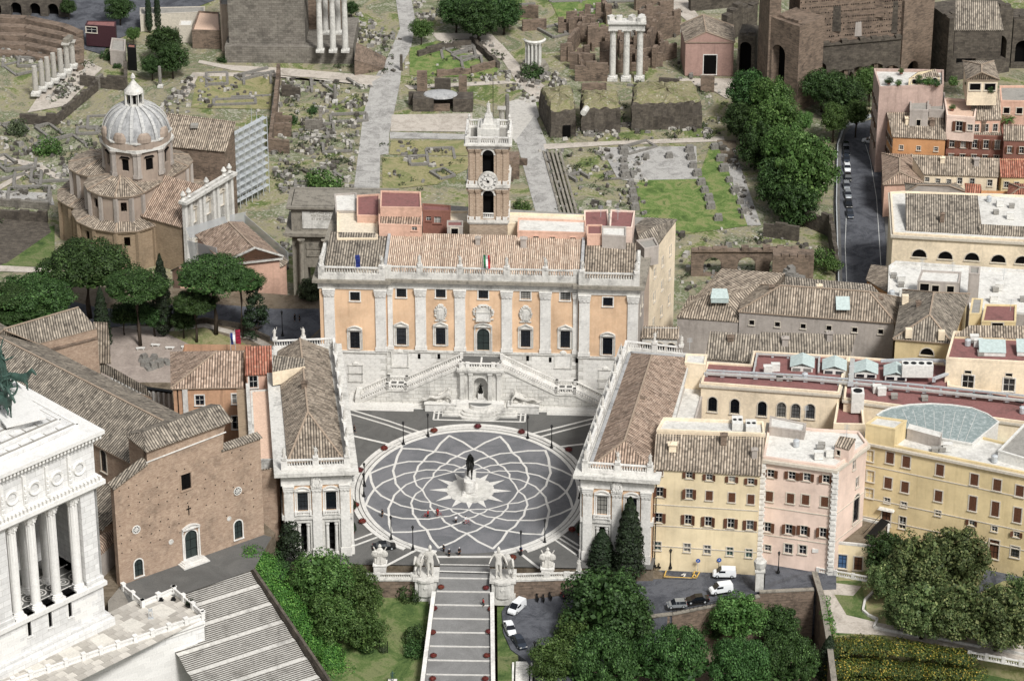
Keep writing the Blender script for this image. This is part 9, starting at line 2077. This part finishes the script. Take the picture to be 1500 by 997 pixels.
def arm(a,rb,l,w,z0,z1,zr,wall,lab,n=6,win=0):
 ux,uy=cos(a),sin(a);vx,vy=-uy,ux;P=[(cx0+vx*-w,cy0+vy*-w)]
 for i in range(n+1):t_=-pi/2+pi*i/n;P.append((cx0+ux*(l+rb*cos(t_))+vx*w*sin(t_),cy0+uy*(l+rb*cos(t_))+vy*w*sin(t_)))
 P.append((cx0+vx*w,cy0+vy*w));m=MB()
 for i in range(len(P)-1):
  p,q=P[i],P[i+1];L=hypot(p[0]-q[0],p[1]-q[1]);holes=[(L/2-.7,L/2+.7,z1-4.2,z1-1.8)]if(win and i in(2,3,5)and L>1.8)else[];wallmesh(m,p,q,z0,z1,holes,rec=.5)
 m.build('arm_wall',[wall],dc)
 for i in range(1,len(P)-1):m=MB();m.box((P[i][0],P[i][1],z0),(.9,.9,z1-z0-.7),a);m.build('pilaster',[greyst if win and wall==brownst else wall],dc)
 Q=offs(P,.7);c=(cx0+ux*l*.75,cy0+uy*l*.75,zr)
 roof(dc,[[(*Q[i],z1),(*Q[i+1],z1),c]for i in range(len(Q)-1)]+[[(*Q[-1],z1),(cx0,cy0,zr),c],[(cx0,cy0,zr),(*Q[0],z1),c]],roofA,name='arm_roof',ridges=[(c,(*Q[i],z1))for i in(1,3,5,7)],ridge_m=ridge_cap);ring(dc,P,z1-.7,.55,.4,wall,'cornice')
zu=zr0-1.8;zl_=zu-7.5
for k,a in enumerate(ax[:3]):e_=3.5*(k==1);arm(a,6.0,8.5+e_,7.6,zl_-1,zu,zr0+.6,brownst,'u',win=1);arm(a,8.5,9.0+e_,10.8,FZ-.2,zl_,zl_+2.6,brickF,'l',win=1)
a=ax[3];ux,uy=cos(a),sin(a);vx,vy=-uy,ux;q=lambda l,w:(cx0+ux*l+vx*w,cy0+uy*l+vy*w)
Pf=[q(0,-9),q(19,-9),q(19,9),q(0,9)];m=MB();[wallmesh(m,Pf[i],Pf[(i+1)%4],FZ,zl_+1.5,[])for i in range(4)];m.build('arm_wall',[brickF],dc);roof(dc,[[(*p,zl_+1.6)for p in(q(0,-9.4),q(19.5,-9.4))]+[(*q(19.5,0),zu+1),(*q(0,0),zu+1)],[(*p,zl_+1.6)for p in(q(19.5,9.4),q(0,9.4))]+[(*q(0,0),zu+1),(*q(19.5,0),zu+1)]],roofB,name='arm_roof')
FA,FB=q(20,-9.5),q(20,9.5);m=MB();facade(dc,FA,FB,FZ,zu+.5,trav_clean,[('u',u,z,1.3,3,'plain ped dark')for u in(4,9.5,15)for z in(zl_+1.5,zl_-7)],m=m);facade(dc,FB,FA,FZ,zu+.4,trav,[],m=m);m.build('front_wall',[trav_clean],dc)
m=MB()
for u in(.5,2.6,6,7.6,11.4,13,16.4,18.5):p=lerp(FA,FB,u/19);m.box((p[0]+ux*.3,p[1]+uy*.3,FZ),(.9,.9,zu-FZ+.3),a)
m.build('front_column',[trav_clean],dc);ring(dc,[FA,(FA[0]+ux,FA[1]+uy),(FB[0]+ux,FB[1]+uy),FB],zu+.4,.7,.6,trav,'cornice')
for u in(.5,2.6,9.5,16.4,18.5):p=lerp(FA,FB,u/19);m=MB();m.lathe((p[0],p[1],zu+1.1),[(.6,0),(.35,.6),(.7,1.3),(.2,2.2)],8);m.build('finial',[trav],dc)
b,f=bldg('senate_hall','tall plain hall with light tiled roof behind the domed church','hall',[(246,214),(330,222),(346,178),(242,165)],-1,FZ,brickR,roofA,kind='shed',zr=[-1,-1,4,4],ov=.4)
p=W(285,186,2.6);m=MB();m.box(p,(1.8,1.6,.7));m.build('skylight',[gflat],b);bldg('lean_to','grey strip roof along the front of the plain hall','lean-to',[(260,226),(322,232),(328,218),(252,212)],-5,FZ,greyst,gflat,par_h=.4)
sc=thing('scaffolding','tall steel scaffold with pale netting wrapped round the plain hall','scaffold',W(365,300,FZ));A_=W2(327,320,FZ);B_=W2(395,282,FZ);C2=W2(300,300,FZ);zt1=ZAT(*A_,212,FZ);L=hypot(A_[0]-B_[0],A_[1]-B_[1]);n=max(4,int(L/2.2));dx,dy=(B_[0]-A_[0])/L,(B_[1]-A_[1])/L;m=MB();
for k in range(n+1):
 for o in(0,1.2):q_=(A_[0]+dx*L*k/n-dy*o,A_[1]+dy*L*k/n+dx*o);m.box((*q_,FZ),(.16,.16,zt1-FZ+1))
z=FZ+2
while z<zt1+1:
 for o in(0,1.2):m.bar((A_[0]-dy*o,A_[1]+dx*o,z),(B_[0]-dy*o,B_[1]+dx*o,z),.1,.1)
 m.bar((A_[0]-dy*.6,A_[1]+dx*.6,z),(B_[0]-dy*.6,B_[1]+dx*.6,z),1.1,.22);z+=2
m.build('pole_frame',[steel],sc)
tn=NT('pale_netting');tn.color(rgb('c4c7c8'));trn=tn.n('ShaderNodeBsdfTransparent');mx=tn.n('ShaderNodeMixShader');mx.inputs[0].default_value=.72;tn.l(trn.outputs[0],mx.inputs[1]);tn.l(tn.b.outputs[0],mx.inputs[2]);tn.l(mx.outputs[0],tn.o.inputs[0]);netm=tn.mat
for k in range(n):
 m=MB();a=lerp(A_,B_,k/n+.01);c=lerp(A_,B_,(k+.97)/n);m.poly([(a[0]-dy*1.3,a[1]+dx*1.3,FZ+2.5),(c[0]-dy*1.3,c[1]+dx*1.3,FZ+2.5),(c[0]-dy*1.3,c[1]+dx*1.3,zt1),(a[0]-dy*1.3,a[1]+dx*1.3,zt1)]);m.build('net_panel',[netm],sc)
for k in range(4):m=MB();a=lerp(B_,(B_[0]-12*.5,B_[1]+9),k/4);m.box((*a,FZ),(.12,.12,zt1-FZ));m.build('pole',[steel],sc)
b=thing('orange_church','orange plastered church with broad tiled gable roof near the triumphal arch','church',W(372,440,-14));zo=2.0
g0,g1,g2,g3=W(327,386,zo),W(414,376,zo),W(352,321,zo),W(285,343,zo);rp,rq=W(373.6,364,6.6),W(335,325,6.6)
fo2=offs([p[:2]for p in(g0,g1,g2,g3)],-.5);m=MB();[wallmesh(m,fo2[i],fo2[(i+1)%4],FZ,zo-.1,[])for i in range(4)];m.poly([(*fo2[0],zo-.1),(*fo2[1],zo-.1),(rp[0],rp[1]+.3,rp[2]-.3)]);m.build('wall',[salmon],b)
roof(b,[[g0,rp,rq,g3],[rp,g1,g2,rq]],roofB,name='roof',ridges=[(rp,rq)],ridge_m=ridge_cap);m=MB();m.bar(g0,(rp[0],rp[1],rp[2]),.6,.35);m.bar(g1,(rp[0],rp[1],rp[2]),.6,.35);m.bar((g0[0],g0[1],zo-.6),(g1[0],g1[1],zo-.6),.5,.4);m.build('gable_moulding',[trav],b)
q_=lerp(fo2[0],fo2[1],.55);m=MB();m.lathe((q_[0]-.2,q_[1]-.3,zo+.5),[(.9,0),(.9,.2)],12,sy=.3);m.build('round_window',[void],b)
p=W(397,446,-14);m=MB();m.lathe((p[0],p[1],-16),[(3.8,0),(3.8,13)],20);m.build('apse_wall',[salmon],b);m=MB();m.lathe((p[0],p[1],-3),[(4.3,0),(0.1,2.2)],20);m.build('apse_roof',[roofA],b);m=MB();m.box((p[0]+.8,p[1]-3.8,-7),(1.5,.3,2));m.build('window',[void],b)
bldg('side_annex','low annex with tiled lean-to roof left of the orange church','annex',[(250,396),(302,398),(312,376),(262,390)],-1,FZ,salmon,roofG,kind='shed',zr=[-3,-3,0,0],ov=.2)
netl=netm.copy();netl.node_tree.nodes['Mix Shader'].inputs[0].default_value=.45
sf=thing('roof_scaffold','pale netted edge scaffold around the orange church roof','scaffold',g3);m=MB();m.bar((g3[0]-1,g3[1],zo-1),(rq[0],rq[1]+1,5),.1,2.6);m.bar((rq[0],rq[1]+1,5),(g2[0]+1,g2[1],zo-1),.1,2.6);m.bar((g2[0]+1,g2[1],zo-1),(g1[0]+1.2,g1[1],zo-1),.1,2.2);m.bar((g3[0]-1,g3[1],zo-8),(g0[0]-1,g0[1]+3,zo-4),.1,6);m.build('net_panel',[netl],sf)
GZ_=-5.0;m=MB();m.prism([(-175,10),(-44,10),(-44,60),(-34,84),(-34,94),(-62,98),(-175,100)],FZ-.2,GZ_);m.build('garden_terrain',[earth],kind='structure')
sheet('garden_gravel',[(165,480),(240,478),(310,505),(320,560),(150,560),(140,500)],GZ_+.02,m_ground('pinkish_gravel',['8c7f76','a09287','b0a297'],.3,2));sheet('garden_lawn',[(240,486),(300,480),(352,500),(372,510),(330,530),(300,515)],GZ_+.03,drygr)
strip('garden_path',[(140,470),(200,480),(260,482),(300,476),(370,495),(400,510)],GZ_+.04,1.8,dirt);sheet('hill_road',[(60,430),(150,452),(300,444),(400,452),(400,500),(350,474),(300,470),(230,474),(150,480),(60,462)],GZ_+.05,asph);sheet('hill_road',[(400,452),(490,452),(490,520),(430,520),(385,490),(380,462)],GZ_+.06,asph);strip('hill_road_wall',[(255,478),(300,472),(350,480),(395,500)],GZ_,.5,brickD,h=1.2)
for px,py,l in((228,507,'left stone bench of the three on the gravel'),(249,511,'middle stone bench of the three on the gravel'),(272,510,'right stone bench of the three on the gravel'),(206,512,'round low stone seat left of the benches')):
 p=W(px,py,GZ_);t=thing('stone_bench',l,'bench',p,RB.uniform(-.2,.3),'stone benches in the pine garden');m=MB();m.box((0,0,.35),(1.9,.6,.15));newob('seat',m.mesh('seat',[trav_clean]),t);m=MB();[m.box((s*.6,0,0),(.2,.5,.35))for s in(-1,1)];newob('leg',m.mesh('leg',[trav]),t)
m=MB();R=random.Random(8)
for k in range(26):p=W(208+R.uniform(0,45),522+R.uniform(0,20),GZ_);m.box((p[0],p[1],GZ_-.2),(1.6,1.3,R.uniform(.5,1.6)),R.random()*3,taper=.7)
x=m.build('rock_pile',[m_st[1]],None,'heap of grey rocks at the edge of the pine garden','rocks')
x['kind']='stuff'
gp2='stone pines of the hill garden'
for px,py,r,h,l in((126,381,72,14,'broad stone pine left of the cypresses, the farthest left-centre one'),(48,428,66,12,'stone pine at the left edge, the upper one'),(40,453,48,10,'stone pine at the left edge, the lower one'),(200,414,50,15,'stone pine in the middle with long bare trunk by the benches'),(312,398,58,15,'large stone pine right of the cypress, before the orange church'),(352,408,34,14,'right hand lobe of the large pine, with leaning trunk'),(285,440,36,10,'low dark pine lobe under the large one'),(15,430,40,13,'stone pine cut by the left edge')):
 tree('pine',l,px,py,r,GZ_,h,group=gp2,flat=.9)
for px,py,h,r,l in((240,492,19,14,'tall dark cypress between the two middle pines'),(152,515,15,12,'dark cypress beside the church chapel'),(219,48,13,5,'thin cypress at the top left, left of two'),(232,45,13,5,'thin cypress at the top left, right of two')):
 z=GZ_ if py>100 else FZ;base_tree('cypress',l,px,py,r,z,h,group='dark cypresses')
base_tree('conifer','dark conifer beside the lamp at the left palace back corner',376,492,26,GZ_,13);
for px,py,r,l in((200,455,24,'dark tree under the pines, left'),(225,462,24,'dark tree under the pines, centre'),(268,465,24,'small green tree by the garden path'),(180,460,20,'dark tree at the road under the pines')):tree('broad',l,px,py,r,GZ_,5,group='small trees under the pines')
tree('broad','dark grey-green olive tree beside the triumphal arch',455,425,22,GZ_-3,5,leaf=leafT,name='olive_tree')
lamp(414,492,GZ_,'lamp post with lantern at the back corner of the left palace',6,'lone street lamps');
for px,py,l in((432,470,'person in black, left of the pair on the road by the low wall'),(439,471,'person in black, right of the pair on the road by the low wall')):personx(px,py,l,z=GZ_+.08)
flag(0,0,0,0,'dark red flag on a short pole above the ochre house roof',[m_plain('dark_red_flag','8c1230',.9)],4.5,W(345,512,17),1.0,3.2);flag(0,0,0,0,'blue and white flag beside the dark red one',[flag_b,flag_w],4,W(338,514,17),.9,2.6)
gf='row of big trees beside the street'
for px,py,r,hc,l in((1098,135,36,9,'farthest tree of the row, darkest'),(1128,150,36,9,'second tree from the far end of the row'),(1085,175,28,6,'low dark crown at the left side of the row'),(1136,180,40,9,'third tree from the far end of the row'),(1112,215,36,6,'middle tree of the row, left side'),(1152,225,42,9,'middle tree of the row, right side'),(1150,270,44,7,'fourth tree of the row, toward the viewer'),(1180,248,52,11,'big round crown at the near end of the row'),(1165,300,36,5,'dark lower crown at the near end of the row')):
 tree('oak',l,px,py,r,FZ,hc,leaf=leafB if px in(1128,1136,1152,1180)else leafD,group=gf,flat=1.25)
gs='trees below the huge brick wall'
for px,py,r,l in((1205,128,32,'left round crown below the huge brick wall'),(1235,138,34,'middle round crown below the huge brick wall'),(1275,120,26,'rightmost dark crown below the huge brick wall'),(1222,172,26,'lower small crown beside the street bend'),(1175,178,18,'light green small tree between the groups'),(1255,165,22,'dark crown near the street bend')):tree('broad',l,px,py,r,FZ,7,group=gs,leaf=leafB if r<30 else leafD)
gl_='large trees at the top of the forum'
for px,py,r,l in((668,15,30,'left part of the big dark tree group at top centre'),(700,25,36,'centre of the big dark tree group at top centre'),(738,18,30,'right part of the big dark tree group at top centre'),(700,-8,30,'tree crown cut by the top edge at centre'),(617,43,18,'single round tree beside the sacred way, top'),(240,60,28,'big dark tree behind the dome'),(252,85,26,'lower crown of the big dark tree behind the dome'),(222,95,18,'dark crown left of the columns behind the dome'),(515,12,12,'small tree right of the temple columns'),(100,10,14,'small tree above the arches, top left'),(175,12,22,'green tree at the top left by the canopy'),(195,50,12,'bright small tree beside the pavilion')):
 tree('oak' if r>24 else 'broad',l,px,py,r,FZ,r*.17+1.5,group=gl_,leaf=leafB if px in(617,195)else leafD)
gm2='small trees and bushes of the forum'
for px,py,r,l in((157,80,11,'small dark round tree below the kiosk'),(172,95,7,'smaller dark tree beside the round one below the kiosk'),(26,187,18,'round olive bush at the left edge of the ruins'),(70,215,21,'round green bush in the left ruins'),(474,268,30,'bright green bushy tree in front of the sacred way'),(458,160,9,'small tree growing out of a ruined base'),(425,175,12,'dark bush beside the stepped brick walls'),(900,140,14,'green bush on top of the middle mound'),(935,130,8,'small bush on the right mound'),(326,85,9,'pair of dark bushes before the temple base, left'),(337,82,8,'pair of dark bushes before the temple base, right'),(780,105,18,'clipped dark hedge around the round temple base'),(765,300,14,'green bush right of the bell tower base'),(1205,375,20,'bright bush below the street wall'),(1222,385,14,'light bush beside the small lawn at the street end'),(1181,405,10,'small green bush under the arcade ruin')):
 tree('bush',l,px,py+r*.3,r,FZ if py<350 else FZ+2,.4 if px!=900 else 7,leaf=leafB if r>19 or px in(765,1222,1181)else leafT if px<80 else leafD,group=gm2,flat=.9)
sheet('small_lawn',[(1204,415),(1232,415),(1233,428),(1206,425)],FZ+.2,lawn)
R=random.Random(77)
for k,(x,y)in enumerate(scat([(830,30),(895,20),(895,60),(1000,30),(990,60),(940,110),(880,110),(830,110)],34,0)):
 a=W(x,y,FZ);t=newob('ruined_wall',cached(('rwm',k%5),lambda:(lambda m:([m.box((j*1.5-3,0,0),(1.55,.8,R.uniform(1.5,5.2)))for j in range(5)],m.mesh('ruined_wall',[brickR]))[1])(MB())),None,a,R.choice((0,pi/2))+.12);setp(t,'low broken brick wall of the ruined quarter behind the three columns','ruin','broken walls of the ruined brick quarter')
m=MB()
for P,n in(([(0,60),(60,80),(40,120),(0,130)],7),([(0,180),(150,190),(120,260),(0,320)],16),([(560,208),(690,206),(690,280),(560,280)],3),([(415,130),(500,130),(480,285),(415,285)],8),([(640,65),(700,70),(690,100),(630,105)],5),([(840,225),(925,220),(925,320),(850,320)],3),([(250,130),(400,112),(398,165),(285,165)],5),([(740,0),(1000,0),(960,60),(760,60)],12)):
 for x,y in scat(P,n,0):
  a=Vector(W(x,y,FZ));w,h=R.uniform(3,11),R.uniform(3,9);an=.12+R.choice((0,0,.5));u=Vector((cos(an),sin(an),0));v=Vector((-sin(an),cos(an),0));q=[a,a+u*w,a+u*w+v*h,a+v*h]
  for i in range(4):
   if R.random()<.75:m.bar(q[i],q[(i+1)%4],.7,R.uniform(.25,.8))
m.build('foundation_walls',[m_st[1]],None,'low grey foundation walls outlining vanished rooms across the forum','foundations')['kind']='stuff'
for k,(x,y,r)in enumerate(((1302,122,7),(1316,125,6),(1345,121,9),(1360,124,8),(1372,126,7),(1395,124,10),(1420,126,7),(1320,107,5),(1450,135,8),(1395,160,5))):
 p=W(x,y,3.2 if y<140 else-1.5);t=thing('potted_shrub',['bushy','small','round','tall','leafy','spreading','trailing','tiny','broad','single'][k]+' green plant on the roof terraces of the corner house','potted plant',p,0,'roof garden plants of the corner house');m=MB();m.box((0,0,-.2),(.8,.8,.5));newob('pot',cached('rpot',lambda:m.mesh('pot',[potm])),t);newob('foliage',cached(('crown','bush',k%3),lambda:crown('bush',k)),t,(0,0,.3),0,r*.17,[leafB if k%2 else leafD])
print('objects',len(bpy.data.objects))
